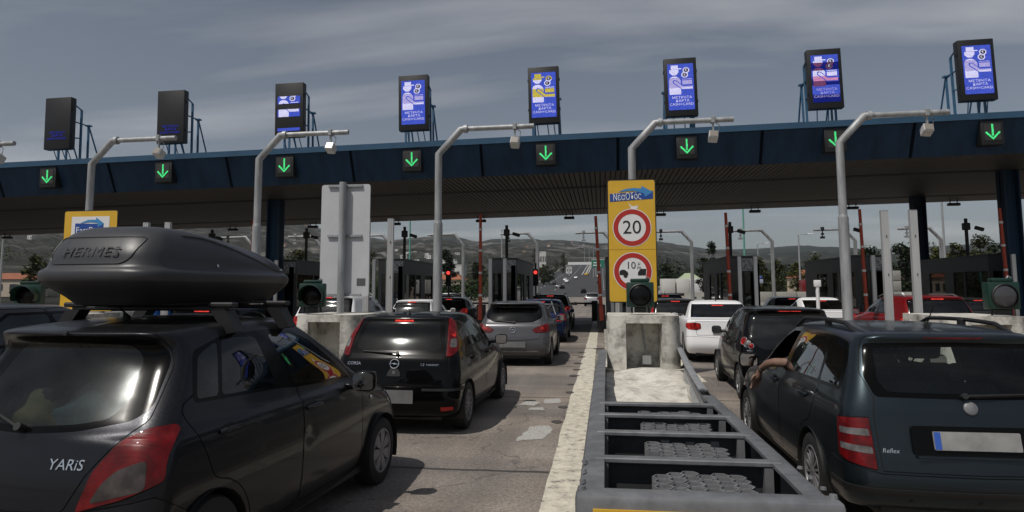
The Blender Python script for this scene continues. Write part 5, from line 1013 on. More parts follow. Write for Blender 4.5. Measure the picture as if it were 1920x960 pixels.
for i in range(8):
    n = i-4; x = LANE(n)-.20; z0 = 8.22+zt(x); zr = 7.66+zt(x)
    t = thing('message_board', BL[i], 'message board', (x, 26.0, z0+1.11), 0, 'message boards on the canopy'); t.rotation_euler = (0, -TILT, 0)
    m = MB(); m.box(-.60,.60,-.16,.16,-1.12,1.12,b=.015); cab = m.build('cabinet', HOUSING, t)
    m = MB()
    for xx in (-.35,.28): m.tube([(xx,0,1.12),(xx,0,1.16)], .03, 8)
    for zz in (.62,-.55): m.box(-.63,-.60,-.06,.02,zz-.05,zz+.05); m.box(.60,.63,-.06,.02,zz-.05,zz+.05)
    m.build('lifting_lug', HOUSING, cab)
    m = MB(); B_ = .034; zb = -1.15-(z0-zr)+.12
    for xx in (-.52,.52):
        m.box(xx-B_,xx+B_,.52,.60,zb,.72); m.tube([(xx,.16,.86),(xx,.56,.72)], .03, 6); m.tube([(xx,.16,-.60),(xx,.56,-.52)], .03, 6); m.tube([(xx,.16,.12),(xx,1.05,.12)], .028, 6)
        m.box(xx-B_,xx+B_,.96,1.03,zb,.14); m.tube([(xx,1.0,.14),(xx,1.85,zb)], .034, 6); m.tube([(xx,.2,zb+.03),(xx,1.9,zb+.03)], .034, 6); m.box(xx-.10,xx+.10,.9,1.1,.10,.16)
    m.tube([(-.85,.30,zb),(.85,.30,zb)], .045, 8); m.tube([(-.85,.56,zb+.02),(.85,.56,zb+.02)], .04, 8)
    for xx in (-.3,.1,.35): m.tube([(xx,.05,-1.12),(xx+.04,.25,zb)], .02, 6)
    for xx in (-.52,.52): m.box(xx-.07,xx+.07,.2,.4,zb-.12,zb)
    m.build('support_frame', STEELBLUE, t)
    if i in (0, 1): board_picture(t, [], text=True, textmat=lamp_mat('led_text_faint', (.05,.07,.75), .9, .03))
    elif i == 2: board_picture(t, [(.185,.36),(.49,.665),(.925,.995)], text=False)
    elif i == 4: board_picture(t, FULL, yellow=[(0,.165,'yellow'),(.165,.36,'white'),(.36,.55,'yellow'),(.55,1,'white')])
    elif i == 6: board_picture(t, FULL, yellow=[(0,.16,'white'),(.16,.33,'red'),(.33,.45,'white'),(.45,.55,'pink'),(.55,1,'red')], dim=[(.16,.32),(.50,.64),(.84,1)], textmat=LEDPALE)
    else: board_picture(t, FULL, yellow=[(0,.30,'white'),(.30,.52,'pale'),(.52,1,'white')])
# ---- bent poles in front, one per island, each carrying a camera box over the lane
PL = {-4:'of which only the arm end shows at the left edge',-3:'behind the grey roof box at the left',-2:'crossing the board with blue strips',-1:'rising behind the black hatchback',0:'standing behind the speed limit sign',1:'rising behind the estate car on the right'}
for n in range(-4, 2):
    x = ISL(n)+.16; t = thing('bent_pole', 'galvanised pole with angled arm, '+PL[n], 'pole', (x, 18, 0), 0, 'bent poles before the canopy')
    m = MB(); m.tube([(0,0,0),(0,0,3.55)], .125, 14); m.tube([(0,0,3.5),(0,0,3.56),(0,0,3.62)], .125, 14, r1=.10); m.tube([(0,0,3.6),(0,0,5.45),(.62,0,6.12),(.80,0,6.13)], .098, 14); m.build('pole', GALVP, t)
    m = MB(); m.tube([(.74,0,6.13),(2.62,0,6.15)], .072, 12); m.tube([(.70,0,6.13),(.80,0,6.13)], .115, 12); m.build('arm', GALVP, t)
    c = m = MB(); T = Matrix.Translation((2.10,0,5.72)) @ Matrix.Rotation(-.45, 4, 'X') @ Matrix.Rotation(.12, 4, 'Y'); m.box(-.115,.115,-.10,.16,-.10,.12,T,b=.012); cb_ = m.build('camera_box', pbr('camera_white', (.55,.55,.54), .45, noise=.2, nscale=6), t)
    m = MB(); m.box(2.05,2.15,-.09,.09,6.06,6.24,b=.01); m.box(2.08,2.12,-.03,.03,5.82,6.08); m.tube([(2.14,0,6.1),(2.26,0,6.0),(2.24,0,5.86),(2.17,0,5.8)], .012, 5); m.build('clamp', GALV, cb_)
    m = MB(); m.box(-.095,.095,-.112,-.10,-.08,.10,T); m.build('lens_window', pbr('camera_lens', (.25,.23,.20), .25), cb_)
# ---- far bent poles behind the booths, arms pointing the other way
for n in range(-5, 5):
    x = ISL(n)+.12; t = thing('bent_pole', 'far galvanised pole with its arm turned left, behind the booths', 'pole', (x, 47, 0), 0, 'far bent poles behind the booths')
    m = MB(); m.tube([(0,0,0),(0,0,4.95),(-.62,0,5.68),(-.8,0,5.69)], .115, 10); m.build('pole', GALVP, t); m = MB(); m.tube([(-.76,0,5.69),(-2.55,0,5.66)], .08, 10); m.build('arm', GALVP, t)
    m = MB(); m.box(-2.13,-1.87,-.10,.12,5.10,5.24,b=.01); m.box(-2.08,-1.92,-.08,.08,5.34,5.46,b=.01); m.box(-2.03,-1.97,-.02,.02,5.2,5.62); m.box(-2.10,-1.9,-.09,.09,5.60,5.86,b=.02); m.build('camera_box', BLACKMETAL if n % 2 else GALV, t)
# ---- islands and their concrete heads
def nose_mesh(seed):
    r = random.Random(seed); m = MB(); w, d = .60, 1.7
    def plan(k=1.0, niche=False, fl=0.0):
        R_ = .30; P = []
        ww = w*k+fl
        for i in range(7): a = pi+pi/2*i/6; P.append((-ww+R_+R_*cos(a), R_-.05*0+R_*sin(a)-fl))
        if niche: P += [(-.29, -fl), (-.26, .52), (.26, .52), (.29, -fl)]
        for i in range(7): a = 1.5*pi+pi/2*i/6; P.append((ww-R_+R_*cos(a), R_+R_*sin(a)-fl))
        P += [(ww*.97, d), (-ww*.97, d)]; return P
    m.prism(plan(1.0, False, .05), 0, .46); m.prism(plan(1.0, True), .461, 1.20); m.prism(plan(.985), 1.201, 1.32); return m
m0 = None
NL = {-2:('stained concrete island head behind the grey roof box','under the FastPass sign'),-1:('stained round concrete island head beside the black hatchback',''),0:('concrete island head with a deep niche behind the crash cushion',''),1:('pale concrete island head at the right edge behind the estate car',''),2:('concrete island head far right beyond the red hatchback','')}
for n in range(-2, 2):
    o = nose_mesh(n).build('concrete_block', CONCB, angle=30); o.location = (ISL(n)-(.22 if n < 0 else 0), 11.35, 0); tag(o, NL[n][0], 'concrete block', 'concrete heads of the islands')
for n in range(-5, 5):
    m = MB(); m.box(ISL(n)-.62, ISL(n)+.62, 13.06, 46, 0, .16, b=.03); STRUCT(m.build('island_kerb', CONC))
t = thing('junction_box', 'small white square box with a conduit inside the concrete niche', 'box', (.72, 11.78, .58))
m = MB(); m.box(-.075,.075,-.03,.03,-.075,.075,b=.008); m.build('cover', SIGNWHITE, t); m = MB(); m.tube([(.0,.0,.07),(-.04,.05,.32),(-.07,.06,.60)], .016, 8); m.build('conduit', GALV, t)
# rubble and mortar fill behind the cushion
m = MB(); P = []
for i in range(41):
    y = 6.55+4.85*i/40; row = []
    for j in range(17):
        x = -.03+(.99+.33*i/40)*j/16; row.append((x, y, .36+.10*(i/40)+.035*sin(x*5+y*2.1)+.03*sin(y*3.7-x*2)+RND.uniform(-.008,.008)+(-.06 if j in (0,16) else 0)))
    P.append(row)
m.sheet(P); tag(m.build('mortar_fill', pbr('mortar', (.66,.63,.56), .95, col2=(.27,.25,.22), nscale=5.5, ramp=(.45,.75), bump=.5, bscale=18), fix=False), kind='stuff')
# ---- crash cushion
cc_ = thing('crash_cushion', 'grey steel crash cushion with open ribs at the island head', 'crash cushion', (0, 3.4, 0))
def thrie(path, z0, z1, side, name, mat=None):
    """corrugated guard rail swept along a path; side = direction the waves bulge"""
    prof = []; n = 24
    for i in range(n+1):
        t = i/n; prof.append((side*.055*(.5-.5*cos(t*2*pi*3))*(1 if .04 < t < .96 else .6), z0+(z1-z0)*t))
    prof.append((prof[-1][0]-side*.045, z1+.012)); prof.append((prof[-1][0]-side*.03, z1+.004)); m = MB(); P = []
    for k, (x, y) in enumerate(path): P.append([(x+a, y, z) for a, z in prof])
    m.sheet(P); m.sheet([[(p[0]-side*.006, p[1], p[2]-.001) for p in r][::-1] for r in P]); return m.build(name, mat or GALVD, cc_, fix=False, angle=50)
def rail_solid(path, z0, z1, side, name):
    prof = [(side*.05, z0), (side*.075, z0+.05), (side*.075, z1-.07), (side*.06, z1-.02), (side*.02, z1), (-side*.06, z1), (-side*.06, z1-.02), (side*.0, z1-.03), (side*.03, z1-.08), (side*.03, z0)]
    m = MB(); P = [[(x+a, y, z) for a, z in prof] for x, y in path]; m.sheet(P); return m.build(name, GALVD, cc_, fix=False, angle=40)
pL = [(-.065,.10),(-.06,1.2),(-.055,2.4),(-.05,3.6),(-.04,5.0),(-.02,7.0),(.0,8.2)]
rail_solid(pL, .20, .75, -1, 'side_rail')
pR = [(1.005,.10),(1.0,1.2),(.99,2.4),(.975,3.6)]
rail_solid(pR, .20, .75, 1, 'side_rail')
thrie([(.965,3.3),(1.02,4.4),(1.10,5.7),(1.21,7.3),(1.32,8.8)], .20, .80, 1, 'guard_rail', GALV)
for i, y in enumerate((.80, 1.56, 2.24, 2.80)):
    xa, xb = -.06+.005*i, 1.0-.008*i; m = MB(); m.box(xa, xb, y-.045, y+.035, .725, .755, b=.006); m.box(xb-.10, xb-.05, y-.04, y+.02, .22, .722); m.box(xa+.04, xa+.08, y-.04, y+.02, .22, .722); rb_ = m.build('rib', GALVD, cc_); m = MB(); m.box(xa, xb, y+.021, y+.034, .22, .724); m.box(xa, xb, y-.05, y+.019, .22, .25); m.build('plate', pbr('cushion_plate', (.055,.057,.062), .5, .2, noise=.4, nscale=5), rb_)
    # honeycomb cartridge leaning against the rib in front of it
    m = MB(); c = .056; wall = .007
    for a in range(6):
        for b in range(6):
            cx = .31+a*c*1.5+.006*sin(i+b)+.01*i; cy = y-.085-b*c*1.73-(c*.866 if a % 2 else 0); zt_ = .690+.005*sin(a*1.3+b*.9+i)
            if (a*3+b*5+i*7) % 11 == 0 and a in (0, 5): continue
            pts = [(cx+c*.98*cos(k*pi/3), cy+c*.98*sin(k*pi/3)) for k in range(6)]
            for k in range(6):
                p, q = pts[k], pts[(k+1) % 6]; dx_, dy_ = (q[1]-p[1]), -(q[0]-p[0]); L_ = hypot(dx_, dy_); dx_, dy_ = dx_/L_*wall, dy_/L_*wall
                m.add([(p[0],p[1],.30),(q[0],q[1],.30),(q[0],q[1],zt_),(p[0],p[1],zt_),(p[0]-dx_,p[1]-dy_,.30),(q[0]-dx_,q[1]-dy_,.30),(q[0]-dx_,q[1]-dy_,zt_),(p[0]-dx_,p[1]-dy_,zt_)], [(0,1,2,3),(4,7,6,5),(3,2,6,7)])
            m.add([(x, yy, zt_-.045) for x, yy in pts], [tuple(range(6))])
    m.build('honeycomb_cartridge', pbr('honeycomb_alu', (.30,.30,.31), .5, .4, noise=.3, nscale=12), cc_, fix=False, angle=20)
m = MB(); m.box(-.145, 1.095, .0, .16, .60, .755, b=.025); m.box(-.145, 1.095, .02, .14, .12, .598, b=.02); m.build('nose_beam', GALVD, cc_)
for sd, x in ((-1, -.115), (1, 1.065)):
    m = MB(); m.lathe([(.001,.018),(.018,.016),(.022,0)], 8, Matrix.Translation((x, .10, .755)))
    m.build('bolt', GALVD, cc_)
    for k in range(3): m = MB(); m.lathe([(.001,.014),(.014,.012),(.017,0)], 8, Matrix.Translation((x, .25+.2*k, .752))); m.build('bolt', GALVD, cc_)
m = MB(); m.box(-.06, 1.04, -.012, -.001, .16, .695); m.build('reflective_panel', YELLOW, cc_)
m = MB(); m.box(-.02, .95, .3, 3.4, .03, .06); m.box(.48, .60, .2, 8.0, .065, .20); m.build('base_track', BLACKMETAL, cc_)
m = MB(); m.box(.93,1.04,3.42,3.54,.05,.66,b=.01); m.build('rail_post', GALV, cc_); m = MB(); m.box(-.06,.06,3.42,3.54,.05,.60,b=.01); m.build('rail_post', GALV, cc_)
for y in (.5, 1.35):
    m = MB(); m.tube([(.88,y,.36),(.94,y-.34,.30)], .045, 10); m.build('tube_buffer', GALV, cc_)
# ---- speed limit sign
sg = thing('speed_sign', 'tall yellow sign panel with a 20 limit over a 10 m spacing disc', 'road sign', (.61, 13.9, 1.49), 0)
SWd, SHt = .485, 2.48
m = MB(); m.prism(rrect(-SWd, SWd, 0, SHt, .05), -.03, .0, face_cam_M(0,0,0)); m.build('backing', SIGNBLACK, sg)
m = MB(); m.prism(rrect(-SWd+.02, SWd-.02, .02, SHt-.02, .04), .001, .006, face_cam_M(0,0,0)); m.build('panel', YELLOW, sg)
def disc(parent, name, x, z, r0, r1, mat, off, k=40):
    m = MB(); M4 = face_cam_M(x, -off, z)
    if r0 <= 0: m.add([(p[0], p[1], 0) for p in ell(0,0,r1,r1,k)], [tuple(range(k))], M4)
    else: m.lathe([(r0,0),(r1,0)], k, M4)
    return m.build(name, mat, parent, fix=False)
for z, nm in ((1.50,'limit_disc'),(.62,'spacing_disc')):
    d = disc(sg, nm, 0, z, 0, .385, SIGNWHITE, .009); disc(d, 'red_ring', 0, z, .275, .370, SIGNRED, .012)
    if nm == 'limit_disc':
        m = MB(); v, f = text_verts('20', .385); m.add(v, f, face_cam_M(-.0, -.013, z-.005)); m.build('numerals', SIGNBLACK, d, fix=False)
    else:
        m = MB(); v, f = text_verts('10', .20); m.add(v, f, face_cam_M(-.035, -.013, z+.115)); v, f = text_verts('μ', .11); m.add(v, f, face_cam_M(.125, -.013, z+.165)); v, f = text_verts('m', .11); m.add(v, f, face_cam_M(.125, -.013, z+.075))
        m.add([(p[0],p[1],0) for p in [(-.265,.0),(-.225,.035),(-.16,.035),(-.10,-.01),(-.085,-.07),(-.262,-.07)]], [tuple(range(6))], face_cam_M(0,-.013,z)); m.add([(p[0],p[1],0) for p in ell(-.145,-.085,.042,.042,14)], [tuple(range(14))], face_cam_M(0,-.014,z))
        m.add([(p[0],p[1],0) for p in [(.10,-.02),(.15,.05),(.265,.05),(.255,-.08),(.10,-.08)]], [tuple(range(5))], face_cam_M(0,-.013,z)); m.build('symbols', SIGNBLACK, d, fix=False)
m = MB(); m.prism([(-.43,2.03),(.43,2.08),(.43,2.24),(-.43,2.19)], .009, .011, face_cam_M(0,0,0)); lg = m.build('name_plate', SIGNBLUE, sg)
m = MB(); v, f = text_verts('ΝέαΟδός', .185); m.add(v, f, face_cam_M(-.085, -.015, 2.125) @ Matrix.Rotation(.05, 4, 'Z') @ Matrix.Diagonal((.70,1.10,1,1))); m.build('lettering', SIGNWHITE, lg, fix=False)
sw = [(-.27,2.225),(-.12,2.285),(.05,2.305),(.20,2.29),(.20,2.345),(.43,2.215),(.27,2.12),(.255,2.185),(.10,2.235),(-.05,2.245)]
m = MB(); m.prism(sw, .0125, .0135, face_cam_M(0,0,0)); m.build('arrow_swoosh', SIGNSKY, lg)
m = MB(); m.prism([(-.065,2.0),(.01,1.93),(.14,1.94),(.09,1.86),(.06,1.84),(.0,1.87)], .009, .010, face_cam_M(0,0,0)); m.build('sticker', SIGNWHITE, sg)
m = MB(); m.box(-SWd+.03,SWd-.03,-.0085,-.0065,1.058,1.064); m.build('panel_joint', pbr('joint_ochre', (.32,.18,.012), .6), sg)
# ---- aluminium posts in pairs on each island
for n in range(-2, 3):
    for k, dx_ in enumerate((-.26, .27)):
        z1 = 3.28; t = thing('aluminium_post', {0:'pale grooved aluminium post under the speed limit sign',1:'tall pale aluminium post rising behind the estate car roof',-1:'tall pale aluminium post by the grey sign back'}.get(n, 'pale aluminium post on a further island'), 'post', (ISL(n)+dx_+(-.24 if n < 0 else -.07), 14.25, 0), 0, 'aluminium posts in pairs')
        if n == 0: z1 = 3.0
        m = MB(); k_ = .66 if n < 0 else .72; m.prism([(x_*k_, y_*.6) for x_, y_ in ((-.095,-.07),(-.045,-.07),(-.042,-.064),(-.020,-.064),(-.017,-.07),(.03,-.07),(.033,-.062),(.052,-.062),(.055,-.07),(.095,-.07),(.095,.07),(-.095,.07))], .1, z1); m.build('profile', ALU, t)
        m = MB(); m.prism(rrect(-.097*k_,.097*k_,-.044,.044,.01), z1, z1+.012); m.build('cap', GALV, t)
        for zz in (2.0, 2.75): m = MB(); m.box(.004,.018,-.05,-.04,zz,zz+.05); m.build('fixing', BLACKMETAL, t)
# ---- back of a sign facing the other way
t = thing('reversed_sign', 'plain grey back of a sign facing away, fixed to a round post', 'road sign', (-4.855, 12.5, 0))
m = MB(); m.prism(rrect(-.485,.485,1.63,3.77,.05), -.012, .012, face_cam_M(0,0,0)); pn = m.build('panel', PANELGREY, t)
for z in (3.74, 2.78, 1.66): m = MB(); m.box(-.34,.34,-.045,-.013,z-.02,z+.02); m.box(-.34,.34,-.055,-.045,z-.022,z-.012); m.build('bracket', GALV, pn)
m = MB(); m.tube([(-.02,-.12,1.30),(-.02,-.12,3.80)], .066, 16); m.build('post', GALVP, t)
m = MB(); m.box(.25,.42,-.016,-.0125,1.83,1.97); m.build('sticker', pbr('sticker_grey', (.12,.12,.13), .6, noise=.6, nscale=60), pn)
# ---- FastPass sign on the left island
t = thing('fastpass_sign', 'yellow framed FastPass sign half hidden by the roof box', 'road sign', (-9.80, 12.0, 1.35))
m = MB(); m.prism(rrect(-.57,.57,0,1.95,.05), -.03, 0, face_cam_M(0,0,0)); m.build('backing', SIGNBLACK, t); m = MB(); m.prism(rrect(-.555,.555,.015,1.935,.04), .001, .006, face_cam_M(0,0,0)); m.build('panel', YELLOW, t)
m = MB(); m.prism([(-.40,.7),(.40,.7),(.40,1.83),(-.40,1.83)], .008, .010, face_cam_M(0,0,0)); wp_ = m.build('white_field', SIGNWHITE, t)
m = MB(); m.prism([(-.32,1.36),(.28,1.36),(.28,1.68),(-.32,1.70)], .012, .014, face_cam_M(0,0,0)); lg = m.build('name_plate', SIGNBLUE, wp_); m = MB(); v, f = text_verts('FastPass', .17); m.add(v, f, face_cam_M(-.02, -.017, 1.56)); m.build('lettering', SIGNWHITE, lg, fix=False)
m = MB(); m.prism([(-.22,1.70),(-.05,1.765),(.12,1.765),(.12,1.81),(.29,1.69),(.16,1.62),(.16,1.70),(.0,1.72)], .0145, .0155, face_cam_M(0,0,0)); m.build('arrow_swoosh', SIGNSKY, lg)
for sd in (-.3,.3): m = MB(); m.tube([(sd,.06,-1.35),(sd,.06,1.8)], .04, 8); m.build('post', GALV, t)
# ---- big round signal lamps on the island heads
def round_signal(x, y, z, hood, label, turn=0.0):
    t = thing('flashing_signal', label, 'signal lamp', (x, y, z), turn, 'signal lamps on the island heads')
    m = MB(); m.box(-.225,.225,-.06,.14,-.21,.21,b=.02); m.box(-.16,.16,-.04,.10,.21,.27,b=.02); m.build('housing', GREENBOX, t)
    m = MB(); m.lathe([(.001,.045),(.09,.04),(.15,.02),(.178,0)], 28, face_cam_M(0,-.062,-.01)); m.build('lens', pbr('dark_lens', (.006,.006,.007), .25, spec=.2) if hood is not False else pbr('grey_lens', (.05,.05,.055), .18, coat=.4), t)
    m = MB(); m.lathe([(.180,0),(.195,.0),(.195,.02),(.180,.03)], 28, face_cam_M(0,-.060,-.01)); m.build('lens_ring', SIGNBLACK, t)
    if hood:
        m = MB(); P = []
        for i in range(25):
            a = -.45+(pi+.9)*i/24; d = .30 if abs(a-pi/2) < 1.2 else .22; P.append([(.197*cos(a), -.06, -.01+.197*sin(a)), (.197*cos(a)*1.02, -.06-d, -.02+.197*sin(a)*1.0)])
        m.sheet(P); m.sheet([[(p[0]*.975, p[1], p[2]*.975) for p in r][::-1] for r in P]); m.build('hood', GREENBOX, t, fix=False)
    m = MB(); m.box(-.10,.10,-.02,.10,-.30,-.21,b=.01); m.tube([(-.14,.05,-.305),(-.14,.05,-.18)], .02, 6); m.tube([(.14,.05,-.305),(.14,.05,-.18)], .02, 6); m.build('bracket', BLACKMETAL, t); m = MB(); m.tube([(.09,.05,.24),(.12,.05,.30),(.16,.05,.27)], .015, 6); m.build('cable', GALV, t)
round_signal(.63, 11.75, 1.66, None, 'dark green signal lamp covering the foot of the speed limit sign'); round_signal(-5.13, 11.7, 1.66, True, 'green hooded signal lamp beside the grey sign back', .25); round_signal(-10.75, 11.7, 1.66, True, 'green hooded signal lamp at the left edge', .35); round_signal(6.12, 11.5, 1.64, False, 'green signal lamp with a big grey lens at the right edge')
# ---- booths
BGLASS = glass('booth_glass', (.12,.13,.13), .03); NOTICE = pbr('notice_sheet', (.42,.43,.44), .6, col2=(.08,.08,.09), nscale=16, ramp=(.48,.56))
BTL = {-3:'dark grey toll booth behind the roof box',-2:'grey toll booth between white hatchback and grey sign back',-1:'grey toll booth left of the navy car',0:'grey toll booth hidden behind the speed limit sign',1:'dark toll booth right of the striped post near the city car',2:'dark toll booth behind the pole at the estate car',3:'dark toll booth beyond the red hatchback',4:'dark toll booth at the far right edge'}
for n in range(-4, 5):
    x = ISL(n)+.14; t = thing('toll_booth', BTL.get(n, 'dark toll booth on the outermost left island'), 'toll booth', (x, 30.5, .16), 0, 'toll booths on the islands')
    m = MB(); w = .62; m.box(-w,w,0,7.2,2.35,2.98); m.box(-w,w,0,7.2,0,.85); 
    for (a, b) in ((0,.10),(1.9,2.0),(2.9,3.7),(5.2,7.2)): m.box(-w,-w+.08,a,b,.851,2.349); m.box(w-.08,w,a,b,.851,2.349)
    m.box(w-.16,w-.081,0,.08,.851,2.349); m.box(-w+.081,-w+.16,0,.08,.851,2.349); m.build('wall', BOOTHGREY if n < 1 else BOOTHDARK, t)
    m = MB(); m.box(-w-.03,w+.03,-.06,7.25,2.985,3.05); m.build('roof', BOOTHDARK, t)
    for sd in (-1, 1):
        for (a, b) in ((.10,1.9),(2.0,2.9),(3.7,5.2)): m = MB(); m.box(sd*(w-.05)-.01, sd*(w-.05)+.01, a+.01, b-.01, .86, 2.34); m.build('side_window', BGLASS, t)
    m = MB(); m.box(-w+.17,w-.17,.03,.05,.86,2.34); m.build('front_window', BGLASS, t); m = MB(); m.box(-.03,.03,.0,.029,.86,2.34); m.build('window_bar', BLACKMETAL, t)
    m = MB(); m.box(-.02,.56,-.035,-.004,2.40,2.93); nb = m.build('notice_board', GALV, t); m = MB(); m.box(.02,.52,-.042,-.036,2.44,2.89); m.build('notice', NOTICE, nb)
    m = MB(); m.box(-.3,.3,2.2,2.8,.86,1.3,b=.1); m.box(-.25,.25,4.0,4.9,.86,1.9,b=.05); m.build('counter', BLACKMETAL, t)
    # slim posts and striped post around the booth
    for dx_ in (-.38, .25):
        p = MB(); p.prism(rrect(-.075,.075,-.05,.05,.01), .16, 3.12); p = p.build('booth_post', ALU); p.location = (x+dx_, 29.2, 0); tag(p, 'slim pale post standing before a toll booth', 'post', 'slim posts before the booths')
    p = MB(); p.prism(rrect(-.09,.09,-.06,.06,.01), .16, 2.85)
    hm, hn, hk = new_mat('hazard_stripes') if 'hazard_stripes' not in MATS else (MATS['hazard_stripes'], None, None)
    if hn:
        b_ = hn.new('ShaderNodeBsdfPrincipled'); wv = hn.new('ShaderNodeTexWave'); wv.bands_direction = 'DIAGONAL'; wv.inputs['Scale'].default_value = 2.2; tcn = hn.new('ShaderNodeTexCoord'); hk.new(tcn.outputs['Object'], wv.inputs['Vector']); cr_ = hn.new('ShaderNodeValToRGB'); cr_.color_ramp.interpolation = 'CONSTANT'; cr_.color_ramp.elements[1].position = .5; cr_.color_ramp.elements[0].color = (.02,.02,.02,1); cr_.color_ramp.elements[1].color = (.34,.27,.07,1); hk.new(wv.outputs[0], cr_.inputs[0]); hk.new(cr_.outputs[0], b_.inputs['Base Color']); on = hn.new('ShaderNodeOutputMaterial'); hk.new(b_.outputs[0], on.inputs[0]); MATS['hazard_stripes'] = hm
    p = p.build('striped_post', hm); p.location = (x+.50 if n > -2 else x+.55, 30.1, 0); tag(p, 'narrow black and yellow striped post at a booth corner', 'post', 'striped posts at the booths')
    # camera mast on the booth roof
    t = thing('camera_mast', 'black mast with cameras on a toll booth roof', 'camera mast', (x-.25+(.3 if n > 0 else 0), 33.4, 3.21), 0, 'camera masts on the booths')
    m = MB(); m.tube([(0,0,0),(0,0,1.75)], .075, 8); m.build('mast', BLACKMETAL, t); m = MB(); m.box(-.14,.14,-.12,.12,1.22,1.55,b=.03); m.box(-.10,.28,-.2,-.05,1.28,1.44,Matrix.Rotation(.3,4,'Y'),b=.03); m.build('camera', BLACKMETAL, t)
# ---- raised barrier arms
for n, lean, hgt in ((-4,.0,4.6),(-3,.01,4.9),(-1,.0,5.0),(0,-.045,4.85),(1,-.02,4.9),(2,-.02,4.95),(3,-.03,4.9)):
    x = ISL(n)-.72+(.12 if n < 0 else 0); t = thing('barrier', {-1:'raised red barrier arm left of a booth by the grey hatchback',0:'leaning red barrier arm just left of the speed limit sign',1:'raised red barrier arm by the booth behind the city car',2:'raised red barrier arm left of the tall aluminium posts',3:'raised red barrier arm against the right canopy column'}.get(n, 'raised red barrier arm near the roof box'), 'barrier', (x, 29.0, 0), 0, 'raised barrier arms')
    m = MB(); m.box(-.17,.17,-.2,.2,.0,1.15,b=.03); m.build('cabinet', BLACKMETAL, t)
    T = Matrix.Translation((0,-.22,1.0)) @ Matrix.Rotation(lean, 4, 'Y'); m = MB(); m.tube([T @ Vector((0,0,-.3)), T @ Vector((0,0,hgt-1.0))], .075, 10, r1=.06); a = m.build('arm', REDBAR, t)
    for z in (.5,1.45,2.4,3.3): m = MB(); m.tube([T @ Vector((0,0,z)), T @ Vector((0,0,z+.09))], .078, 10, cap=False); m.build('band', WHITEBAND, a)
    m = MB(); m.box(-.09,.09,-.12,.02,-.5,.1,T,b=.02); m.build('counterweight', REDBAR, t)
for (x0_, x1_, y_, lb) in ((-4.3,-.75,40,'lowered dark barrier boom across the navy car lane'),(-9.2,-5.6,40,'lowered dark barrier boom across the white hatchback lane')):
    t = thing('barrier', lb, 'barrier', (x1_+.3, y_, 0)); m = MB(); m.box(-.17,.17,-.2,.2,0,1.15,b=.03); m.build('cabinet', BLACKMETAL, t); m = MB(); m.tube([(-.1,-.22,1.0),(x0_-x1_-.3,-.22,1.02)], .05, 8); m.build('arm', BLACKMETAL, t)
# ---- red signals beyond the booths
RLED = lamp_mat('red_signal', (1,.05,.04), 3.0)
for (x, y, lb) in ((-9.75,43,'red traffic light lit left of a bent pole, near the white hatchback lane'),(-4.15,43,'red traffic light lit right of the booth by the navy car'),(11.0,35,'red traffic light lit left of the pole behind the estate car')):
    t = thing('traffic_light', lb, 'traffic light', (x, y, .16), 0, 'red traffic lights'); zz = 2.72 if y > 40 else 2.45
    m = MB(); m.tube([(0,.08,0),(0,.08,zz+.6)], .055, 8); m.build('post', BLACKMETAL, t); m = MB(); m.box(-.17,.17,-.10,.10,zz-.85,zz+.2,b=.03); m.box(-.55,.35,-.12,.10,.45,1.25,b=.03); m.build('housing', BLACKMETAL, t)
    for k, mt in ((0, RLED),(1, SIGNBLACK),(2, SIGNBLACK)): m = MB(); m.lathe([(.001,.03),(.06,.025),(.11,0)], 16, face_cam_M(0,-.102,zz-.32*k)); m.build('lamp', mt, t)
for (x, y, z) in ((10.1,52,2.85),(12.0,56,2.6),(21.0,37,2.5)):
    t = thing('cctv_unit', 'blue and white camera unit on a dark post near the booths', 'camera', (x, y, 0), 0, 'blue camera units'); m = MB(); m.tube([(0,0,0),(0,0,z)], .09, 8); m.build('post', BLACKMETAL, t); m = MB(); m.box(-.5,.45,-.2,.2,z+.05,z+.26,b=.04); m.box(-.2,.5,-.25,.15,z-.35,z,b=.05); m.build('unit', pbr('unit_blue', (.03,.08,.30), .5, col2=(.35,.4,.5), nscale=1.2, ramp=(.5,.56)), t)
t = thing('white_post', 'thin white post with a square box between the city car and the white saloon', 'post', (5.98, 20.2, .16)); m = MB(); m.tube([(0,0,0),(0,0,1.66)], .05, 8); m.build('pole', SIGNWHITE, t); m = MB(); m.box(-.09,.09,-.06,.06,1.66,1.85,b=.02); m.build('box', SIGNWHITE, t)
# ------------------------------------------------------------------ land beyond the plaza
def smooth(t): t = min(max(t, 0), 1); return t*t*(3-2*t)
RIDGE = [(-900,330),(-200,378),(0,392),(300,402),(470,412),(560,414),(600,428),(650,442),(735,450),(770,447),(800,444),(825,440),(850,441),(870,447),(890,455),(905,453),(930,448),(960,450),(1010,450),(1030,451),(1060,452),(1100,456),(1130,459),(1240,454),(1262,458),(1300,465),(1340,470),(1400,469),(1440,466),(1500,462),(1560,465),(1620,469),(1700,467),(1800,462),(1920,456),(2200,450),(2800,440)]
def az_of(px):
    d = _f+_r2*((px-960)/CAM_F); return atan2(d.x, d.y)
RA = [az_of(p) for p, _ in RIDGE]; RT = [(545.5-y)/CAM_F/ (1+ ((p-960)/CAM_F)**2)**.5*(1.0) for p, y in RIDGE]
RSC = np.array([1.0 if p < 1180 else (0.16 if p > 1300 else 1.0-.84*(p-1180)/120) for p, _ in RIDGE])
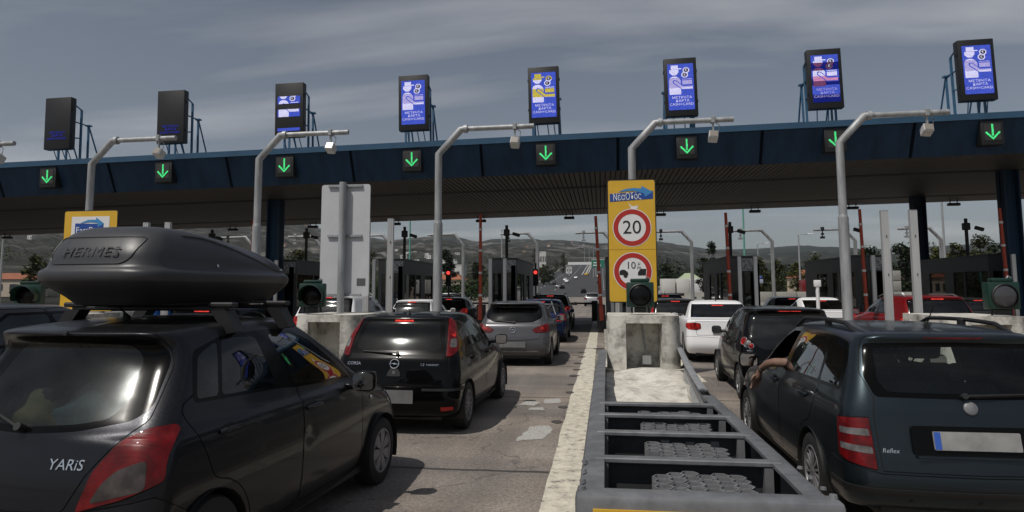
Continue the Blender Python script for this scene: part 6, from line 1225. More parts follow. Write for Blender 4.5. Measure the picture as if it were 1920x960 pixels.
def height(x, y):
    r = hypot(x, y)
    if y < 100 or r < 190: return -.03 if r < 200 else 0.0
    a = atan2(x, y); tn = float(np.interp(a, RA, RT)); sc = float(np.interp(a, RA, RSC)); R1 = 3200+1200*(1-sc)
    h1 = 31*sc*smooth((r-190)/560.)*.55+31*sc*max(0, min(1, (r-190)/560.))*.45
    if r <= 750: return h1
    t = min((r-750)/(R1-750), 1); h0 = 31*sc; base = h0+(tn*R1+1.7-h0)*t
    bump = (sin(x*.0045+y*.003)+sin(x*.011-y*.007+1)*.6+sin(y*.016+x*.019)*.35)*14*min(t*2, 1)*(1-t)*1.2
    return base+bump if r <= R1 else base+1.7-(r-R1)*.12
def on_terrain(px, py):
    d = (_f+_r2*((px-960)/CAM_F)-_u2*((py-CAM_CY)/CAM_F)).normalized(); t = 20.0
    while t < 5000:
        p = Vector((0,0,CAM_H))+d*t
        if p.z < height(p.x, p.y): return p
        t *= 1.004
    return p
def hill_mat():
    m, n, k = new_mat('hillside'); b = n.new('ShaderNodeBsdfPrincipled'); out = n.new('ShaderNodeOutputMaterial'); k.new(b.outputs[0], out.inputs[0]); b.inputs['Roughness'].default_value = .95; b.inputs['Specular IOR Level'].default_value = .1
    t = n.new('ShaderNodeTexCoord')
    def nz_(s, d=8, ro=.62, stretch=None):
        v = t.outputs['Object']
        if stretch: q = n.new('ShaderNodeMapping'); q.inputs['Scale'].default_value = stretch; k.new(v, q.inputs[0]); v = q.outputs[0]
        z = n.new('ShaderNodeTexNoise'); z.inputs['Scale'].default_value = s; z.inputs['Detail'].default_value = d; z.inputs['Roughness'].default_value = ro; k.new(v, z.inputs['Vector']); return z.outputs[0]
    r1 = n.new('ShaderNodeValToRGB'); e = r1.color_ramp.elements; e[0].position = .40; e[0].color = (.018,.020,.014,1); e[1].position = .64; e[1].color = (.23,.222,.205,1); x = e.new(.52); x.color = (.055,.053,.046,1); k.new(nz_(.013, 10, .72), r1.inputs[0])
    r2 = n.new('ShaderNodeValToRGB'); r2.color_ramp.elements[0].position = .40; r2.color_ramp.elements[1].position = .58; r2.color_ramp.elements[0].color = (0,0,0,1); r2.color_ramp.elements[1].color = (1,1,1,1); k.new(nz_(.0028, 5), r2.inputs[0])
    mx_ = n.new('ShaderNodeMix'); mx_.data_type = 'RGBA'; k.new(r2.outputs[0], mx_.inputs[0]); mx_.inputs[6].default_value = (.030,.032,.026,1); k.new(r1.outputs[0], mx_.inputs[7])
    # the right hand hills carry more wood than rock
    sx = n.new('ShaderNodeSeparateXYZ'); k.new(t.outputs['Object'], sx.inputs[0]); mr = n.new('ShaderNodeMapRange'); mr.inputs[1].default_value = 60; mr.inputs[2].default_value = 700; mr.inputs[3].default_value = 0; mr.inputs[4].default_value = .8; k.new(sx.outputs['X'], mr.inputs[0])
    m2 = n.new('ShaderNodeMix'); m2.data_type = 'RGBA'; k.new(mr.outputs[0], m2.inputs[0]); k.new(mx_.outputs[2], m2.inputs[6]); m2.inputs[7].default_value = (.022,.030,.024,1); k.new(m2.outputs[2], b.inputs['Base Color'])
    bp = n.new('ShaderNodeBump'); bp.inputs['Strength'].default_value = .9; bp.inputs['Distance'].default_value = 14; k.new(nz_(.02, 8, .7), bp.inputs['Height']); k.new(bp.outputs[0], b.inputs['Normal']); return m
m = MB(); P = []
radii = [30,120,189]+[190+560*(i/14) for i in range(1,15)]+[750+3900*(i/60)**1.1 for i in range(1,61)]
for i in range(261):
    a = az_of(-900)-.25+(az_of(2800)-az_of(-900)+.5)*i/260; P.append([(r*sin(a), r*cos(a), height(r*sin(a), r*cos(a))-(.06 if r < 190 else .0)+(RND.uniform(-4,4) if r > 900 else 0)) for r in radii])
m.sheet(P); STRUCT(m.build('hills', hill_mat(), fix=False, angle=180))
m = MB(); m.add([(-3000,-3000,-.12),(3000,-3000,-.12),(3000,60,-.12),(-3000,60,-.12)], [(0,1,2,3)]); STRUCT(m.build('ground', pbr('bare_ground', (.16,.145,.115), .95, col2=(.09,.095,.06), nscale=.2)))
ASPH = pbr('asphalt', (.050,.050,.053), .85, noise=.3, nscale=.6, stretch=(1,.1,1))
m = MB(); P = []
for i in range(80):
    y = 186+(780-186)*i/79; xl = -34-14*smooth((330-y)/150)*0; P.append([(x, y, max(height(x, y), 0)+.25+ (0 if i else -.24)) for x in (-30,-22,-14,-7,0,7,13)])
m.sheet([[(p[0], p[1], p[2]) for p in r] for r in P]); STRUCT(m.build('motorway', ASPH, fix=False, angle=180))
WL = pbr('white_line', (.55,.55,.53), .8)
m = MB()
for xl, y0, y1 in ((-29.2,200,770),(-9.8,420,770),(-8.2,420,770),(12,190,770),(-11.6,400,770)):
    for i in range(40):
        a, b = y0+(y1-y0)*i/40, y0+(y1-y0)*(i+1)/40; m.add([(xl-.22,a,height(xl,a)+.33),(xl+.22,a,height(xl,a)+.33),(xl+.22,b,height(xl,b)+.33),(xl-.22,b,height(xl,b)+.33)], [(0,1,2,3)])
for xl in (-23,-16.5,0.5):
    for i in range(30): a = 240+17*i; b = a+6; m.add([(xl-.15,a,height(xl,a)+.33),(xl+.15,a,height(xl,a)+.33),(xl+.15,b,height(xl,b)+.33),(xl-.15,b,height(xl,b)+.33)], [(0,1,2,3)])
STRUCT(m.build('road_marking', WL, fix=False))
t = thing('median_barrier', 'grey guard rail along the motorway median in the distance', 'guard rail', (-9, 400, height(-9,400)))
m = MB(); m.sheet([[(-9-(-9)+d, y-400, height(-9,y)-height(-9,400)+z) for d, z in ((-.3,.2),(-.3,1.0),(.3,1.0),(.3,.2))] for y in range(400, 770, 10)]); m.build('rail', CONC, t, fix=False)
tag(MB().box(-1.2,1.2,-2,2,0,1.0,b=.3).build('crash_drum', YELLOW, loc=(-9, 396, height(-9,396)+.2)), 'yellow crash drums at the head of the motorway median', 'crash drum')
# ---- trees
BARK = pbr('bark', (.07,.055,.04), .9, noise=.4, nscale=3)
def leaf_mat(name, c):
    if name in MATS: return MATS[name]
    return pbr(name, c, .8, col2=tuple(x*.45 for x in c), nscale=.9, spec=.2)
LEAF = {'pine': leaf_mat('pine_leaf', (.020,.032,.016)), 'dark': leaf_mat('dark_leaf', (.030,.046,.020)), 'olive': leaf_mat('olive_leaf', (.085,.092,.034)), 'bare': leaf_mat('bare_twig', (.085,.078,.042)), 'bright': leaf_mat('fresh_leaf', (.10,.11,.026)), 'hedge': leaf_mat('hedge_leaf', (.030,.058,.016))}
def tree_meshes(seed, h, w, kind, leaf, n=900):
    r = random.Random(seed); tr = MB(); ht = h*(.16 if kind != 'poplar' else .10); bends = [(r.uniform(-.05,.05)*h*t, r.uniform(-.05,.05)*h*t, h*.80*t) for t in (0,.25,.5,.75,1)]
    tr.tube(bends, max(.035*h*.5, .12), 7, r1=.03)
    clumps = []
    for i in range(26 if kind != 'poplar' else 30):
        t = r.random(); z = ht+(h-ht)*t
        rad = {'cone': (1-t)*.95+.08, 'round': sqrt(max(0, 1-(2*t-1)**2))*.9+.12, 'poplar': .55*sqrt(max(0, 1-(2*t-.9)**2))+.15, 'umbrella': (.25+.75*smooth(t*1.6))*(1 if t < .85 else .7)}[kind]*w/2
        a = r.uniform(0, 2*pi); q = rad*sqrt(r.random())*.85; c = Vector((q*cos(a), q*sin(a), z)); clumps.append((c, (.10+.16*r.random())*w+.03*h*r.random()))
        if i % 2 == 0: b0 = Vector(bends[min(4, int(t*4))])*1.0; tr.tube([b0*.9+Vector((0,0,ht*.1)), (b0+c)/2+Vector((0,0,-.03*h)), c], .012*h, 5, r1=.02)
    lf = MB()
    for _ in range(n):
        c, s_ = r.choice(clumps); d = Vector((r.gauss(0,1), r.gauss(0,1), r.gauss(0,1))); d = d/d.length*s_*(r.random()**.4); d.z *= .8; p = c+d; e = min(h,w*1.6)*(.017+.020*r.random())*(1.25 if kind != 'poplar' else .8)
        M4 = Matrix.Translation(p) @ Matrix.Rotation(r.uniform(0,6.28), 4, 'Z') @ Matrix.Rotation(r.uniform(-1.2,1.2), 4, 'X') @ Matrix.Rotation(r.uniform(0,6.28), 4, 'Z')
        lf.add([(-e,-e*.4,0),(e*.2,-e*.7,.2*e),(e,0,0),(0,e*.6,.25*e)], [(0,1,2,3)], M4)
    return tr.mesh('trunk', BARK), lf.mesh('crown', leaf, 180)
TREE_N = [0]
def tree(px, pyb, pyt, wpx, kind, leaf, label, r_=None, group='trees beyond the booths', n=900):
    """a tree whose foot is seen at (px, pyb); r_ = distance when the foot is hidden"""
    if r_: d = (_f+_r2*((px-960)/CAM_F)); d = Vector((d.x, d.y)).normalized()*r_; p = Vector((d.x, d.y, height(d.x, d.y)))
    else: p = on_terrain(px, pyb)
    dist = hypot(p.x, p.y); zt_ = CAM_H+(545.5-pyt)/CAM_F*dist; h = max(zt_-p.z, 2.0); TREE_N[0] += 1
    t = thing('pine_tree' if leaf == 'pine' else ('poplar_tree' if kind == 'poplar' else 'tree'), label, 'tree', tuple(p), 0, group)
    a, b = tree_meshes(TREE_N[0]*13, h, wpx/CAM_F*dist, kind, LEAF[leaf], int(n*2.2)); link('trunk', a, t); link('crown', b, t); return t
T_ = [(840,532,472,38,'round','pine','dark tall pine between booths left of a far bent pole',150,1600),(893,532,492,34,'round','dark','dark tree right of the far bent pole near the orange roof',170,900),(812,532,500,26,'round','dark','dark tree behind the galvanised pole over the black hatchback',170,700),
  (690,532,462,30,'round','olive','olive tree right of the grey sign back',110,900),(1056,0,478,22,'poplar','bare','tall bare poplar by the motorway, right one',420,700),(1004,0,462,24,'poplar','bare','bare poplar behind the far bent pole at the red light',380,700),(1042,0,488,18,'poplar','bare','short bare poplar beside the right tall one',430,500),
  (1028,534,500,30,'round','dark','round dark tree left of the motorway',300,700),(1018,534,497,22,'round','olive','olive tree left of the motorway beside the round dark tree',290,600),
  (1333,535,462,34,'cone','dark','ragged dark cypress right of the speed limit sign',120,1700),(1316,535,488,30,'round','dark','dark bush at the foot of the ragged cypress',125,900),(1245,535,500,36,'round','dark','dark tree behind the white trailers',190,700),
  (1424,535,484,34,'round','olive','olive green tree behind the aluminium posts at the booth',140,900),(1452,535,492,34,'round','olive','olive green bush right of the booth behind the city car',140,900),(1490,535,498,32,'round','bright','fresh green bush left of the blue camera units',150,700),(1526,535,490,38,'round','olive','olive tree left of the right red traffic light',150,900),
  (1628,535,480,50,'round','dark','dark trees between pole and orange arm',150,900),(1690,535,478,54,'round','dark','dark tree between the two tall aluminium posts',150,900),(1752,535,480,44,'round','bright','yellow green tree right of the black column',130,900),(1790,535,474,40,'round','olive','olive tree behind the dark booth at the right',135,900),(1830,535,466,44,'round','olive','tall olive tree left of the right column',135,900),(1738,535,470,12,'cone','pine','dark cypress against the sky beside the column',170,500),(1748,535,468,12,'cone','pine','second dark cypress against the sky',172,500),(1860,535,476,44,'round','dark','dark tree beside the right canopy column',140,700),(1915,535,480,50,'round','dark','dark tree at the right edge',140,700),
  (75,0,490,40,'round','olive','olive tree beside the orange roofed house at the left',130,700),(560,0,478,60,'round','olive','dull olive tree left of the grey sign back',170,700)]
for i, (px, pb, ptop, wpx, kind, leaf, lb, r_, n_) in enumerate(T_): tree(px, pb, ptop, wpx, kind, leaf, lb, r_, n=n_)
def wood(name, label, spots, leaf, n):
    m = MB(); r = random.Random(5)
    for _ in range(n):
        px0, px1, r0, r1, hh = r.choice(spots); px = r.uniform(px0, px1); rr = r.uniform(r0, r1); d = (_f+_r2*((px-960)/CAM_F)); d = Vector((d.x, d.y)).normalized()*rr; z = height(d.x, d.y); h = hh*r.uniform(.6,1.25); w = h*r.uniform(.35,.6)
        for _k in range(54):
            a = r.uniform(0, 6.28); t = r.random(); q = w*sqrt(max(.02, 1-(2*t-1)**2))*r.random()**.5; e = h*r.uniform(.045,.09); c = Vector((d.x+q*cos(a), d.y+q*sin(a), z+h*.12+h*.9*t)); M4 = Matrix.Translation(c) @ Matrix.Rotation(r.uniform(0,6.28), 4, 'Z') @ Matrix.Rotation(r.uniform(-1.3,1.3), 4, 'X')
            m.add([(-e,-e*.5,0),(e*.3,-e*.7,.2*e),(e,0,0),(0,e*.7,.2*e)], [(0,1,2,3)], M4)
    o = m.build(name, LEAF[leaf], fix=False, angle=180); tag(o, label, 'wood', kind='stuff')
wood('woods', 'dark belt of trees along the foot of the right hills', [(1180,1960,500,1000,14),(1180,1960,260,520,8.5)], 'dark', 760)
wood('scrub', 'olive scrub on the near slopes', [(0,985,420,1300,8),(640,985,200,380,5),(1240,1960,190,300,4.5)], 'olive', 520)
wood('hedge', 'green hedge behind the parked cars', [(690,905,98,104,2.6)], 'hedge', 110)
# ---- houses
ROOF = pbr('roof_tile', (.34,.12,.06), .8, noise=.3, nscale=.8); PLASTER = pbr('plaster_white', (.62,.61,.58), .8, noise=.12, nscale=.5); PLASTERC = pbr('plaster_cream', (.50,.42,.33), .8, noise=.15, nscale=.5); DARKWIN = pbr('window_dark', (.03,.035,.04), .3); ROOFGREEN = pbr('roof_green', (.36,.42,.28), .7)
def house(px, r_, w, d, h, label, wall, roof, rz=0.0, flat=False, pz=None, windows=2, name='house'):
    dd = (_f+_r2*((px-960)/CAM_F)); dd = Vector((dd.x, dd.y)).normalized()*r_; z = height(dd.x, dd.y); t = thing(name, label, 'house', (dd.x, dd.y, z), rz, 'houses around the plaza')
    m = MB(); m.box(-w/2,w/2,-d/2,d/2,0,h); m.build('wall', wall, t)
    m = MB(); e = .35
    if flat: m.box(-w/2-.1,w/2+.1,-d/2-.1,d/2+.1,h+.002,h+.35)
    else: rh = h*.38; m.add([(-w/2-e,-d/2-e,h),(w/2+e,-d/2-e,h),(w/2+e,d/2+e,h),(-w/2-e,d/2+e,h),(-w/2+d*.3,0,h+rh),(w/2-d*.3,0,h+rh)], [(0,1,5,4),(1,2,5),(2,3,4,5),(3,0,4),(3,2,1,0)])
    m.build('roof', roof, t)
    for i in range(windows):
        x = -w/2+w*(i+.5)/windows; m = MB(); m.box(x-w*.07,x+w*.07,-d/2-.02,-d/2+.05,h*.35,h*.72); m.build('window', DARKWIN, t)
    return t
house(846,150,5.5,5,4.2,'low house with orange tiled roof beyond the hedge',PLASTERC,ROOF,0,windows=4); house(18,210,15,9,4.2,'house with orange roof at the far left under the canopy',PLASTERC,ROOF,.1,windows=4); house(852,280,9,6,8.5,'white house with flat roof behind the orange roofed house',PLASTER,PLASTER,0,True)
house(1017,520,5,6,12,'white three storey block left of the motorway',PLASTER,PLASTER,.1,True,windows=4); house(1266,190,9,6,2.6,'long white hall with pale green roof beyond the trailers',PLASTER,ROOFGREEN,.05,windows=5); house(1289,190,5,5,4.6,'white building with a pale gable right of the green roofed hall',PLASTERC,ROOFGREEN,.1); house(1310,150,6,4,2.2,'low white shed with vehicles in front of the hall',PLASTERC,PLASTER,.2,True,windows=3)
house(1066,420,3.6,4,4,'small white building at the motorway verge',PLASTER,PLASTER,0,True); house(1512,165,7,6,4.5,'small house with orange roof between the olive bushes',PLASTERC,ROOF,.2)
rr = random.Random(11); proto = None
for i in range(70):
    px, r_ = (rr.uniform(60,1125), rr.uniform(900,2600)) if i < 38 else (rr.uniform(1420,1930), rr.uniform(900,2600))
    if i >= 60: px, r_ = rr.uniform(740,860), rr.uniform(700,1000)
    dd = (_f+_r2*((px-960)/CAM_F)); dd = Vector((dd.x, dd.y)).normalized()*r_; sz = rr.uniform(.35,.8)
    if proto is None or i in (20, 45): proto = house(px, r_, 11, 9, 7, 'small pale house far off on the hillside', PLASTER if i != 20 else PLASTERC, ROOF if i == 20 else PLASTER, 0, flat=(i != 20)); o = proto
    else: o = copy_tree(proto); o.location = (dd.x, dd.y, height(dd.x, dd.y))
    o.rotation_euler.z = rr.uniform(-.6,.6); o.scale = (sz,sz,sz*rr.uniform(.7,1.2)); o['group'] = 'pale houses on the hills'; o['label'] = 'small pale house far off on the hillside'
# ---- masts, lamps, signs
def mast(px, r_, ztop, rad, mat, label, lamp=False, side=-1, group=None):
    dd = (_f+_r2*((px-960)/CAM_F)); dd = Vector((dd.x, dd.y)).normalized()*r_; z = height(dd.x, dd.y); t = thing('street_lamp' if lamp else 'mast', label, 'street lamp' if lamp else 'mast', (dd.x, dd.y, z), 0, group)
    H_ = ztop-z; m = MB(); m.tube([(0,0,0),(0,0,H_)]+([(side*1.4,0,H_+.15)] if lamp else []), rad, 8, r1=rad*.6); m.build('pole', mat, t)
    if lamp: m = MB(); m.box(side*1.3,side*2.1,-.18,.18,H_+.05,H_+.22,b=.05); m.build('lamp_head', SIGNWHITE, t)
MGREEN = pbr('mast_green', (.10,.30,.24), .5)
mast(769,150,18.3,.26,MGREEN,'tall pale green mast left of the galvanised pole'); mast(1394,150,19.2,.26,MGREEN,'tall pale green mast behind the booth of the city car lane'); mast(941,130,13.5,.16,GALV,'thin grey mast under the far arm left of the red light')
mast(1768,70,9.6,.11,GALV,'street lamp with a white head right of the black column',True,-1); mast(1496,110,9.9,.14,GALV,'street lamp behind the blue camera units',True,1); mast(1419,140,10.6,.14,GALV,'small street lamp behind the booth of the city car',True,1); mast(1913,60,9.0,.11,GALV,'street lamp at the right edge beside the column',True,-1); mast(8,90,9.6,.14,GALV,'pale lamp pole at the far left beside the orange roof',False); mast(770,220,14,.15,GALV,'far lamp pole on the slope',True,1)
for px, r_ in ((1095,640),(1104,560),(1112,500),(1120,450)): mast(px, r_, height(0,r_)+15, .22, GALV, 'grey lamp pole in the row along the motorway', True, -1, 'lamp poles along the motorway')
p = on_terrain(1118, 521); t = thing('direction_sign', 'green direction sign over the motorway far ahead', 'road sign', (p.x+1, p.y, p.z)); m = MB(); m.box(-3.4,3.4,-.1,.1,5.5,9.6); m.build('panel', pbr('sign_green', (.02,.17,.11), .5), t); m = MB(); m.box(-3.4,3.4,-.1,.1,9.62,9.8); m.box(-2.4,-.6,-.13,-.105,7.8,8.4); m.box(-2.6,1.6,-.13,-.105,6.4,7.0); m.build('lettering', SIGNWHITE, t)
for sd in (-2.5,2.5): m = MB(); m.box(sd-.2,sd+.2,.12,.4,0,9.5); m.build('post', GALV, t)
p = on_terrain(1092, 518); t = thing('sign_gantry', 'pale gantry crossing the motorway far ahead', 'gantry', (p.x, p.y, p.z)); m = MB(); m.box(-8,8,-.3,.3,6.5,8.0); m.build('beam', SIGNWHITE, t)
for sd in (-7.5,7.5): m = MB(); m.box(sd-.3,sd+.3,-.3,.3,0,6.5); m.build('post', GALV, t)
# ---- concrete barriers, walls and trucks to the right
t = thing('concrete_wall', 'long pale concrete barrier with drain holes behind the right lanes', 'barrier', (12, 104, 0))
m = MB(); m.prism([(-.35,0),(.35,0),(.16,.4),(.12,1.45),(-.12,1.45),(-.16,.4)], 0, 62, Matrix.Rotation(pi/2,4,'Y') @ Matrix.Rotation(pi/2,4,'Z')); m.build('wall', pbr('barrier_concrete', (.38,.37,.34), .9, noise=.25, nscale=.5), t); m = MB()
for k in range(40): m.box(1+k*1.5,1.7+k*1.5,-.20,.1,.55,.80)
m.build('drain_holes', BOOTHDARK, t)
def crates(x, y, cols, rows_, label):
    i = 0
    for c in range(cols):
        for r in range(rows_):
            o = MB().box(-.75,.75,-.4,.4,0,.78,b=.04).build('concrete_crate', pbr('crate_pale', (.33,.325,.30), .85, noise=.2, nscale=1.5)); o.location = (x+c*1.56, y, .82*r+.001); tag(o, label, 'concrete block', 'stacked pale blocks'); i += 1
crates(19.5, 58, 3, 4, 'pale concrete block in the stack between the tall aluminium posts'); crates(12.6, 56, 3, 2, 'pale concrete block in the stack behind the city car')
t = thing('truck_trailer', 'white box trailers parked beside the speed limit sign', 'trailer', (12.2, 132, 0), .1)
for x in (0, 2.7, 5.2): m = MB(); m.box(x-1.2,x+1.2,-1.2,1.2,1.2,3.9,b=.05); m.build('box', PLASTER if x < 5 else SIGNWHITE, t)
m = MB(); m.box(-1.3,6.5,-1.1,1.1,.7,1.19); m.build('chassis', BLACKMETAL, t)
for x in (-.4,.8,4.5,5.7): m = MB(); m.lathe([(.2,-1.15),(.5,-1.15),(.5,-.8),(.2,-.8)], 14, Matrix.Translation((x,0,.5)) @ Matrix.Rotation(pi/2,4,'X')); m.build('wheel', M_RUBBER, t)
t = thing('fire_truck', 'red and grey fire truck beyond the barrier, behind the blue camera units', 'fire truck', (27, 88, 0), .05)
m = MB(); m.box(-2.3,1.2,-1.2,1.2,.9,3.0,b=.06); m.build('body', pbr('truck_grey', (.28,.28,.29), .5, noise=.2, nscale=1), t); m = MB(); m.box(1.25,3.1,-1.2,1.2,.6,2.95,b=.15); m.box(-2.75,-2.31,-1.2,1.2,.8,3.0,b=.05); m.build('cab', PAINT_RED, t); m = MB(); m.box(1.5,2.7,-1.215,-1.19,1.8,2.6); m.build('window', DARKWIN, t); m = MB(); m.box(-2.6,2.9,-1.0,1.0,.45,.899); m.build('chassis', BLACKMETAL, t)
for x in (-1.4,2.1): m = MB(); m.lathe([(.2,-1.2),(.5,-1.2),(.5,-.85),(.2,-.85)], 14, Matrix.Translation((x,0,.5)) @ Matrix.Rotation(pi/2,4,'X')); m.build('wheel', M_RUBBER, t)
m = MB(); m.box(1.6,2.4,-.8,.8,2.96,3.12,b=.04); m.build('light_bar', SIGNBLUE, t)
# ------------------------------------------------------------------ more cars in the queues
generic('sedan_car','white sedan with red tail lamps beside the island head', PAINT_WHITE, 2.85, 16.9, 4.6, 1.79, 1.477, 'sedan', -.05, stride=3, antenna=True)
generic('hatchback','dark grey hatchback ahead of the white sedan', PAINT_DARKGREY, 2.35, 22.6, 4.2, 1.76, 1.47, lamp='tall', antenna=True); generic('suv','dark car in front of the grey hatchback with brake light lit', PAINT_BLACK, 2.55, 28.4, 4.4, 1.80, 1.60, 'suv', antenna=True)
generic('suv','white compact suv with a black rear window behind the grey sign back', PAINT_WHITE, -7.02, 16.6, 4.2, 1.8, 1.66, 'suv', lamp='square', rails=PAINT_WHITE)
generic('hatchback','white hatchback by the toll booth beyond the white suv', PAINT_WHITE, -6.75, 23.6, 4.2, 1.75, 1.43); generic('hatchback','black car ahead of the white hatchback, behind the galvanised pole', PAINT_BLACK, -6.85, 30.0, 4.2, 1.78, 1.45)
bl = generic('hatchback','navy blue hatchback carrying a bicycle on its tail', PAINT_NAVY, -2.08, 22.9, 4.0, 1.74, 1.45)[0]
generic('suv','black suv with roof bars ahead of the navy car', PAINT_BLACK, -2.25, 29.5, 4.4, 1.82, 1.60, 'suv', rails=M_BLACK)
generic('suv','red crossover with silver roof rails behind the aluminium posts', PAINT_RED, 8.15, 17.8, 4.35, 1.84, 1.60, 'suv', stride=3, rails=M_ALLOY, glassm=glass('red_car_glass', (.2,.28,.27), .04))
generic('sedan_car','white saloon with its brake light lit beyond the city car', PAINT_WHITE, 7.7, 24.3, 4.5, 1.78, 1.40, 'sedan'); generic('hatchback','black car ahead of the white saloon in the same lane', PAINT_BLACK, 8.2, 31.0, 4.2, 1.76, 1.45)
generic('hatchback','dark car with brake light lit right of the red crossover', PAINT_DARKGREY, 13.2, 26.0, 4.2, 1.76, 1.45)
generic('estate_car','dark grey car at the left edge beside the roof box car', PAINT_DARKGREY, -7.25, 5.6, 4.4, 1.80, 1.60, 'suv', stride=3); generic('hatchback','dark car partly hidden behind the roof box', PAINT_BLACK, -7.2, 11.3, 4.0, 1.74, 1.47); generic('van','blue van seen under the roof box', PAINT_BLUE, -12.5, 16.6, 4.3, 1.8, 1.62, 'suv', glassm=GLASS)
generic('hatchback','silver hatchback driving away beyond the barrier', PAINT_SILVER, -1.15, 76.5, 4.0, 1.75, 1.50, detail=False, lit=False)
for i, (px, py, pt, rz, lb) in enumerate(((1094,551.5,PAINT_BLACK,0,'black car driving away up the motorway'),(1063,531,PAINT_WHITE,.05,'white car on the motorway left carriageway, nearer of two'),(1060,528,PAINT_WHITE,.05,'white car just behind another on the left carriageway'),(1080,524,PAINT_WHITE,0,'white car alone on the left carriageway'),(1122,521,PAINT_WHITE,0,'white car far up the right carriageway'),(1123,533,PAINT_BLACK,0,'black car far up beside the red barrier arm'),(1054,543,PAINT_BLACK,.1,'dark car on the slip road near the roof bars'),(1046,541,PAINT_SILVER,.1,'silver car on the slip road'),(1040,535,PAINT_DARKGREY,.1,'dark car at the edge of the motorway'))):
    p = on_terrain(px, py); generic('car', lb, pt, p.x, p.y, 4.2, 1.75, 1.45, stride=8, detail=False, plate=False, lit=False, rz=pi if 'left' in lb else 0)[0].location.z = height(p.x, p.y)+(.25 if p.y > 186 else 0)
for i, (x, y, pt, rz, lb) in enumerate(((-18.5,88,PAINT_WHITE,1.4,'white car parked by the hedge left of a red arm'),(-21.8,93,PAINT_DARKGREY,1.5,'dark car parked by the hedge'),(-25.5,92,PAINT_SILVER,1.5,'silver car parked behind the pole'),(-16.0,80,PAINT_BLACK,1.4,'black car parked near the booth left of the grey hatchback'),(34.5,84,PAINT_WHITE,1.5,'white car beyond the barrier near the red light'),(22.5,72,PAINT_BLACK,.2,'dark car beside the fire truck'),(17.4,44,PAINT_WHITE,.1,'white car beyond the red crossover between the posts'))):
    generic('car', lb, pt, x, y, 4.2, 1.75, 1.45, stride=8, detail=False, plate=False, lit=False, rz=rz)
# bicycle on the navy car's tail
bk = thing('bicycle', 'bicycle hung on the tail of the navy hatchback', 'bicycle', (-1.95, 22.62, .95)); WHT = pbr('bike_frame', (.5,.5,.52), .4, .4)
for x in (-.42,.42): m = MB(); m.tube([(x+.31*cos(2*pi*i/28), 0, .31*sin(2*pi*i/28)) for i in range(28)], .018, 6, closed=True); [m.tube([(x,0,0),(x+.3*cos(k*pi/5),0,.3*sin(k*pi/5))], .003, 4) for k in range(10)]; m.build('wheel', M_RUBBER, bk)
m = MB(); [m.tube(q, .018, 6) for q in ([(-.42,0,0),(-.08,0,-.05),(-.16,0,.38),(-.42,0,0)],[(-.08,0,-.05),(.30,0,.34),(-.15,0,.34)],[(.42,0,0),(.28,0,.44)])]; m.build('frame', WHT, bk); m = MB(); m.tube([(.30,-.25,.50),(.28,0,.47),(.30,.25,.50)], .012, 6); m.build('handlebar', M_BLACK, bk); m = MB(); m.box(-.28,-.06,-.06,.06,.40,.45,b=.02); m.build('saddle', M_BLACK, bk)
# ------------------------------------------------------------------ people
SKIN = pbr('skin', (.25,.145,.105), .55, noise=.35, nscale=26, bump=.15, bscale=60); HAIR = pbr('hair_dark', (.02,.015,.012), .7); CLOTH = pbr('shirt_dark', (.03,.032,.038), .9); JACKET = pbr('jacket_black', (.015,.015,.017), .7)
def skin_body(V, E, R, root=0, levels=2):
    me = bpy.data.meshes.new('body'); me.from_pydata(V, E, []); o = bpy.data.objects.new('body', me); COL.objects.link(o); md = o.modifiers.new('s', 'SKIN'); sub = o.modifiers.new('d', 'SUBSURF'); sub.levels = sub.render_levels = levels
    for i, r in enumerate(R): me.skin_vertices[0].data[i].radius = (r, r) if not isinstance(r, tuple) else r
    for i in range(len(V)): me.skin_vertices[0].data[i].use_root = (i == root)
    bpy.context.view_layer.update(); out = bpy.data.meshes.new_from_object(o.evaluated_get(bpy.context.evaluated_depsgraph_get())); bpy.data.objects.remove(o); out.name = 'person'; out.polygons.foreach_set('use_smooth', [True]*len(out.polygons)); return out
def clothing(me, name, mat, sel, parent, off=.012):
    bm = bmesh.new(); bm.from_mesh(me); bmesh.ops.delete(bm, geom=[f for f in bm.faces if not sel(f.calc_center_median())], context='FACES'); bm.normal_update()
    for v in bm.verts: v.co += v.normal*off
    c = bpy.data.meshes.new(name); bm.to_mesh(c); bm.free(); c.materials.clear(); c.materials.append(mat); return link(name, c, parent)
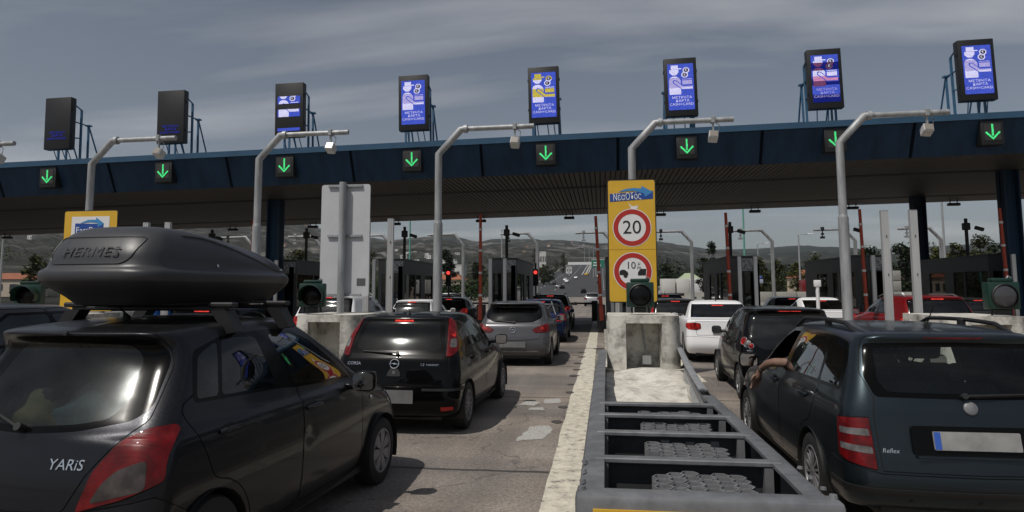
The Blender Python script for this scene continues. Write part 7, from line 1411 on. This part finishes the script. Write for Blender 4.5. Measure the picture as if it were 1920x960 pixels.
def driver():
    # seated at the wheel, left arm out of the window with the hand hanging over the door
    V = []; E = []; R = []
    def ch(pts, frm=None):
        last = frm
        for (p, r) in pts:
            V.append(p); R.append(r); i = len(V)-1
            if last is not None: E.append((last, i))
            last = i
        return last
    hip = ch([((-.36,1.78,.66), .15)]); ch_ = ch([((-.36,1.70,.82), .155), ((-.36,1.64,.98), .165)], hip); nk = ch([((-.36,1.64,1.12), .065), ((-.36,1.655,1.19), .075), ((-.36,1.66,1.27), .098), ((-.36,1.665,1.345), .065)], ch_)
    ch([((-.16,1.66,1.05), .07), ((-.12,1.86,.88), .048), ((-.22,2.10,.92), .038), ((-.24,2.18,.93), .035)], ch_)
    for sx in (-.46, -.26): ch([((sx,2.10,.64), .075), ((sx,2.32,.60), .05), ((sx,2.45,.40), .045)], hip)
    el = ch([((-.53,1.70,1.06), .068), ((-.66,1.80,1.05), .052), ((-.765,1.87,1.045), .046), ((-.825,1.93,1.045), .044), ((-.875,2.01,1.020), .039), ((-.912,2.09,.975), .030), ((-.922,2.12,.950), .027)], ch_)
    pal = ch([((-.930,2.138,.922), .030), ((-.940,2.15,.888), .038), ((-.946,2.153,.860), .040)], el)
    for k, (dx_, dy_, L_) in enumerate(((-.036,-.014,.92),(-.014,.006,1.06),(.010,.016,1.0),(.032,.014,.80))):
        b = Vector((-.948+dx_, 2.157+dy_, .842)); ch([(tuple(b), .0125), (tuple(b+Vector((-.010,.018,-.034))*L_), .0105), (tuple(b+Vector((-.022,.020,-.066))*L_), .0098), (tuple(b+Vector((-.034,.006,-.088))*L_), .008)], pal)
    ch([((-.974,2.125,.90), .0135), ((-1.0,2.12,.87), .012), ((-1.01,2.123,.84), .0095)], pal)
    me = skin_body(V, E, R); me.materials.clear(); me.materials.append(SKIN); o = link('person', me); o.location = tuple(ESTATE.location); tag(o, 'driver of the dark estate, bare forearm hanging out of the window', 'person')
    clothing(me, 'shirt', CLOTH, lambda c: c.z < 1.12 and c.x > -.74 and c.z > .6, o); 
    bm = bmesh.new(); bmesh.ops.create_uvsphere(bm, u_segments=16, v_segments=10, radius=.112); bmesh.ops.delete(bm, geom=[v for v in bm.verts if v.co.z < -.02 and v.co.y > -.03], context='VERTS'); hm = bpy.data.meshes.new('hair'); bm.to_mesh(hm); bm.free(); hm.materials.append(HAIR); hm.polygons.foreach_set('use_smooth', [True]*len(hm.polygons)); link('hair', hm, o, (-.36,1.655,1.29))
    m = MB(); m.box(-.375,-.345,1.755,1.785,1.25,1.285,b=.01); m.build('nose', SKIN, o)
    m = MB(); m.tube([(-.914+.032*cos(a*pi/8), 2.096+.020*sin(a*pi/8), .970+.024*sin(a*pi/8)) for a in range(16)], .006, 6, closed=True); m.build('bracelet', M_BLACK, o)
driver()
def rider():
    x, y = -10.6, 13.2
    t = thing('motorcycle', 'dark motorcycle under its rider beyond the roof box car', 'motorcycle', (x, y, 0))
    for yy in (-.7,.7): m = MB(); m.lathe([(.18,-.06),(.30,-.06),(.31,0),(.30,.06),(.18,.06)], 24, Matrix.Translation((0,yy,.31)) @ Matrix.Rotation(pi/2,4,'Y')); m.build('wheel', M_RUBBER, t)
    m = MB(); m.box(-.16,.16,-.75,.1,.62,.82,b=.06); m.box(-.18,.18,-.1,.5,.55,1.0,b=.1); m.box(-.12,.12,-.4,.4,.3,.6,b=.05); m.build('body', PAINT_BLACK, t); m = MB(); m.tube([(-.36,.35,1.08),(-.1,.5,1.05),(.1,.5,1.05),(.36,.35,1.08)], .018, 6); m.build('handlebar', M_BLACK, t)
    V = [(0,-.25,.86),(0,-.2,1.1),(0,-.12,1.32),(0,-.08,1.46),(0,-.05,1.58),(-.2,-.1,1.36),(-.3,.08,1.16),(-.34,.30,1.10),(.2,-.1,1.36),(.3,.08,1.16),(.34,.30,1.10),(-.17,.1,.82),(-.2,.12,.42),(-.2,.22,.36),(.17,.1,.82),(.2,.12,.42),(.2,.22,.36)]
    E = [(0,1),(1,2),(2,3),(3,4),(2,5),(5,6),(6,7),(2,8),(8,9),(9,10),(0,11),(11,12),(12,13),(0,14),(14,15),(15,16)]; R = [.16,.15,.16,.06,.09,.08,.06,.045,.08,.06,.045,.09,.06,.05,.09,.06,.05]
    me = skin_body(V, E, R); me.materials.clear(); me.materials.append(JACKET); o = link('person', me); o.location = (x, y, 0); tag(o, 'motorcyclist in a red and white helmet beyond the roof box car', 'person')
    m = MB(); bm = bmesh.new(); bmesh.ops.create_uvsphere(bm, u_segments=20, v_segments=14, radius=.145); m.add([(v.co.x*.92, v.co.y*1.08, v.co.z) for v in bm.verts], [[v.index for v in f.verts] for f in bm.faces]); bm.free(); m.build('helmet', pbr('helmet_paint', (.5,.03,.03), .3, col2=(.6,.6,.6), nscale=9, ramp=(.47,.50), coat=.6), o, loc=(0,-.04,1.60))
rider()

# ------------------------------------------------------------------ air
hz = MB().box(-5200,5200,-3100,5200,-1.2,420).build('haze', None); hz.data.materials.clear()
hmat, hn, hk = new_mat('haze_air'); pv = hn.new('ShaderNodeVolumePrincipled'); pv.inputs['Color'].default_value = (.80,.86,.95,1); pv.inputs['Density'].default_value = 0.00007; pv.inputs['Anisotropy'].default_value = 0.2
ho = hn.new('ShaderNodeOutputMaterial'); hk.new(pv.outputs[0], ho.inputs['Volume']); hz.data.materials.append(hmat); tag(hz, kind='stuff')
